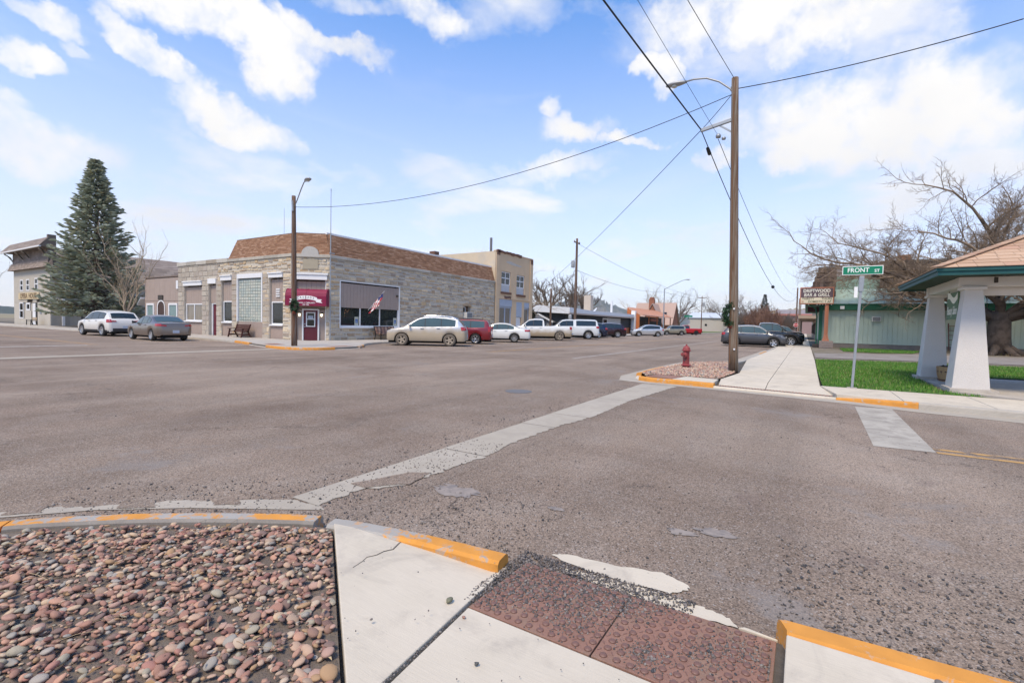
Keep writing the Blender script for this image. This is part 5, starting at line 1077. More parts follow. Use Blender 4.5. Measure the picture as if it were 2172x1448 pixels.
solid(bh, 'skylight', M_glass, [(136.2,33.2,4.55),(136.2,34.2,4.55),(137.0,34.2,5.55),(137.0,33.2,5.55),(136.2,33.2,4.75),(136.2,34.2,4.75),(137.0,34.2,5.75),(137.0,33.2,5.75)], [(0,3,2,1),(4,5,6,7),(0,1,5,4),(1,2,6,5),(2,3,7,6),(3,0,4,7)])
# --- long beige shed at the end of the street
bs_ = root_at('beige_shed', (245,33,.05), 'long beige metal shed with pale roof far down the street')
M_bsd = mat('beige_metal', (.43,.39,.335), .7, coord='W', var=.05); wbox(bs_, 'wall', M_bsd, 240, 262, 13.5, 48, .05, 6.5); solid(bs_, 'roof', mat('pale_blue_roof', (.52,.56,.60), .5, coord='W', var=.05), [(239.4,13,6.4),(239.4,48.6,6.4),(251,48.6,9.2),(251,13,9.2),(263,13,6.4),(263,48.6,6.4)], [(0,1,2,3),(3,2,5,4),(0,3,4),(1,5,2),(0,4,5,1)])
wsh = Wall(bs_, (240,48), (0,-1)); groove_panel(wsh, 0, 34.5, .1, 6.3, 1.2, M_bsd, .03, 'ribbed_wall')
for u in (7.5, 17.5, 18.8): wsh.part('window', M_glass, u, u+1.0, .03, .06, 2.6, 3.6)
# --- far pink building with strip window, and old canopy beyond the bar
pk = root_at('far_block', (230,5,.05), 'small mauve building with a white window strip beyond the street end'); wbox(pk, 'wall', mat('mauve_wall', (.27,.19,.18), .9, coord='W'), 228, 240, -3, 14, .05, 7.5); wk = Wall(pk, (228,14), (0,-1)); wk.part('roof_edge', mat('rust_edge', (.4,.16,.13), .7), -.5, 17.5, 0, .8, 7.4, 8.2)
for k in range(6): wk.window(1.5+k*1.5,2.8+k*1.5,3.6,5.2,M_trim,M_glass,.02,.15)
wk.part('upper_block', mat('grey_lilac', (.36,.34,.37), .85), 3, 16, -6, -2, 7.5, 10)

# ------------------------------------------------------------------ green bar building
gb = root_at('green_bar', (54,-6,.1), 'pale green boarded bar with green metal roof and shingled front') if False else empty('green_bar', (54,-6,.1), 0, 'pale green boarded bar with green metal roof and shake shingle front', 'building')
M_mint = mat('mint_board', (.42,.49,.405), .8, coord='W', scale=1.2, var=.08); M_dkg = mat('dark_green_trim', (.012,.095,.05), .6, coord='W', var=.12); M_gmr = mat('green_metal_roof', (.34,.45,.40), .38, coord='W', metal=.0, spec=.6, var=.12); M_gmw = mat('green_metal_wall', (.29,.42,.355), .6, coord='W', var=.06); M_lil = mat('lilac_grey', (.40,.37,.38), .8, coord='W', var=.06)
M_found = mat('foundation', (.20,.17,.145), .95, coord='W', var=.3, scale=3)
GX = 49.0; wg = Wall(gb, (GX,-1.2), (0,-1)); wgf = Wall(gb, (75,-1.2), (-1,0))
wbox(gb, 'wall', M_mint, GX+.04, 75, -40, -1.25, .5, 3.75); wbox(gb, 'foundation', M_found, GX+.02, 75, -40.1, -1.22, .05, .52)
groove_panel(wg, 0, 38, .5, 3.35, .32, M_mint, .02, 'board_siding', gap=.016); wg.part('fascia', M_dkg, -.1, 38, -.1, .42, 3.28, 3.76, .01); wg.part('soffit_lip', M_dkg, -.12, 38, .36, .46, 3.7, 3.8)
b = MB()
for k in range(64): b.hexa([wg.p(k*.6+.02,.46,3.78),wg.p(k*.6+.56,.46,3.78),wg.p(k*.6+.56,-2.0,5.15),wg.p(k*.6+.02,-2.0,5.15),wg.p(k*.6+.02,.46,3.81),wg.p(k*.6+.56,.46,3.81),wg.p(k*.6+.56,-2.0,5.18),wg.p(k*.6+.02,-2.0,5.18)]) if False else None
for k in range(64):
    b = MB(); b.hexa([wg.p(k*.6+.015,.46,3.77),wg.p(k*.6+.585,.46,3.77),wg.p(k*.6+.585,-2.0,5.15),wg.p(k*.6+.015,-2.0,5.15),wg.p(k*.6+.015,.46,3.80),wg.p(k*.6+.585,.46,3.80),wg.p(k*.6+.585,-2.0,5.18),wg.p(k*.6+.015,-2.0,5.18)]); b.bar(wg.p(k*.6+.6,.46,3.82), wg.p(k*.6+.6,-2.0,5.2), .04,.05); b.build('roof_panel', M_gmr, gb)
wbox(gb, 'roof_deck', M_roofdk, GX+.1, 75, -40, -1.3, 3.6, 3.74)
wbox(gb, 'upper_wall', M_gmw, 51.05, 75, -5.2, -2.05, 4.9, 6.3); wbox(gb, 'parapet', M_lil, 51.0, 75, -5.15, -2.0, 6.3, 7.15); wbox(gb, 'parapet_cap', M_galv, 50.95, 75, -5.18, -1.95, 7.15, 7.22)
wu = Wall(gb, (51.05,-2.05), (0,-1)); groove_panel(wu, 0, 3.1, 5.2, 6.28, .45, M_gmw, .02, 'ribbed_wall')
MB().tube(rel(gb, [(51.6,-1.75,5.5),(51.6,-1.75,7.6)]),.13,8).build('flue', M_galv, gb)
# shake shingle mansard over the front walk
M_shake = mat('cedar_shake', None, .95, pal=[(.14,.10,.085),(.10,.075,.065),(.175,.13,.11),(.12,.09,.075),(.20,.15,.125)], coord='W', var=.3, scale=10, bump=.5, bscale=30, stretch=(6,6,1))
wmz = Wall(gb, (48.7,-.2), (0,-1)); rr = random.Random(12); b = MB(); 
solid(gb, 'mansard_core', mat('mansard_dark', (.05,.038,.033), .95), [(48.72,-.15,4.4),(48.72,-2.0,4.4),(74,-2,4.4),(74,-.15,4.4),(48.75,-.85,6.85),(48.75,-2.0,6.85),(74,-2,6.85),(74,-.85,6.85)], [(0,3,2,1),(4,5,6,7),(0,1,5,4),(1,2,6,5),(2,3,7,6),(3,0,4,7)])
for k in range(6):
    z0, z1 = 4.4+k*.41, 4.4+(k+1)*.41+.06; t = (z0-4.4)/2.45; u = .72*t-.06
    while u < 1.82:
        w = rr.uniform(.14,.3); d = rr.uniform(.03,.07); b = MB(); b.hexa([wmz.p(u,d+.03,z0+rr.uniform(-.03,.03)),wmz.p(min(u+w-.012,1.86),d+.03,z0+rr.uniform(-.03,.03)),wmz.p(min(u+w-.012,1.86),.0,z0),wmz.p(u,.0,z0),wmz.p(u+.01,d-.02,z1),wmz.p(min(u+w-.012,1.86),d-.02,z1),wmz.p(min(u+w-.012,1.86),-.02,z1),wmz.p(u+.01,-.02,z1)]); b.build('shake', M_shake, gb); u += w
b = MB(); shingles(b, Wall(gb, (74,-.15), (-1,0)), 0, 25.2, 4.4, 6.85, 0, -.7, 6, .3, rr, 0, 0, .05); tag(b.build('front_shakes', M_shake, gb, recalc=False), kind='stuff')
wbox(gb, 'mansard_cap', M_galv, 48.65, 74, -2.05, -.8, 6.85, 6.93); wbox(gb, 'canopy_soffit', M_dkg, 48.7, 74, -2.0, -.1, 4.3, 4.39) if False else wbox(gb, 'canopy_soffit', M_dkg, 48.75, 74, -1.25, .1, 3.75, 4.38)
wbox(gb, 'corner_post', M_dkg, 48.7, 48.9, -1.2, -.95, .12, 3.75); MB().tube(rel(gb, [(48.75,-.8,.15),(48.75,-.8,2.6),(48.75,-.7,3.4),(48.75,-.2,3.75)]),.05,8).build('downpipe', M_dkg, gb); wbox(gb, 'front_door', mat('dark_green_door', (.02,.06,.04), .6), 51, 52, -1.24, -1.15, .15, 2.2)
ac_unit(gb, wg, 3.4, 4.0, 2.35, 2.75, .25); wg.part('flood_lamp', M_trim, 1.2, 1.5, .42, .6, 3.35, 3.6); wg.part('speaker', mat('black_plastic', (.015,.015,.016), .5), -.5, -.1, .1, .5, 4.45, 4.85)
wbox(gb, 'step_block', mat('dark_stone', (.06,.05,.045), .9), 47.9, 48.6, -1.2, -.55, .11, .38)
# hanging bar sign below the canopy and the big roadside sign
hs = empty('hanging_sign', (50.2,-.55,3.4), 0, 'dark red box sign hanging under the bar canopy', 'sign'); MB().box(-.06,.06,-.45,.45,-.25,.2).build('sign_box', mat('dark_red_sign', (.045,.006,.008), .5), hs)
for y in (-.3,.3): MB().tube([(0,y,.2),(0,y,.36)],.012,5).build('hanger', M_bronze, hs)
rs_ = empty('roadside_sign', (47.6,-1.45,.1), 0, 'two tone bar sign with changeable letters on a terracotta pole', 'sign')
M_terra = mat('terracotta_paint', (.40,.155,.085), .7, coord='W', var=.12); M_plum = mat('plum_panel', (.105,.07,.085), .6, coord='W', var=.08); M_crm = mat('letter_board', (.62,.56,.42), .6, coord='W', var=.05); M_sl = mat('cream_letter', (.72,.70,.60), .6); M_bl = mat('black_letter', (.03,.04,.02), .6); M_rl = mat('faded_red_letter', (.45,.12,.09), .6)
b = MB(); b.lathe([(.30,.55),(.21,.85),(.16,1.1),(.155,3.6)],6); b.build('pole', M_terra, rs_); b = MB(); b.box(-.42,.42,-.5,.42,0,.58); b.build('plinth', mat('plinth_brick', (.30,.235,.20), .95, coord='W', var=.3, scale=6, bump=.6, bscale=14), rs_)
for k in range(4):
    MB().box(-.44,.44,-.52,.44,.04+k*.14,.14+k*.14).build('plinth_course', MATS['plinth_brick'], rs_)
MB().box(-.22,.22,-.45,1.95,3.62,5.02).build('cabinet', M_terra, rs_, bevel=.02); MB().box(-.235,-.22,-.38,1.88,4.18,4.94).build('upper_panel', M_plum, rs_); MB().box(-.235,-.22,-.38,1.88,3.70,4.165).build('letter_panel', M_crm, rs_)
R_ = (0,-1,0); text_mesh('DRIFTWOOD', .36, M_sl, 'lettering', rs_, face((-.24,.76,4.72), R_), .03, .002, .87); text_mesh('BAR & GRILL', .38, M_sl, 'lettering', rs_, face((-.24,.76,4.38), R_), .014, .002, .86, shear=.15)
text_mesh('THIRSTY', .23, M_bl, 'lettering', rs_, face((-.24,1.36,4.06), R_), .014, .002, .98); text_mesh('THURS', .23, M_bl, 'lettering', rs_, face((-.24,.05,4.06), R_), .014, .002, 1.0)
text_mesh('DOMESTIC T AP', .23, M_bl, 'lettering', rs_, face((-.24,.54,3.82), R_), .014, .002, .98); text_mesh('$S', .2, M_rl, 'lettering', rs_, face((-.24,1.74,3.82), R_), .01, .002, .8)
bulb = MB().lathe([(0,-.06),(.04,-.03),(.04,.0),(.02,.02)],8).mesh('bulb', mat('clear_bulb', (.8,.8,.72), .3), smooth=True)
for y in (-.3,.1,.3,.5,.7,1.3): inst('bulb', bulb, rs_, (-.15,y,3.6))
# brick building behind the bar, and the long arcade down the walk
bb = empty('brown_brick_building', (64,-12,.1), 0, 'brown brick upper wall with a red chimney above the green roof', 'building')
M_bbk = mat('brown_brick', (.19,.145,.115), .95, coord='W', scale=2, var=.2, bump=.4, bscale=9); wbox(bb, 'wall', M_bbk, 51.4, 74, -20, -5.25, 3.9, 7.35); wbox(bb, 'parapet', mat('tar_parapet', (.12,.11,.10), .9), 51.3, 74, -20, -5.22, 7.35, 7.55); wbox(bb, 'chimney', mat('orange_brick', (.36,.13,.07), .9), 52.2, 53.0, -7.4, -6.5, 7.5, 8.1)
ar_ = empty('arcade_building', (110,-8,.1), 0, 'row of shops with a flat tan canopy over the footway beyond the bar', 'building'); M_tan = mat('tan_wall', (.36,.29,.22), .9, coord='W', var=.12)
wbox(ar_, 'wall', M_tan, 84, 140, -20, -1.3, .1, 5.5); wbox(ar_, 'canopy', mat('tan_canopy', (.34,.255,.185), .85), 84, 118, -1.3, 1.0, 3.3, 3.75); 
for k in range(6): MB().tube(rel(ar_, [(86+k*6,.7,.12),(86+k*6,.7,3.3)]),.08,6).build('canopy_post', M_tan, ar_)
wz = Wall(ar_, (140,-1.3), (-1,0))
for k in range(7): wz.window(3+k*7.5,8+k*7.5,.9,2.8,M_bronze,M_glass,.0,.12)

# ------------------------------------------------------------------ white pillar canopy (old service station)
cp = empty('pillar_canopy', (16.9,-4.4,.13), 0, 'white stucco pillar canopy with brown shingle hip roof and dark green eaves', 'canopy')
M_stuc = mat('white_stucco', (.60,.565,.53), .9, coord='W', scale=3, var=.06, bump=.7, bscale=55); M_wp = mat('white_beam_paint', (.64,.60,.56), .75, coord='W', var=.05); M_gre = mat('peeling_dark_green', (.012,.075,.075), .6, coord='W', var=.2, col2=(.5,.5,.46), mscale=9, mixr=(.74,.76)); M_grs = mat('green_soffit', (.035,.055,.042), .8, coord='W', var=.2)
def col(x, y, w0, w1, z0, z1):
    b = MB(); b.hexa(rel(cp, [(x-w0,y-w0,z0),(x+w0,y-w0,z0),(x+w0,y+w0,z0),(x-w0,y+w0,z0),(x-w1,y-w1,z1),(x+w1,y-w1,z1),(x+w1,y+w1,z1),(x-w1,y+w1,z1)])); c_ = b.build('pillar', M_stuc, cp, bevel=.012)
    l = cp.location; MB().box(x-w1-.06-l.x,x+w1+.06-l.x,y-w1-.06-l.y,y+w1+.06-l.y,z1-.002-l.z,z1+.07-l.z).build('pillar_cap', M_wp, c_ if False else cp, bevel=.01)
E0, E1 = 2.38, 2.84
col(15.62,-3.38,.34,.165,.2,2.56); col(18.95,-3.30,.31,.165,.2,2.56); col(15.62,-9.5,.34,.165,.2,2.56); col(18.95,-9.5,.31,.165,.2,2.56)
wbox(cp, 'footing', M_conc2, 15.15, 16.1, -3.85, -2.98, .1, .205); wbox(cp, 'footing', M_conc2, 18.55, 19.35, -3.72, -2.9, .1, .205)
for nm, bx in (('beam',(15.45,15.79,-10,-3.1)),('beam',(15.79,18.8,-3.5,-3.12)),('beam',(18.8,19.1,-10,-3.1))): wbox(cp, nm, M_wp, *bx, 2.632, 2.86, .01)
wbox(cp, 'inner_beam', M_wp, 15.85, 16.0, -10, -3.5, 2.44, 2.632); wbox(cp, 'ceiling', mat('tan_ceiling', (.42,.36,.30), .85, coord='W'), 15.8, 18.8, -10, -3.5, 2.78, 2.84)
EX0, EX1, EY0, EY1, EZ = 14.55, 19.85, -12, -2.55, 2.88
wbox(cp, 'soffit', M_grs, EX0+.03, EX1-.03, EY0, EY1-.03, EZ-.012, EZ); 
for bx in ((EX0,EX0+.04,EY0,EY1),(EX0+.04,EX1-.04,EY1-.04,EY1),(EX1-.04,EX1,EY0,EY1)): wbox(cp, 'fascia', M_gre, *bx, EZ-.05, EZ+.06); 
for bx in ((EX0-.03,EX0+.01,EY0,EY1+.03),(EX0+.01,EX1-.01,EY1-.01,EY1+.03),(EX1-.01,EX1+.03,EY0,EY1+.03)): wbox(cp, 'drip_board', M_gre, *bx, EZ+.045, EZ+.115)
RZ, xm = 4.25, (EX0+EX1)/2; A0, A1, B1 = (EX0-.05,EY0,EZ+.12), (EX0-.05,EY1+.05,EZ+.12), (EX1+.05,EY1+.05,EZ+.12); Rp = (xm, EY1-2.7, RZ); Rq = (xm, EY0, RZ); B0 = (EX1+.05,EY0,EZ+.12)
solid(cp, 'roof_deck', M_sheath, [A0,A1,B1,B0,Rp,Rq], [(0,4+1-0,4,1) if False else (0,1,4,5),(1,2,4),(2,3,5,4),(0,5,3),(0,3,2,1)])
M_csh = mat('tan_shingle', None, .93, pal=[(.47,.315,.21),(.44,.29,.19),(.52,.355,.24),(.46,.285,.195),(.50,.335,.225),(.42,.27,.18)], coord='W', scale=30, var=.15, bump=.5, bscale=120)
rr = random.Random(3)
def tri_shingles(P0, P1, ridge0, ridge1, rows, sw, lim):
    "shingles on a hip face: eave P0-P1 up to ridge0-ridge1"
    P0, P1, q0, q1 = map(Vector, (P0, P1, ridge0, ridge1)); nrm = (P1-P0).cross(q0-P0).normalized(); nrm = nrm if nrm.z > 0 else -nrm; l = Vector(cp.location); n_ = 0
    for k in range(rows):
        ta, tb = k/rows, min(1, (k+1.15)/rows); a0, a1 = P0.lerp(q0, ta), P1.lerp(q1, ta); b0, b1 = P0.lerp(q0, tb), P1.lerp(q1, tb); L_ = (a1-a0).length; n = max(1, int(L_/sw))
        if L_ < .05: continue
        ed = [0]+[max(0,min(1,(i+(.5 if k % 2 else .0)+rr.uniform(-.12,.12))/n)) for i in range(1, n)]+[1]
        for e, f in zip(ed, ed[1:]):
            if f-e < .004: continue
            g_ = .004/L_; dir_ = (a1-a0); lo0, lo1 = a0+dir_*(e+g_), a0+dir_*(f-g_); hi0, hi1 = lo0+(b0-a0).dot((q0-P0).normalized())*((P0.lerp(P1,.5)*0+(b0+b1)/2-(a0+a1)/2).normalized()), None
            up_ = ((b0+b1)/2-(a0+a1)/2); up_ = up_-dir_.normalized()*up_.dot(dir_.normalized()); hi0, hi1 = lo0+up_, lo1+up_
            # trim to the hip lines
            def cl(p): 
                s_ = (p-b0).dot((b1-b0).normalized()); return b0+(b1-b0).normalized()*max(0, min((b1-b0).length, s_))
            hi0, hi1 = cl(hi0), cl(hi1); t_ = .012*rr.uniform(.9,1.5)
            b = MB(); b.add([lo0-l+nrm*t_, lo1-l+nrm*t_, hi1-l+nrm*.004, hi0-l+nrm*.004, lo0-l, lo1-l], [(0,1,2,3),(0,4,5,1),(0,3,4),(1,5,2)]); b.build('shingle', M_csh, cp, recalc=False); n_ += 1
tri_shingles(A1, A0, Rp, Rq, 14, .30, 300) if False else None
A0v = (EX0-.05,-6.2,EZ+.12); Rqv = (xm,-6.2,RZ)
tri_shingles(A0v, A1, Rqv, Rp, 13, .34, 300); tri_shingles(A1, B1, Rp, Rp, 13, .34, 300)
b = MB(); b.hexa([tuple(Vector(p)-Vector(cp.location)) for p in [(EX0-.05,-12,EZ+.12),(EX0-.05,-6.2,EZ+.12),(xm,-6.2,RZ),(xm,-12,RZ),(EX0-.05,-12,EZ+.14),(EX0-.05,-6.2,EZ+.14),(xm,-6.2,RZ+.02),(xm,-12,RZ+.02)]]); b.build('roof_covering', M_csh, cp)
for a, c in ((A1, Rp), (B1, Rp)):
    a, c = Vector(a)-Vector(cp.location), Vector(c)-Vector(cp.location); n = 16
    for k in range(n):
        p, q = a.lerp(c, k/n), a.lerp(c, (k+1.2)/n); MB().bar(p+Vector((0,0,.03)), q+Vector((0,0,.018)), .24, .012).build('hip_shingle', M_csh, cp)
wbox(cp, 'lamp', M_bronze, 15.3, 15.36, -3.75, -3.69, 2.70, 2.83)
hg = empty('salon_sign', (16.9,-3.3,2.5), 0, 'green board with white ribbon script hanging between the pillars', 'sign')
M_sgr = mat('sage_board', (.10,.17,.095), .7); MB().box(-.55,.55,-.015,.015,-.62,.08).build('board', M_sgr, hg)
for x in (-.45,.45): MB().tube([(x,0,.08),(x,0,.15)],.01,5).build('hook', M_bronze, hg)
b = MB(); n = 16
for k in range(n):
    f_ = lambda t: -.06+.075*math.sin(t*6.0+2.6); t0, t1 = k/n, (k+1)/n; b.add([(-.5+t0,.018,f_(t0)-.08),(-.5+t1,.018,f_(t1)-.08),(-.5+t1,.018,f_(t1)+.08),(-.5+t0,.018,f_(t0)+.08)],[(0,1,2,3)])
b.build('ribbon', M_sl, hg, recalc=False); text_mesh('The Town Mane', .105, M_bl, 'lettering', hg, face((0,.021,-.07), (-1,0,0)), 0, .001) if False else None
text_mesh('Beauty Salon', .30, M_sl, 'lettering', hg, face((0,.02,-.40), (-1,0,0)), .018, .001, .62, shear=.2)
M_brl = mat('barrel_wood', None, .8, pal=[(.42,.26,.12),(.36,.21,.09),(.47,.31,.16),(.33,.19,.085)], var=.3, scale=8, stretch=(3,3,.5)); M_hoop = mat('barrel_hoop', (.09,.04,.025), .7)
def barrel(x, y, rr_, h, lab):
    t = empty('barrel_planter', (x,y,.135), 0, lab, 'planter'); n = 18
    for k in range(n):
        a = 2*PI*k/n; s = MB(); w = math.tan(PI/n)*.97
        pts = []
        for z, rad_ in ((0,rr_*.86),(h*.5,rr_*.97),(h,rr_)): pts.append((z, rad_))
        s.add([(rd*(1 if e > .5 else .9), rd*w*sg, z) for z, rd in pts for e in (0,1) for sg in (-1,1)], [(2,3,7,6),(6,7,11,10),(0,2,6,4),(4,6,10,8),(1,5,7,3),(5,9,11,7),(8,10,11,9)]); o = s.build('stave', M_brl, t, recalc=False); o.rotation_euler = (0,0,a)
    for z in (.06,.5,.62): MB().lathe([(rr_*(.88+.12*z),h*z),(rr_*(.9+.12*z)+.006,h*z),(rr_*(.9+.12*z)+.008,h*(z+.09)),(rr_*(.88+.12*z),h*(z+.09))],24).build('hoop', M_hoop, t)
    its = [(math.cos(q*2.4)*rr_*.8*math.sqrt(q/40), math.sin(q*2.4)*rr_*.8*math.sqrt(q/40), h-.02, .06,.05,.045, q, 0, 0) for q in range(40)]
    o = bpy.data.objects.new('soil', scatter_mesh('soil', its, mat('potting_soil', (.02,.013,.010), .95))); COL.objects.link(o); o.parent = t; tag(o, kind='stuff')
barrel(18.25,-3.72,.44,.42,'half barrel planter full of dark soil at the rear white pillar'); barrel(16.6,-3.55,.30,.40,'half barrel planter mostly hidden behind the front white pillar')
ld = empty('ladder', (48.6,-9.6,.1), 0, 'rusty ladder leaning on the green wall behind the pillars', 'ladder'); M_rust = mat('rust_steel', (.16,.055,.035), .8)
for y in (-.25,.25): MB().bar((-.25,y,0),(.3,y,2.2),.05).build('rail', M_rust, ld)
for k in range(6): MB().bar((-.25+.55*(k+.6)/6.2,-.25,2.2*(k+.6)/6.2),(-.25+.55*(k+.6)/6.2,.25,2.2*(k+.6)/6.2),.035).build('rung', M_rust, ld)

# ------------------------------------------------------------------ vehicles
M_tyre = mat('tyre_rubber', (.025,.024,.023), .85, scale=20, var=.2, bump=.1); M_rim = mat('alloy_rim', (.50,.50,.51), .32, metal=.8, var=.08); M_rimd = mat('dusty_rim', (.36,.30,.23), .6, metal=.3); M_steel = mat('steel_rim', (.30,.29,.28), .5, metal=.5); M_blkrim = mat('black_rim', (.03,.03,.032), .4, metal=.4)
M_und = mat('underbody', (.012,.012,.012), .95); M_plas = mat('black_trim_plastic', (.028,.028,.03), .6); M_cgl = mat('car_glass', (.02,.026,.025), .04, spec=.7, var=.25, scale=1.5); M_cgl2 = mat('car_glass_green', (.06,.085,.078), .04, spec=.7, var=.3, scale=1.3)
M_tail = mat('tail_lamp_red', (.36,.012,.016), .15, spec=.6, coat=.5); M_head = mat('head_lamp', (.62,.64,.65), .12, spec=.7, coat=.6); M_amb = mat('amber_lamp', (.5,.16,.02), .2); M_chr = mat('chrome', (.62,.62,.63), .12, metal=1.0, var=.03); M_lic = mat('licence_plate', (.42,.47,.55), .5)
M_tyred = mat('dusty_tyre', (.13,.11,.09), .9, scale=20, var=.3)
PROF = {
 'suv': dict(top=[(0,.36),(.012,.45),(.03,.51),(.07,.555),(.14,.59),(.215,.62),(.24,.635),(.30,.755),(.385,.905),(.42,.95),(.50,.99),(.60,1.0),(.76,.975),(.86,.935),(.89,.91),(.935,.79),(.968,.665),(.983,.61),(.995,.5),(1,.40)],
   belt=[(0,.40),(.03,.50),(.07,.545),(.25,.605),(.3,.615),(.6,.635),(.9,.66),(.975,.645),(.995,.5),(1,.42)], pil=(.275,.485,.495,.685,.695,.865), ws=(.255,.395), rw=(.898,.962)),
 'sedan': dict(top=[(0,.38),(.01,.46),(.03,.53),(.08,.585),(.18,.625),(.27,.655),(.30,.675),(.36,.79),(.425,.915),(.46,.96),(.54,1.0),(.63,.99),(.70,.945),(.78,.83),(.845,.735),(.87,.72),(.95,.71),(.98,.69),(.993,.58),(1,.42)],
   belt=[(0,.38),(.03,.50),(.08,.555),(.27,.625),(.5,.645),(.8,.675),(.95,.68),(.98,.665),(.993,.57),(1,.42)], pil=(.34,.50,.515,.665,.675,.755), ws=(.31,.435), rw=(.715,.84)),
 'pickup': dict(top=[(0,.42),(.008,.50),(.02,.56),(.05,.595),(.14,.625),(.205,.645),(.225,.66),(.27,.79),(.325,.935),(.35,.965),(.42,1.0),(.52,.995),(.555,.975),(.566,.93),(.576,.66),(.58,.40),(.60,.40),(.99,.40),(.995,.40),(1,.40)],
   belt=[(0,.42),(.02,.53),(.05,.57),(.2,.61),(.3,.63),(.56,.645),(.6,.655),(.99,.655),(.997,.64),(1,.6)], pil=(.255,.40,.412,.545), ws=(.235,.335), rw=None),
 'cap': dict(top=[(0,.42),(.008,.50),(.02,.56),(.05,.595),(.14,.625),(.205,.645),(.225,.66),(.27,.79),(.325,.925),(.35,.955),(.42,.985),(.54,.985),(.548,.97),(.555,.975),(.60,1.0),(.85,1.0),(.93,.985),(.952,.955),(.975,.70),(.985,.64),(.995,.5),(1,.42)],
   belt=[(0,.42),(.02,.53),(.05,.57),(.2,.61),(.3,.63),(.56,.645),(.97,.66),(.985,.62),(.995,.5),(1,.42)], pil=(.255,.40,.412,.53,.58,.93), ws=(.235,.335), rw=(.958,.973)),
}
PROF['jeep'] = dict(PROF['suv'], top=[(0,.42),(.012,.52),(.03,.58),(.07,.615),(.2,.635),(.27,.65),(.29,.66),(.33,.79),(.38,.93),(.41,.965),(.5,.995),(.7,1.0),(.88,.985),(.93,.965),(.955,.88),(.972,.68),(.985,.62),(.995,.5),(1,.42)], pil=(.30,.49,.505,.69,.705,.89), ws=(.30,.375), rw=(.938,.966))
PROF['wagon'] = dict(PROF['jeep'], ws=(.30,.40), pil=(.32,.50,.515,.69,.705,.90))
def lerpL(L, x):
    for (a, b), (c, d) in zip(L, L[1:]):
        if x <= c: return b+(d-b)*max(0,(x-a))/(c-a) if c > a else d
    return L[-1][1]
WPLAN = [(0,.60),(.01,.74),(.03,.86),(.07,.945),(.14,.985),(.22,1),(.8,1),(.9,.985),(.955,.955),(.98,.90),(.993,.82),(1,.70)]
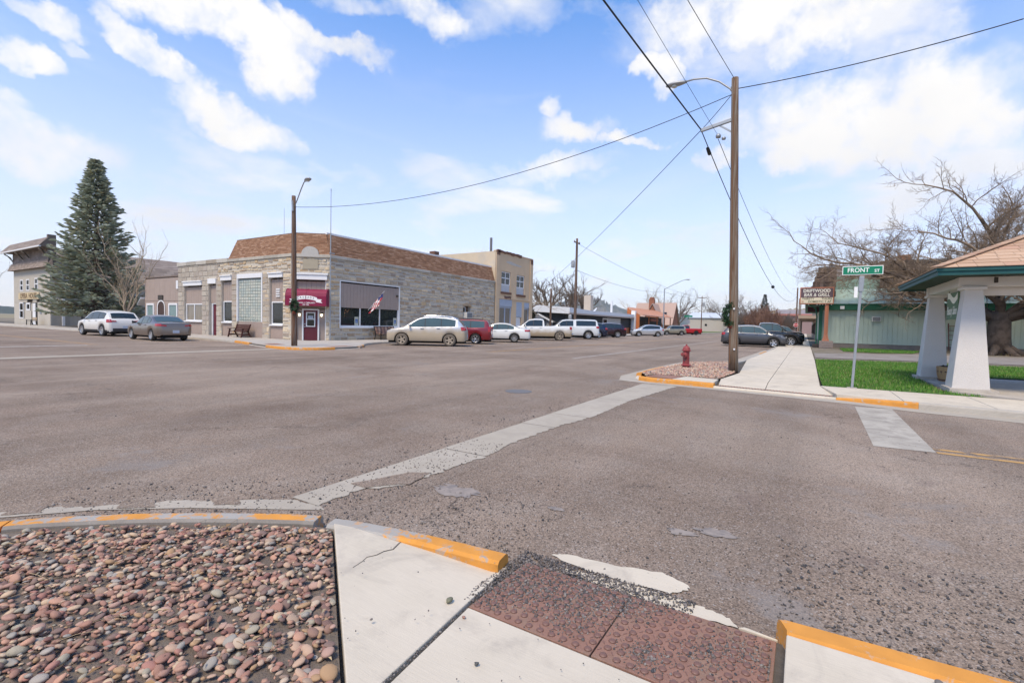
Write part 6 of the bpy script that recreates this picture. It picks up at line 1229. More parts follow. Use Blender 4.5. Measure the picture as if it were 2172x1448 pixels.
def make_car(name, label, kind, L, Wd, H, wb, fo, wr, paint, loc, head, group, rimm=M_rim, glass=M_cgl, spokes=5, lower=None, clad=False, tail='side', cap_m=None, tyre=M_tyre, roof_rail=False, plate=True, chrome=False, detail=True, bumper=None, sill=.29):
    P = PROF[kind]; t = empty(name, (loc[0], loc[1], 0.0), head, label, 'car' if kind not in ('pickup','cap') else 'pickup truck', group)
    t.scale = (CARS, CARS, CARS); HW = Wd/2; xf = L/2; X = lambda s: xf-s*L; ax = [xf-fo, xf-fo-wb]; Ra = wr*1.2
    def topz(s): return lerpL(P['top'], s)*H
    def beltz(s): return min(lerpL(P['belt'], s)*H, topz(s) if s < .56 or kind != 'pickup' else 9)
    def wid(s): return lerpL(WPLAN, s)*HW
    zs0 = sill
    def low(s):
        x = X(s); z = zs0+(.06 if s < .02 or s > .985 else 0)
        for a in ax:
            d = abs(x-a)
            if d < Ra: z = max(z, wr+math.sqrt(max(0,Ra*Ra-d*d))*.97-.02)
        return min(z, beltz(s)-.1)
    bt = .63*H
    def section(s):
        w = wid(s); zl, zb, zt = low(s), beltz(s), topz(s); hf = max(0, min(1, (zt-bt)/(H-bt)))
        pts = [(w*.93, zl), (w*.975, zl+.12*(zb-zl)), (w*1.0, zl+.42*(zb-zl)), (w*.992, zl+.72*(zb-zl)), (w*.972, zb-.045), (w*.945, zb)]
        if kind == 'pickup' and s > .57: pts += [(w*.88, zb+.005), (w*.855, zt+.02), (w*.5, zt), (0, zt)]
        else:
            wt = w*(.90-.17*hf); ze = zt-.055*hf-.012*(1-hf); pts += [((w*.945+wt)/2+.012*hf, (zb+ze)/2), (wt, ze), (wt*.62, zt-.006), (0, zt+.008)]
        return pts
    ss = sorted(set([round(k/40,4) for k in range(41)]+[a for a, _ in P['top']]+[a for a, _ in WPLAN]+[round(max(0,min(1,(xf-(a+Ra*q))/L)),4) for a in ax for q in (-1.02,-.999,-.96,-.87,-.7,-.5,-.25,0,.25,.5,.7,.87,.96,.999,1.02)]))
    b = MB(); secs = [section(s) for s in ss]; n = len(secs[0]); ring = 2*n-1
    for s, sc in zip(ss, secs):
        for y, z in sc: b.v.append((X(s), y, z))
        for y, z in reversed(sc[:-1]): b.v.append((X(s), -y, z))
    for i in range(len(ss)-1):
        for k in range(ring-1): b.f.append((i*ring+k, i*ring+k+1, (i+1)*ring+k+1, (i+1)*ring+k)); b.m.append(0)
    b.f += [tuple(range(ring)), tuple((len(ss)-1)*ring+k for k in range(ring))]; b.m += [0, 0]
    b.build('body', paint, t, auto=32)
    MB().box(-L/2+.12, L/2-.12, -HW+.30, HW-.30, .17, .62*H*.9).build('underbody', M_und, t); 
    def yside(s, z):
        sc = section(s)
        for (y0, z0), (y1, z1) in zip(sc, sc[1:8]):
            if z0 <= z <= z1 or z1 <= z <= z0: return y0+(y1-y0)*((z-z0)/(z1-z0) if z1 != z0 else 0)
        return sc[7][0] if z > sc[5][1] else sc[0][0]
    def side_patch(nm, poly, m, off=.006, both=True, parent=None):
        "polygon given in (s, z), laid on both flanks"
        for sg in ((1,-1) if both else (1,)):
            bb = MB(); bb.add([(X(s), sg*(yside(s, z)+off), z) for s, z in poly], [tuple(range(len(poly)))]); bb.build(nm, m, parent or t, recalc=False)
    def top_patch(nm, s0, s1, q, m, off=.008, ns=6):
        bb = MB(); nq = 9; G_ = []
        for i in range(ns+1):
            s = s0+(s1-s0)*i/ns; sc = section(s)[7:]
            row = []
            for j in range(nq):
                f = (-1+2*j/(nq-1))*q*sc[0][0]; af = abs(f)
                if af > sc[1][0]: z = sc[1][1]+(sc[0][1]-sc[1][1])*(af-sc[1][0])/(sc[0][0]-sc[1][0])
                else: z = sc[2][1]+(sc[1][1]-sc[2][1])*af/sc[1][0]
                row.append(Vector((X(s), f, z)))
            G_.append(row)
        for i in range(ns+1):
            for j in range(nq):
                u = G_[min(i+1,ns)][j]-G_[max(i-1,0)][j]; v = G_[i][min(j+1,nq-1)]-G_[i][max(j-1,0)]; nn = u.cross(v); nn = nn.normalized(); nn = nn if nn.z > 0 else -nn; bb.v.append(tuple(G_[i][j]+nn*off))
        for i in range(ns):
            for j in range(nq-1): bb.f.append((i*nq+j, i*nq+j+1, (i+1)*nq+j+1, (i+1)*nq+j)); bb.m.append(0)
        return bb.build(nm, m, t, recalc=False, smooth=True)
    # glazing
    top_patch('windshield', P['ws'][0], P['ws'][1], .93, glass)
    if P['rw']: top_patch('rear_window', P['rw'][0], P['rw'][1], .86, glass, ns=4)
    pil = P['pil']
    bands = [(pil[0], pil[-1], M_plas, .004)] if kind != 'cap' else [(pil[0], pil[3], M_plas, .004)]
    for a, c, gm_, of_ in bands+[(a, c, glass, .009) for a, c in zip(pil[::2], pil[1::2])]:
        ns = 8 if of_ > .005 else 20; bot = [(a+(c-a)*k/ns) for k in range(ns+1)]; lo_, hi_ = [], []
        for s in bot:
            zb, zt = beltz(s)+(.015 if of_ > .005 else .008)*H, topz(s)-(.068 if of_ > .005 else .060)*H
            if zt-zb > .015*H: lo_.append((s, zb)); hi_.append((s, zt))
        if len(lo_) >= 2:
            for sg in (1,-1):
                bb = MB(); m_ = len(lo_)
                for f_ in (0, .25, .5, .75, 1):
                    for (s, z0), (_, z1) in zip(lo_, hi_): z = z0+(z1-z0)*f_; bb.v.append((X(s), sg*(yside(s, z)+of_), z))
                for r_ in range(4):
                    for k in range(m_-1): bb.f.append((r_*m_+k, r_*m_+k+1, (r_+1)*m_+k+1, (r_+1)*m_+k)); bb.m.append(0)
                bb.build('side_window' if of_ > .005 else 'window_band', gm_, t, recalc=False, smooth=True)
    # door seams and handles
    if detail:
        seams = [x for x in (pil[0]-.012, (pil[1]+pil[2])/2 if len(pil) > 2 else pil[1], (pil[3]+pil[4])/2 if len(pil) > 4 else (pil[3] if len(pil) > 3 else None)) if x]
        for s in seams:
            z0, z1 = max(low(s)+.05, zs0+.06), beltz(s); w_ = .0035/L*2; side_patch('door_seam', [(s-w_,z0),(s+w_,z0),(s+w_,(z0+z1)/2),(s+w_,z1),(s-w_,z1),(s-w_,(z0+z1)/2)], M_und, .004)
        for s in seams[1:]:
            for sg in (1,-1): z = beltz(s)-.085; y = yside(s-.025, z); MB().box(X(s-.012)-.0, X(s-.012)+.20, sg*(y+.02)-.016, sg*(y+.02)+.016, z-.02, z+.016).build('door_handle', M_chr if chrome else paint, t, bevel=.008)
    for sg in (1,-1):
        s = P['ws'][0]+.045; z = beltz(s)+.07; y = wid(s)*.945
        MB().hexa([(X(s)-.02,sg*(y),z-.02),(X(s)+.04,sg*(y),z-.02),(X(s)+.04,sg*(y+.2),z-.05),(X(s)-.06,sg*(y+.22),z-.05),(X(s)-.02,sg*(y),z+.04),(X(s)+.04,sg*(y),z+.04),(X(s)+.06,sg*(y+.2),z+.12),(X(s)-.06,sg*(y+.22),z+.12)]).build('mirror', cap_m or paint, t, bevel=.02)
    # lamps
    hz0, hz1 = lerpL(P['belt'],.03)*H-.10, lerpL(P['belt'],.05)*H-.005
    lamp_later = 0
    side_patch('headlight', [(.006,hz0+.02),(.03,hz0),(.07,hz0+.03),(.10,hz1-.01),(.06,hz1-.005),(.03,hz1-.025),(.012,hz1-.06)], M_head, .008)
    def lamp(nm, s0, s1, z0, z1, m, off=.014, sh=0):
        for sg in (1,-1):
            bb = MB(); ni, nj = 6, 4
            for i in range(ni+1):
                sv = s0+(s1-s0)*i/ni
                for j in range(nj+1):
                    z = z0(sv)+(z1(sv)-z0(sv))*j/nj if callable(z0) else z0+(z1-z0)*j/nj; s_ = sv+sh*(j/nj-.5)
                    bb.v.append((X(s_)-off*.9*max(0, (s_-.95)/.05) , sg*(yside(s_, z)+off), z))
            for i in range(ni):
                for j in range(nj): q = i*(nj+1)+j; bb.f.append((q, q+1, q+nj+2, q+nj+1)); bb.m.append(0)
            bb.build(nm, m, t, recalc=False, smooth=True)
    rb = beltz(.955)
    if tail == 'side': lamp('tail_light', .935, .990, rb-.20, rb+.0, M_tail, .016, -.008)
    elif tail == 'tall': lamp('tail_light', .955, .990, rb-.26, rb-.01 if kind == 'pickup' else rb+.10, M_tail, .016, -.004)
    elif tail == 'sedan': lamp('tail_light', .915, .992, rb-.15, rb-.02, M_tail, .016, -.006)
    xr = X(1)-.006; zr0, zr1 = rb-.20, rb-.06
    if plate:
        zt1 = lerpL(P['top'],.997)*H
        MB().box(xr-.008, xr+.02, -.16,.16, max(.45,zt1-.26), max(.45,zt1-.26)+.16).build('licence_plate', M_lic, t)
    if tail in ('sedan','side','tall'):
        for sg in (1,-1):
            yy = wid(.995); bb = MB(); z0 = rb-.17 if tail != 'tall' else rb-.2; z1 = rb-.06; xo = X(.991)-.012
            bb.hexa([(xo-.012,sg*yy*.62,z0+.02),(xo+.03,sg*yy*.62,z0+.02),(xo+.05,sg*yy*.99,z0),(xo+.01,sg*yy*.99,z0),(xo-.0,sg*yy*.66,z1-.02),(xo+.05,sg*yy*.66,z1-.02),(xo+.06,sg*yy*.985,z1),(xo+.02,sg*yy*.985,z1)]); bb.build('tail_light', M_tail, t)
    # grille and bumpers
    gz = lerpL(P['top'],.008)*H
    MB().box(X(0)-.02, X(0)+.008, -HW*.42, HW*.42, gz-.16, gz-.05).build('grille', M_chr if chrome else M_plas, t, bevel=.006); MB().box(X(0)-.02, X(0)+.007, -HW*.5, HW*.5, zs0+.08, zs0+.18).build('air_intake', M_plas, t)
    if bumper:
        MB().box(X(1)-.10, X(1)+.08, -HW*.92, HW*.92, .47, .66).build('rear_bumper', bumper, t, bevel=.03); MB().box(X(0)-.06, X(0)+.10, -HW*.9, HW*.9, .46, .64).build('front_bumper', bumper, t, bevel=.04)
        MB().box(X(1)-.005, X(1)+.05, -HW*.84, HW*.84, .66, beltz(.99)-.01).build('tailgate', paint, t, bevel=.01) if kind == 'pickup' else None
    if lower:
        ks = [k/30 for k in range(31)]
        for sg in (1,-1):
            bb = MB()
            for s0, s1 in zip(ks, ks[1:]):
                if any(abs(X((s0+s1)/2)-a) < Ra+.02 for a in ax): continue
                hh = .13; bb.add([(X(s0),sg*(yside(s0,zs0+.03)+.008),zs0),(X(s1),sg*(yside(s1,zs0+.03)+.008),zs0),(X(s1),sg*(yside(s1,zs0+hh)+.008),zs0+hh),(X(s0),sg*(yside(s0,zs0+hh)+.008),zs0+hh)],[(0,1,2,3)])
            bb.build('sill_cladding', lower, t, recalc=False)
        MB().box(X(1)-.012, X(1)+.05, -HW*.72, HW*.72, zs0+.02, zs0+.24).build('bumper_cladding', lower, t, bevel=.01)
    if clad:
        for a in ax:
            for sg in (1,-1):
                bb = MB(); N_ = 14; pts = []
                for k in range(N_+1):
                    an = PI*k/N_; x, z = a+math.cos(an)*(Ra+.02), wr-.02+math.sin(an)*(Ra+.02)*.97; s = (xf-x)/L; pts.append((x, sg*(yside(s, max(z, low(s)+.02))+.012), max(z, zs0)))
                bb.tube(pts, .035, 6); bb.build('arch_trim', lower or M_plas, t, smooth=True)
    if roof_rail:
        for sg in (1,-1):
            bb = MB(); pts = [(X(s), sg*(section(s)[7][0]-.06), topz(s)+.035) for s in (.46,.5,.6,.7,.8,.87)]; pts[0] = (pts[0][0],pts[0][1],pts[0][2]-.04); pts[-1] = (pts[-1][0],pts[-1][1],pts[-1][2]-.04); bb.tube(pts, .016, 6); bb.build('roof_rail', M_chr if chrome else M_plas, t)
    # wheels
    tw = .22 if kind not in ('pickup','cap') else .26
    key = (round(wr,3), rimm.name, spokes, tyre.name)
    if key not in WHEELS:
        ty = MB().lathe([(wr*.60,-tw/2+.02),(wr*.66,-tw/2),(wr*.9,-tw/2+.005),(wr*.975,-tw/2+.035),(wr,-tw/2+.07),(wr,tw/2-.07),(wr*.975,tw/2-.035),(wr*.9,tw/2-.005),(wr*.66,tw/2),(wr*.60,tw/2-.02)], 28, ax='y', caps=False).mesh('tyre', tyre, smooth=True)
        rb_ = MB().lathe([(wr*.665,tw/2-.004),(wr*.64,tw/2+.004),(wr*.60,tw/2-.002),(wr*.575,tw/2-.03),(wr*.56,0)], 28, ax='y', caps=False)
        for k in range(spokes):
            a = 2*PI*k/spokes; c_, s_ = math.cos(a), math.sin(a)
            p0 = Vector((c_*wr*.08, tw/2-.045, s_*wr*.08)); p1 = Vector((c_*wr*.60, tw/2-.022, s_*wr*.60)); rb_.bar(p0, p1, wr*(.26 if spokes < 6 else .16), .03, (0,1,0))
        rb_.lathe([(wr*.17,tw/2-.06),(wr*.17,tw/2-.02),(wr*.1,tw/2-.012),(0,tw/2-.012)], 12, ax='y')
        dk = MB().lathe([(wr*.57,tw/2-.07),(wr*.3,tw/2-.07),(.001,tw/2-.07)], 24, ax='y', caps=False).mesh('rim_shadow', M_und)  # near-black disc standing in for the shade behind the spokes
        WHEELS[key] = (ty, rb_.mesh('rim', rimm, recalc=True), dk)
    ty, ri, dk = WHEELS[key]
    for a in ax:
        for sg in (1,-1):
            w = empty('wheel', (a, sg*(HW-tw/2-.025), wr)); w.parent = t; w.rotation_euler = (0,0,0 if sg > 0 else PI)
            inst('tyre', ty, w); inst('rim', ri, w); inst('rim_shade_disc', dk, w)
    return t
WHEELS = {}; CARS = 1.11
def paint(name, c, metal=.35, rough=.32, dirt=None): return mat('paint_'+name, c, rough, metal=metal, var=.03, coat=.6, spec=.5, dirt=dirt)
DUST = (.33,.265,.185)
G1, G2, G3 = 'vehicles parked along the far side of the main street', 'vehicles parked on the side street', 'vehicles parked by the bar'
make_car('parked_suv', 'white SUV with chrome wheels parked behind the grey brown sedan', 'suv', 4.70, 1.93, 1.70, 2.82, .95, .38, paint('white', (.66,.64,.60), 0, .3, (DUST,.1,.75,.35)), (14.85,44.45), rad(93), G2, spokes=8, lower=M_plas, glass=M_cgl, chrome=True, cap_m=M_plas)
make_car('parked_sedan', 'grey brown metallic sedan seen from behind at the left kerb', 'sedan', 4.53, 1.78, 1.44, 2.70, .88, .32, paint('bronze', (.20,.165,.14), .6, .3, (DUST,0,.5,.25)), (14.42,35.4), rad(88), G2, spokes=10, tail='sedan', glass=M_cgl2, cap_m=M_plas)
make_car('parked_suv', 'muddy silver SUV parked nose left against the stone wall', 'suv', 4.58, 1.85, 1.72, 2.71, .93, .355, paint('silver_dusty', (.50,.51,.53), .55, .32, ((.40,.325,.225),.72,1.22,.95)), (23.75,20.9), rad(122), G1, M_rimd, spokes=5, glass=M_cgl2, roof_rail=True, chrome=True, tyre=M_tyred)
make_car('parked_wagon', 'dark red wagon parked between the silver SUV and white sedan', 'wagon', 4.48, 1.74, 1.62, 2.53, .93, .335, paint('red', (.19,.010,.016), .2, .3), (28.35,21.95), rad(118), G1, M_rim, spokes=6, glass=M_cgl2, tail='tall', roof_rail=True)
make_car('parked_sedan', 'white sedan parked in front of the stucco building', 'sedan', 5.0, 1.87, 1.44, 2.8, 1.02, .335, paint('white_b', (.68,.68,.65), 0, .3, (DUST,0,.5,.3)), (33.6,22.0), rad(120), G1, M_steel, spokes=9, glass=M_cgl2, tail='sedan')
make_car('parked_pickup', 'muddy white and tan extended cab pickup with open bed', 'pickup', 5.75, 1.99, 1.88, 3.65, .98, .39, paint('white_mud', (.66,.66,.64), 0, .35, ((.38,.30,.20),.62,1.0,1.0)), (41.8,22.45), rad(122), G1, M_rimd, spokes=6, glass=M_cgl, tail='tall', bumper=M_chr, tyre=M_tyred, sill=.36)
make_car('parked_pickup', 'white pickup with matching canopy over its bed', 'cap', 5.70, 2.02, 1.98, 3.55, 1.0, .41, paint('white_c', (.62,.64,.64), 0, .3, (DUST,.1,.7,.45)), (50.0,22.8), rad(122), G1, M_rim, spokes=9, glass=M_cgl, tail='side', bumper=M_chr, sill=.36, clad=True)
make_car('parked_suv', 'dark blue SUV half hidden behind the white canopied pickup', 'suv', 4.8, 1.9, 1.78, 2.8, .95, .37, paint('navy', (.012,.02,.05), .3, .25), (56.2,23.6), rad(126), G1, spokes=6, chrome=True)
make_car('parked_suv', 'dark maroon SUV with silver wheels beside the driveway', 'suv', 5.05, 1.96, 1.76, 2.95, .97, .39, paint('maroon', (.035,.012,.018), .4, .25), (61.9,23.2), rad(126), G1, spokes=8, chrome=True, lower=M_plas)
make_car('parked_sedan', 'small grey sedan standing in the driveway by the low dark building', 'sedan', 4.6, 1.8, 1.45, 2.7, .9, .33, paint('grey', (.30,.31,.32), .5, .3), (79,28.6), rad(65), G1, spokes=6, detail=False)
make_car('parked_suv', 'silver compact SUV showing its headlights before the orange porch', 'suv', 4.52, 1.84, 1.68, 2.69, .93, .355, paint('silver', (.52,.53,.55), .5, .3), (76.6,21.6), rad(120), G1, spokes=5)
make_car('parked_jeep', 'boxy tan SUV with roof rack next to the red pickup', 'jeep', 4.44, 1.82, 1.76, 2.65, .87, .37, paint('tan', (.30,.27,.20), .4, .35), (98.5,22.6), rad(122), G1, M_steel, spokes=5, roof_rail=True, clad=True, lower=M_plas)
make_car('parked_pickup', 'bright red pickup with black wheels at the end of the row', 'pickup', 5.8, 2.03, 1.92, 3.6, .98, .42, paint('bright_red', (.42,.008,.012), .1, .28), (111,22.6), rad(124), G1, M_blkrim, spokes=6, bumper=M_plas, sill=.4, tail='tall')
make_car('parked_suv', 'dark grey SUV parked side on behind the tall wooden pole', 'suv', 4.62, 1.86, 1.69, 2.70, .93, .365, paint('gunmetal', (.085,.088,.10), .55, .3, (DUST,0,.5,.25)), (46.9,3.85), rad(-86), G3, spokes=5, lower=M_plas, clad=True, glass=M_cgl2)
make_car('parked_pickup', 'black crew cab pickup with chrome bumper beyond the dark grey SUV', 'pickup', 5.9, 2.02, 1.96, 3.65, 1.02, .42, paint('black', (.012,.013,.016), .3, .22), (51.6,3.35), rad(-84), G3, spokes=6, bumper=M_chr, sill=.4, tail='tall', glass=M_cgl2)
make_car('parked_pickup', 'old matte grey pickup down the street by the stop sign', 'pickup', 5.6, 2.0, 1.92, 3.3, .95, .40, mat('primer_grey', (.15,.145,.14), .7, var=.15), (84,3.5), rad(-66), G3, M_steel, spokes=5, bumper=M_chr, sill=.45, tail='tall', glass=M_cgl2)
make_car('parked_pickup', 'far white pickup beyond the old grey one', 'pickup', 5.6, 2.0, 1.9, 3.4, .95, .39, paint('white_far', (.6,.61,.62), 0, .3), (112,5.2), rad(-60), G3, spokes=5, detail=False)

# ------------------------------------------------------------------ trees
def bark(name, c, c2): return mat(name, c, .95, coord='W', scale=6, var=.3, bump=.8, bscale=25, col2=c2, mscale=3)
M_bark = bark('cottonwood_bark', (.10,.074,.056), (.055,.04,.03)); M_twig = mat('twig_bark', (.25,.185,.13), .95, var=.2); M_twg = mat('grey_twig', (.17,.13,.10), .95, var=.2); M_ptw = mat('pale_twig', (.36,.285,.20), .95, var=.15); M_rtw = mat('russet_twig', (.21,.115,.075), .95, var=.25)
def bare_tree(name, label, base, H, rad0, seed, m_trunk, m_twig, levels=4, kids=(7,7,6,5), spread=.9, up=.25, first=.25, thin=.55, lean=(0,0), group=None, lens=(.55,.5,.5,.5), trunk_h=None, tw=.012, limbs=None):
    r = random.Random(seed); t = empty(name, base, 0, label, 'tree', group); B0, B1 = MB(), MB(); th = trunk_h or H*.3
    def branch(p, d, L, rd, lv):
        n = (7,6,5,4,3)[min(lv,4)]; pts = [Vector(p)]; dv = Vector(d).normalized(); wob = (.10,.22,.28,.30,.35)[min(lv,4)]
        for i in range(n):
            dv = (dv+Vector((r.gauss(0,wob), r.gauss(0,wob), r.gauss(0,wob)*.7+up*(.12 if lv else .02)))).normalized(); pts.append(pts[-1]+dv*L/n)
        e = max(rd*.42, tw*.5); rr = [rd+(e-rd)*i/n for i in range(n+1)]
        (B0 if lv <= 1 else B1).tube(pts, rr, (9,7,5,3,3)[min(lv,4)], cap=lv < 1)
        if lv >= levels: return
        k = kids[lv] if lv < len(kids) else 4
        for i in range(k):
            f = first+(1-first)*(i+r.random()*.8)/k if lv else .55+.45*i/k; f = min(f, .99); idx = f*n; j = int(idx); q = pts[j].lerp(pts[j+1], idx-j) if j < n else pts[-1]
            dd = (pts[min(j+1,n)]-pts[j]).normalized(); a = r.uniform(0,2*PI); o = dd.orthogonal().normalized(); o2 = dd.cross(o); side = o*math.cos(a)+o2*math.sin(a)
            nd_ = (dd*(1-spread*.55)+side*spread*r.uniform(.6,1.1)+Vector((0,0,up))).normalized()
            branch(q, nd_, L*lens[min(lv,3)]*r.uniform(.65,1.2)*(1.15-.45*f), max(tw*.6, rr[min(j,n)]*thin), lv+1)
        if lv >= 1: branch(pts[-1], dv, L*.55, max(tw*.6, rr[-1]*.9), lv+1)
    if limbs:
        B0.tube([(0,0,-.2),(0,0,th*.4),(lean[0]*.5,lean[1]*.5,th)], [rad0*1.25,rad0,rad0*.92], 12)
        for d, L, rd in limbs: branch((lean[0]*.4,lean[1]*.4,th*.8), d, L, rd, 1)
    else: branch((0,0,-.1), (lean[0],lean[1],1), th if levels else H, rad0, 0) if False else (B0.tube([(0,0,-.1),(lean[0]*.3,lean[1]*.3,th*.5),(lean[0],lean[1],th)], [rad0*1.2,rad0,rad0*.85], 9), [branch((lean[0]*f_,lean[1]*f_,th*f_), (math.cos(a_)*spread, math.sin(a_)*spread, r.uniform(.7,1.3)), (H-th)*r.uniform(.7,1.05), rad0*.6, 1) for a_, f_ in ((2*PI*i/kids[0]+r.uniform(-.4,.4), r.uniform(.65,1)) for i in range(kids[0]))])
    B0.build('trunk', m_trunk, t, recalc=False, smooth=True); tag(B1.build('crown', m_twig, t, recalc=False, smooth=True), kind=None); return t
# big bare cottonwood against the green wall
bare_tree('cottonwood_tree', 'huge gnarled bare tree spreading behind the white pillars', (45.8,-11.4,.1), 15, .62, 44, M_bark, M_twig, 5, (7,9,8,7,6), .8, .2, .18, .50, limbs=[((-.1,1.05,.50),8.8,.25),((.2,.8,.8),8.2,.24),((-.35,.45,1.0),7.2,.24),((.1,-.1,1.2),7.6,.25),((-.2,-.6,.95),7.6,.24),((.2,-1.0,.6),7.6,.30),((-.3,-1.1,.25),7,.28),((.2,1.25,.42),8.0,.22),((-.5,1.0,.62),8.2,.2),((.3,.2,1.1),7.2,.22),((0,-.95,.8),8,.24)], trunk_h=3.0, lens=(.5,.50,.46,.44))
# stub roots and suckers
b = MB(); r = random.Random(8)
for k in range(7): a = k*.9; b.tube([(45.8+math.cos(a)*.42,-11.4+math.sin(a)*.42,.7),(45.8+math.cos(a)*1.15,-11.4+math.sin(a)*1.15,.2),(45.8+math.cos(a)*1.7,-11.4+math.sin(a)*1.7,.05)],[.26,.2,.08],8)
o = b.build('roots', M_bark, None, recalc=False, smooth=True); o.parent = [x for x in bpy.data.objects if x.name == 'cottonwood_tree'][0]; o.matrix_parent_inverse = Matrix.Translation((-45.8,11.4,-.1))
# young bare street tree
bare_tree('bare_street_tree', 'small pale bare tree between the spruce and the taupe building', (19.2,53.4,.1), 7.4, .13, 43, mat('pale_bark', (.30,.235,.17), .95, var=.2), M_ptw, 3, (7,7,6,4), .42, .5, .15, .55, trunk_h=1.6, lens=(.42,.40,.45,.5), tw=.014)
# spruce
def spruce(name, label, base, H, R, seed, m, n_per=30, group=None):
    r = random.Random(seed); t = empty(name, base, 0, label, 'tree', group); MB().tube([(0,0,-.1),(0,0,H*.4),(.1,.05,H*.98)], [R*.085,R*.055,.02], 10).build('trunk', mat('spruce_bark', (.16,.115,.09), .95, var=.3, scale=5), t, smooth=True)
    V = []; F = []; BR = MB(); z = H*.115
    while z < H*.985:
        f = (z/H-.115)/.885; rad_ = R*(1-f)**.95*(.97 if f > .06 else .8+f*3); n = max(4, int(9-4*f)); a0 = r.uniform(0,6.3)
        for k in range(n):
            a = a0+2*PI*k/n+r.uniform(-.25,.25); L = rad_*r.uniform(.74,1.16)+.15; dz = (.30*f-.16)*L; droop = .12*L
            ca, sa = math.cos(a), math.sin(a); pts = []
            for i in range(6):
                q = i/5; pts.append(Vector((ca*L*q, sa*L*q, z+dz*q-droop*math.sin(q*PI)*.9+.10*L*q*q)))
            if L > 1: BR.tube(pts, [.045*L/5+.012]*5+[.006], 4)
            ns = int(n_per*(.35+L/R))
            for i in range(ns):
                q = .16+.84*(i+r.random())/ns; j = min(4, int(q*5)); p = pts[j].lerp(pts[j+1], q*5-j); sd_ = r.choice((-1,1)); wd = (1-q)*L*.42+.16; off = r.random()**.7*wd
                c = p+Vector((-sa*sd_*off+ca*off*.35, ca*sd_*off+sa*off*.35, -.10*off+r.gauss(0,.05)))
                ln = r.uniform(.26,.50)*(1 if H > 12 else .8); an = a+sd_*r.uniform(.3,1.0); dv = Vector((math.cos(an), math.sin(an), r.uniform(-.25,.30))).normalized()*ln; wv = dv.cross(Vector((0,0,1))).normalized()*ln*.30; uv = Vector((0,0,ln*.28))
                for w_ in (wv, uv+wv*.2):
                    o = len(V); V.extend([tuple(c-dv*.5), tuple(c+w_), tuple(c+dv), tuple(c-w_)]); F.extend([(o,o+1,o+2),(o,o+2,o+3)])
        z += H*.0185*(1.25-.45*f)
    BR.build('branch_frame', MATS['spruce_bark'], t, recalc=False)
    o = bpy.data.objects.new('crown', mesh_np('crown', np.array(V), np.array(F), m, False)); COL.objects.link(o); o.parent = t; return t
M_spr = mat('spruce_needle', None, .8, pal=[(.32,.35,.25),(.39,.43,.33),(.27,.295,.21),(.48,.52,.42),(.36,.385,.28),(.54,.57,.46),(.40,.37,.23)], var=.25, spec=.2, trans=.4)
spruce('spruce_tree', 'tall blue green spruce towering over the beige hall', (21.9,68.6,.1), 19.0, 5.5, 3, M_spr, 36)
# trees and bushes in the distance
GT = 'bare trees beyond the roofs'
for k, (x, y, h, sd_, lab) in enumerate(((106,55,12.5,61,'tall bare tree with upright limbs behind the white flat roof'),(112,50,11.5,62,'leaning bare tree behind the orange porch'),(121,52,13,63,'broad bare tree left of the brick chimney'))):
    bare_tree('bare_tree', lab, (x,y,0), h, .5, sd_, M_twg, M_twg, 4, (6,5,5,4), .6, .4, .3, .62, group=GT, trunk_h=h*.25, tw=.045, lens=(.5,.5,.5,.5))
for k, (x, y, h, sd_, lab) in enumerate(((150,42,11,64,'bare tree right behind the brick chimney'),(260,57,18,65,'pale bare tree behind the beige shed'),(255,36,16,66,'dark bare tree at the beige shed'),(235,29.5,14,67,'bare tree just left of the tall wooden pole'),(60,42,9.5,68,'bare tree behind the stucco building'),(54.5,33,7,69,'bare tree leaning out past the stucco building'),(72,58,10,70,'bare tree behind the grey house'),(240,20,14,71,'bare tree right of the tall wooden pole'),(17,118,14,72,'bare tree at the far left edge'),(13,112,11,73,'low bare tree left of the beige hall'))):
    bare_tree('bare_tree', lab, (x,y,0), h, h*.03, sd_, M_twg, M_twg if k not in (0,4,5) else M_ptw, 4, (6,6,5,4), .7, .3, .25, .6, group=GT, trunk_h=h*.22, tw=.012*max(1,x/70), lens=(.5,.48,.48,.48))
def bush(label, c, R, n, m, seed, group):
    r = random.Random(seed); t = empty('bush', c, 0, label, 'bush', group); b = MB()
    for k in range(n):
        a = r.uniform(0,6.3); d = r.random()**.5; hh = R[2]*(1-.45*d*d)*r.uniform(.6,1.1); p = Vector((math.cos(a)*d*R[0]*.35, math.sin(a)*d*R[1]*.35, 0)); q = Vector((math.cos(a)*d*R[0]*r.uniform(.7,1.1), math.sin(a)*d*R[1]*r.uniform(.7,1.1), hh)); m_ = p.lerp(q,.5)+Vector((r.gauss(0,.3),r.gauss(0,.3),.1*hh)); w = R[2]*.006
        b.tube([p,m_,q],[w*1.6,w,w*.5],3,False)
        for j in range(5):
            s = m_.lerp(q, r.random()); e = s+Vector((r.gauss(0,.14)*R[0],r.gauss(0,.14)*R[1],r.uniform(.02,.22)*R[2])); b.tube([s,s.lerp(e,.6),e],[w*.8,w*.6,w*.4],3,False)
    b.build('crown', m, t, recalc=False); MB().tube([(0,0,-.1),(0,0,R[2]*.4)],[R[2]*.04,R[2]*.02],6).build('stem', m, t)
GB = 'bare bushes in the distance'
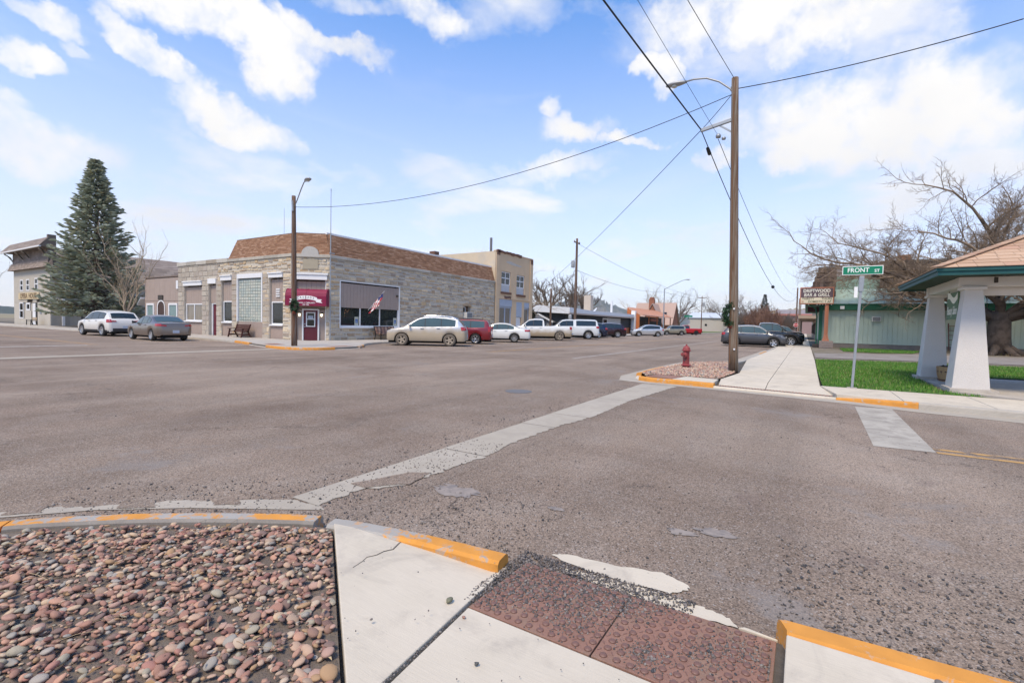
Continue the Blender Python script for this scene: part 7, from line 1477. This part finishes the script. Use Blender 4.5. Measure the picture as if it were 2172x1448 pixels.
for k, (x, y, R, m, lab) in enumerate(((150,8.5,(5,4,7.5),M_rtw,'russet bare bush left of the stop sign'),(165,12.5,(6,4.5,8.5),M_rtw,'tan bare bush behind the parked black pickup'),(172,17,(6,4.5,7.5),M_twg,'grey bare bush behind the parked SUV'),(160,4.6,(4,3,6.0),M_twg,'low grey bush beside the far block'),(84,62,(6,6,9),M_rtw,'russet bush behind the grey garage'),(78,50,(5,5,7),M_rtw,'dark red bush behind the grey house'),(95,62,(7,6,9),mat('golden_twig',(.36,.245,.13),.95,var=.2),'golden willow bush above the white flat roof'),(104,66,(6,6,8.5),MATS['golden_twig'],'second golden bush left of the tall bare tree'),(14,122,(7,5,7),M_rtw,'dark red bush at the far left edge'),(118,70,(7,6,7),MATS['golden_twig'],'low golden bush behind the orange porch'))):
    bush(lab, (x,y,0), R, 260, m, 80+k, GB)
spruce('conifer_tree', 'small dark conifer between the golden bushes', (102,61,0), 12.5, 3.2, 7, mat('dark_needle', None, .85, pal=[(.03,.038,.022),(.045,.052,.03),(.06,.055,.035)], var=.2), 14); spruce('conifer_tree', 'dark conifer beside the stucco building', (62,35.5,0), 6.5, 1.7, 8, MATS['dark_needle'], 12); spruce('conifer_tree', 'lone dark conifer far right of the tall wooden pole', (236,15.5,0), 17, 4.2, 9, MATS['dark_needle'], 10)
# ------------------------------------------------------------------ hills
def ridge(name, pts, depth, m, label, seed, rows=8):
    "a hill range: crest line points (x, y, z); slopes fall toward and away from the viewer"
    r = random.Random(seed); b = MB(); P = []
    for (a, c) in zip(pts, pts[1:]):
        for k in range(10): t = k/10; P.append(Vector(a).lerp(Vector(c), t)+Vector((0,0,r.gauss(0,.035)*a[2])))
    P.append(Vector(pts[-1])); n = len(P); view = sum((Vector((p.x,p.y,0)).normalized() for p in P), Vector())/n
    offs_ = [-1,-.8,-.6,-.4,-.25,-.12,0,.15,.4,1]; hh = [-.05,.10,.27,.46,.68,.86,1,.85,.5,-.05]
    for o_, h_ in zip(offs_, hh):
        for i, p in enumerate(P): b.v.append((p.x+view.x*depth*o_, p.y+view.y*depth*o_, max(-5, p.z*h_*(1+(r.gauss(0,.06) if 0 < h_ < 1 else 0)))))
    for j in range(len(offs_)-1):
        for i in range(n-1): b.f.append((j*n+i, j*n+i+1, (j+1)*n+i+1, (j+1)*n+i)); b.m.append(0)
    return tag(b.build(name, m, recalc=False, smooth=True), label, kind='structure')
M_hill = mat('timbered_hill', (.045,.060,.045), .95, coord='W', scale=.004, var=.4, col2=(.15,.14,.12), mscale=.006, mixr=(.5,.62)); M_hill2 = mat('grass_hill', (.33,.25,.14), .95, coord='W', scale=.01, var=.2, col2=(.22,.19,.10), mscale=.01)
def hp(px_az, dist, z): return (math.cos(px_az)*dist, math.sin(px_az)*dist, z)
mtn = ridge('mountain', [hp(.56,4300,20),hp(.5064,4200,85),hp(.4773,4100,140),hp(.4485,4000,200),hp(.4121,4000,262),hp(.3908,4000,226),hp(.3718,4000,232),hp(.3525,4000,186),hp(.3054,4100,130),hp(.2328,4200,118),hp(.13,4300,115),hp(.05,4400,60)], 900, M_hill, 'blue wooded mountain on the horizon behind the low dark building', 3)
ridge('hill', [hp(.20,1500,6),hp(.13,1400,30),hp(.0979,1350,40),hp(.0516,1300,47),hp(.0074,1300,53),hp(-.0347,1300,54),hp(-.2,1300,52),hp(-.6,1300,50)], 500, M_hill2, 'low tan grass hill at the end of the street', 4)
ridge('hill', [hp(1.6,1800,20),hp(1.42,1800,20),hp(1.3666,1800,20),hp(1.33,1800,16),hp(1.2,1800,12),hp(.9,1800,10)], 300, M_hill, 'low dark rise beyond the beige hall', 5)

# ------------------------------------------------------------------ poles
def wood_mat(name, c, c2):
    return mat(name, c, .9, coord='O', scale=5, var=.28, bump=.9, bscale=9, col2=c2, mscale=2.2, mixr=(.4,.62), stretch=(7,7,.35))
M_pole = wood_mat('weathered_pole', (.23,.19,.15), (.135,.075,.042)); M_pole2 = wood_mat('dark_pole', (.16,.125,.105), (.115,.05,.022)); M_lampg = mat('lamp_grey', (.34,.35,.36), .45, metal=.3); M_lens = mat('lamp_lens', (.55,.55,.50), .2); M_wire = mat('wire_black', (.018,.018,.02), .6); M_insu = mat('insulator', (.30,.27,.25), .4)
def pole_mesh(H, r0, r1, lean=(0,0)):
    b = MB(); n = 10; b.tube([(lean[0]*k/n, lean[1]*k/n, -.1+(H+.1)*k/n) for k in range(n+1)], [r0+(r1-r0)*k/n for k in range(n+1)], 16); return b
def wreath(loc, label, m_seed, R=.30, axis='x'):
    t = empty('wreath', loc, 0, label, 'wreath'); r = random.Random(m_seed); V = []; F = []
    for k in range(900):
        a = r.uniform(0,6.3); rr_ = R+r.gauss(0,.055); c = Vector((r.gauss(0,.05), math.cos(a)*rr_, math.sin(a)*rr_)); d = Vector((r.gauss(0,1),r.gauss(0,1),r.gauss(0,1))).normalized()*.06; w = d.orthogonal().normalized()*.014; o = len(V); V += [tuple(c-d),tuple(c+w),tuple(c+d),tuple(c-w)]; F += [(o,o+1,o+2),(o,o+2,o+3)]
    o = bpy.data.objects.new('greenery', mesh_np('greenery', np.array(V), np.array(F), mat('garland', None, .8, pal=[(.012,.04,.016),(.02,.06,.022),(.03,.08,.03),(.008,.028,.012)], var=.2), False)); COL.objects.link(o); o.parent = t
    MB().tube([(0,math.cos(q*.5)*R,math.sin(q*.5)*R) for q in range(13)], .03, 6).build('ring', M_und, t)
    MB().box(-.06,.03,-.08,.08,-R-.12,-R+.02).build('bow', mat('red_bow', (.22,.03,.02), .7), t); return t
# tall pole by the hydrant
bp = empty('utility_pole', (17.05,1.95,.1), 0, 'tall weathered wooden pole with street lamp beside the near footway', 'pole')
pole_mesh(9.45, .15, .105, (0,.28)).build('pole', M_pole, bp, smooth=True)
MB().tube([(0,.28,8.95),(0,.42,9.15),(0,.75,9.45),(0,1.15,9.66),(0,1.55,9.72),(0,1.85,9.70)], .028, 8).build('lamp_arm', M_lampg, bp, smooth=True)
def cobra(parent, loc, rz, s=1.0):
    hd = MB(); n = 8; prof = [(0,.05,.05),(.1,.085,.065),(.25,.13,.085),(.45,.15,.08),(.6,.12,.06),(.68,.05,.03)]
    for x, w, h_ in prof:
        for k in range(10): a = 2*PI*k/10; hd.v.append((x*s, math.cos(a)*w*s, math.sin(a)*h_*s*(1 if math.sin(a) > 0 else .7)))
    for i in range(len(prof)-1):
        for k in range(10): k2 = (k+1) % 10; hd.f.append((i*10+k,i*10+k2,(i+1)*10+k2,(i+1)*10+k)); hd.m.append(0)
    hd.f += [tuple(range(10)), tuple(50+k for k in range(10))]; hd.m += [0,0]
    o = hd.build('lamp_head', M_lampg, parent, smooth=True, loc=loc); o.rotation_euler = (0,0,rz)
    l = MB().lathe([(.10*s,-.045*s),(.09*s,-.085*s),(.05*s,-.105*s),(0,-.11*s)],12,(.40*s,0,0)).build('lens', M_lens, o, smooth=True); return o
cobra(bp, (0,1.78,9.69), PI/2)
MB().tube([(-.02,.36,9.2),(-.02,.30,9.1),(0,.28,8.9)],.05,6).build('arm_bracket', M_lampg, bp)
MB().bar((0,.18,8.17),(0,1.28,7.97),.09,.11).build('crossarm', M_galv, bp, bevel=.01); MB().bar((0,.22,7.68),(0,.72,8.05),.04,.05).build('brace', M_galv, bp)
b = MB(); b.lathe([(.0,0),(.075,.02),(.085,.09),(.05,.14),(.0,.15)],10,(0,.72,7.62)); b.lathe([(.0,0),(.06,.02),(.07,.08),(0,.12)],10,(.05,.56,7.55)); b.build('splice_case', M_galv, bp, smooth=True)
MB().bar((-.17,.1,.3),(-.14,.28,8.9),.03,.012,(1,0,0)).build('ground_wire', mat('wire_mould', (.16,.08,.04), .8), bp)
MB().tube([(-.165,.03,2.05),(-.185,.03,2.05)],.03,8).build('pole_tag', M_trim, bp); MB().tube([(-.165,-.02,.75),(-.185,-.02,.75)],.03,8).build('pole_tag', M_trim, bp)
wreath((16.90,2.10,1.95), 'green winter wreath with red bow on the tall wooden pole', 4, .30).rotation_euler = (0,0,rad(70))
# lamp pole at the stone building corner
lp_ = empty('utility_pole', (15.4,22.7,.12), 0, 'wooden lamp pole in front of the maroon corner door', 'pole')
pole_mesh(7.75, .15, .10, (0,.12)).build('pole', M_pole2, lp_, smooth=True)
MB().tube([(0,.05,7.2),(-.05,-.25,7.5),(-.15,-.7,7.95),(-.3,-1.15,8.2),(-.36,-1.35,8.22)], .028, 8).build('lamp_arm', M_lampg, lp_, smooth=True); cobra(lp_, (-.34,-1.3,8.22), rad(-108)); MB().tube([(-.1,.05,6.95),(-.1,.1,7.5)],.05,6).build('arm_bracket', M_lampg, lp_)
wreath((15.22,22.45,2.18), 'green winter wreath hanging on the lamp pole by the maroon door', 5, .28)
# distant poles
up_ = empty('utility_pole', (58.4,26.0,.1), 0, 'dark utility pole with transformers behind the canopied white pickup', 'pole'); pole_mesh(12.8, .2, .14).build('pole', M_pole2, up_, smooth=True)
MB().bar((-.9,0,12.25),(.9,0,12.25),.12,.14).build('crossarm', M_pole2, up_)
for x in (-.8,.8): MB().lathe([(.05,12.32),(.08,12.4),(.04,12.5),(0,12.52)],8,(x,0,0)).build('insulator', M_insu, up_)
for z, y in ((9.0,.38),(1.9,.6)): MB().lathe([(.22,0),(.24,.05),(.24,.8),(.2,.9),(0,.95)],12,(-.25,y,z)).build('transformer', M_lampg, up_, smooth=True)
for nm, lab, x, y, hh in (('utility_pole','short brown pole by the grey garage',55.6,28.2,6.1),('utility_pole','far utility pole before the beige shed',146,25.6,10.6),('utility_pole','brown pole carrying the stop sign down the footway',100,1.45,9.0),('utility_pole','thin brown pole beyond the stop sign',125,1.35,8.5),('utility_pole','thin pole far down the footway',150,1.3,9)):
    q = empty(nm, (x,y,.1), 0, lab, 'pole'); pole_mesh(hh, .15, .11).build('pole', M_pole2 if 'thin' not in lab else M_pole, q, smooth=True)
    if 'beige' in lab: MB().lathe([(.3,0),(.32,1.1),(0,1.15)],10,(0,-.5,7.6)).build('transformer', M_lampg, q); MB().bar((0,-1.2,10.1),(0,1.2,10.1),.15).build('crossarm', M_pole2, q)
ml = empty('street_light', (103,25.6,.1), 0, 'tall grey metal street light with long arm by the orange porch', 'street light'); MB().tube([(0,0,0),(0,0,9.6)],[.13,.09],10).build('pole', M_galv, ml); MB().tube([(0,0,9.4),(0,-1.5,10.2),(0,-3.6,11.15),(0,-4.2,11.3)],.06,8).build('lamp_arm', M_galv, ml); cobra(ml, (0,-4.1,11.3), -PI/2, 1.5)
ss_ = empty('stop_sign', (99.6,1.5,.1), 0, 'red octagonal stop sign on the brown pole past the bar', 'sign'); b = MB(); b.extr([(-.02, math.cos(PI/8+k*PI/4)*.40, 2.35+math.sin(PI/8+k*PI/4)*.40) for k in range(8)], (-.02,0,0)); b.build('sign_edge', M_swht, ss_)
b = MB(); b.extr([(-.045, math.cos(PI/8+k*PI/4)*.36, 2.35+math.sin(PI/8+k*PI/4)*.36) for k in range(8)], (-.006,0,0)); b.build('sign_face', mat('stop_red', (.45,.02,.03), .5), ss_); text_mesh('STOP', .27, M_swht, 'lettering', ss_, face((-.055,0,2.35),(0,-1,0)), .015, .001, .85); MB().tube([(.0,0,0),(.0,0,2.4)],.03,6).build('post', M_galv, ss_)
g3 = empty('street_sign', (116,23.2,.1), 0, 'small green street signs on a post by the far grass verge', 'street sign'); MB().tube([(0,0,0),(0,0,4.0)],.06,6).build('post', M_galv, g3); MB().box(-.03,.03,-.9,.9,3.9,4.3).build('sign_blade', M_sgreen, g3); MB().box(-.8,.8,-.03,.03,3.5,3.85).build('sign_blade', M_sgreen, g3); MB().box(-.04,-.03,-.4,.4,2.4,3.2).build('sign_back', M_galv, g3)
tag(sheet('lawn', [R4(120,236,26,46)], .125, mat('verge_grass', (.10,.13,.03), .95, coord='W', scale=.5, var=.2)), 'grass verge before the beige shed', kind='structure')
# ------------------------------------------------------------------ wires
def wire(a, c, sag, r_, label, n=24):
    a, c = Vector(a), Vector(c); pts = [a.lerp(c, k/n)-Vector((0,0,sag*4*(k/n)*(1-k/n))) for k in range(n+1)]
    b = MB(); b.tube(pts, r_, 5); return tag(b.build('overhead_wire', M_wire, smooth=True), label, 'wire', 'overhead wires between the poles')
PB = Vector((17.05,1.95,.1)); LE = PB+Vector((0,1.26,7.99)); TP = PB+Vector((0,.28,9.3))
wire((15.4,22.78,7.3), PB+Vector((0,.35,8.95)), 1.0, .012, 'long sagging wire from the corner lamp pole to the tall pole')
def beyond(p, q, k): p, q = Vector(p), Vector(q); return p+(q-p)*k
wire(LE, beyond(LE, (9.97,3.94,8.5), 2.6), .05, .022, 'thickest black cable running overhead toward the viewer')
wire(PB+Vector((0,.75,7.75)), beyond(PB+Vector((0,.75,7.75)), (10.92,3.5,8.9), 2.6), .05, .006, 'thinnest wire crossing the street lamp overhead')
wire(TP+Vector((0,0,.1)), beyond(TP, (12.53,2.8,9.6), 2.6), .05, .009, 'wire running overhead from the very top of the tall pole')
wire(PB+Vector((0,.2,9.1)), (17.08,-4.37,9.41), .12, .014, 'wire leaving the tall pole toward the upper right')
wire(LE, (52.3,28,5.9), .35, .012, 'wire descending from the crossarm toward the stucco building')
wire(PB+Vector((0,.32,9.0)), LE, .03, .010, 'short slanted guy from the pole top to the crossarm end')
wire(LE, (100,1.45,7.7), 2.9, .016, 'heavy cable sagging from the crossarm down the footway to the brown pole')
wire(PB+Vector((0,.72,7.6)), (100,1.45,8.0), 1.7, .010, 'lighter cable sagging beside the heavy one to the brown pole')
wire((58.4,26,12.3), (146,25.6,10.3), 1.2, .02, 'far wire between the distant utility poles'); wire((58.4,26,8.8), (103,25.6,8.9), .8, .02, 'far wire to the grey metal street light'); wire((103,25.6,8.9), (240,2,9.5), 1.5, .02, 'far wire crossing the street beyond the metal street light'); wire((58.4,26,9.0), (55.6,28.2,5.9), .8, .012, 'slack wire down to the short brown pole')
b = MB(); b.lathe([(0,-.3),(.06,-.2),(.07,.2),(0,.3)],8,ax='x'); o = b.build('cable_splice', M_wire, smooth=True); o.location = tuple(Vector(LE)+Vector((1.2,-.05,-.32))); o.rotation_euler = (0,.16,0); tag(o, 'dark splice sleeve on the heavy cable near the crossarm', 'splice')
o = MB().lathe([(0,-.2),(.14,-.1),(.14,.1),(0,.2)],8,ax='x').build('cable_splice', M_wire, smooth=True); o.location = (47.7,2.56,5.24); tag(o, 'dark splice bundle where the cables dip above the footway', 'splice')

# ------------------------------------------------------------------ air
hz_ = MB().box(-5700,5700,-5700,5700,-6,330).build('haze', mat('haze_unused', (1,1,1))); hz_.data.materials.clear()
hm = bpy.data.materials.new('haze_air'); hm.use_nodes = True; hm.node_tree.nodes.clear(); ho = nd(hm.node_tree, 'ShaderNodeOutputMaterial'); hv = nd(hm.node_tree, 'ShaderNodeVolumePrincipled', ins={'Color': (.90,.94,1,1), 'Density': .00008, 'Anisotropy': 0.0}); hm.node_tree.links.new(hv.outputs[0], ho.inputs['Volume'])
hz_.data.materials.append(hm); tag(hz_, 'thin pale haze filling the valley air', kind='stuff')
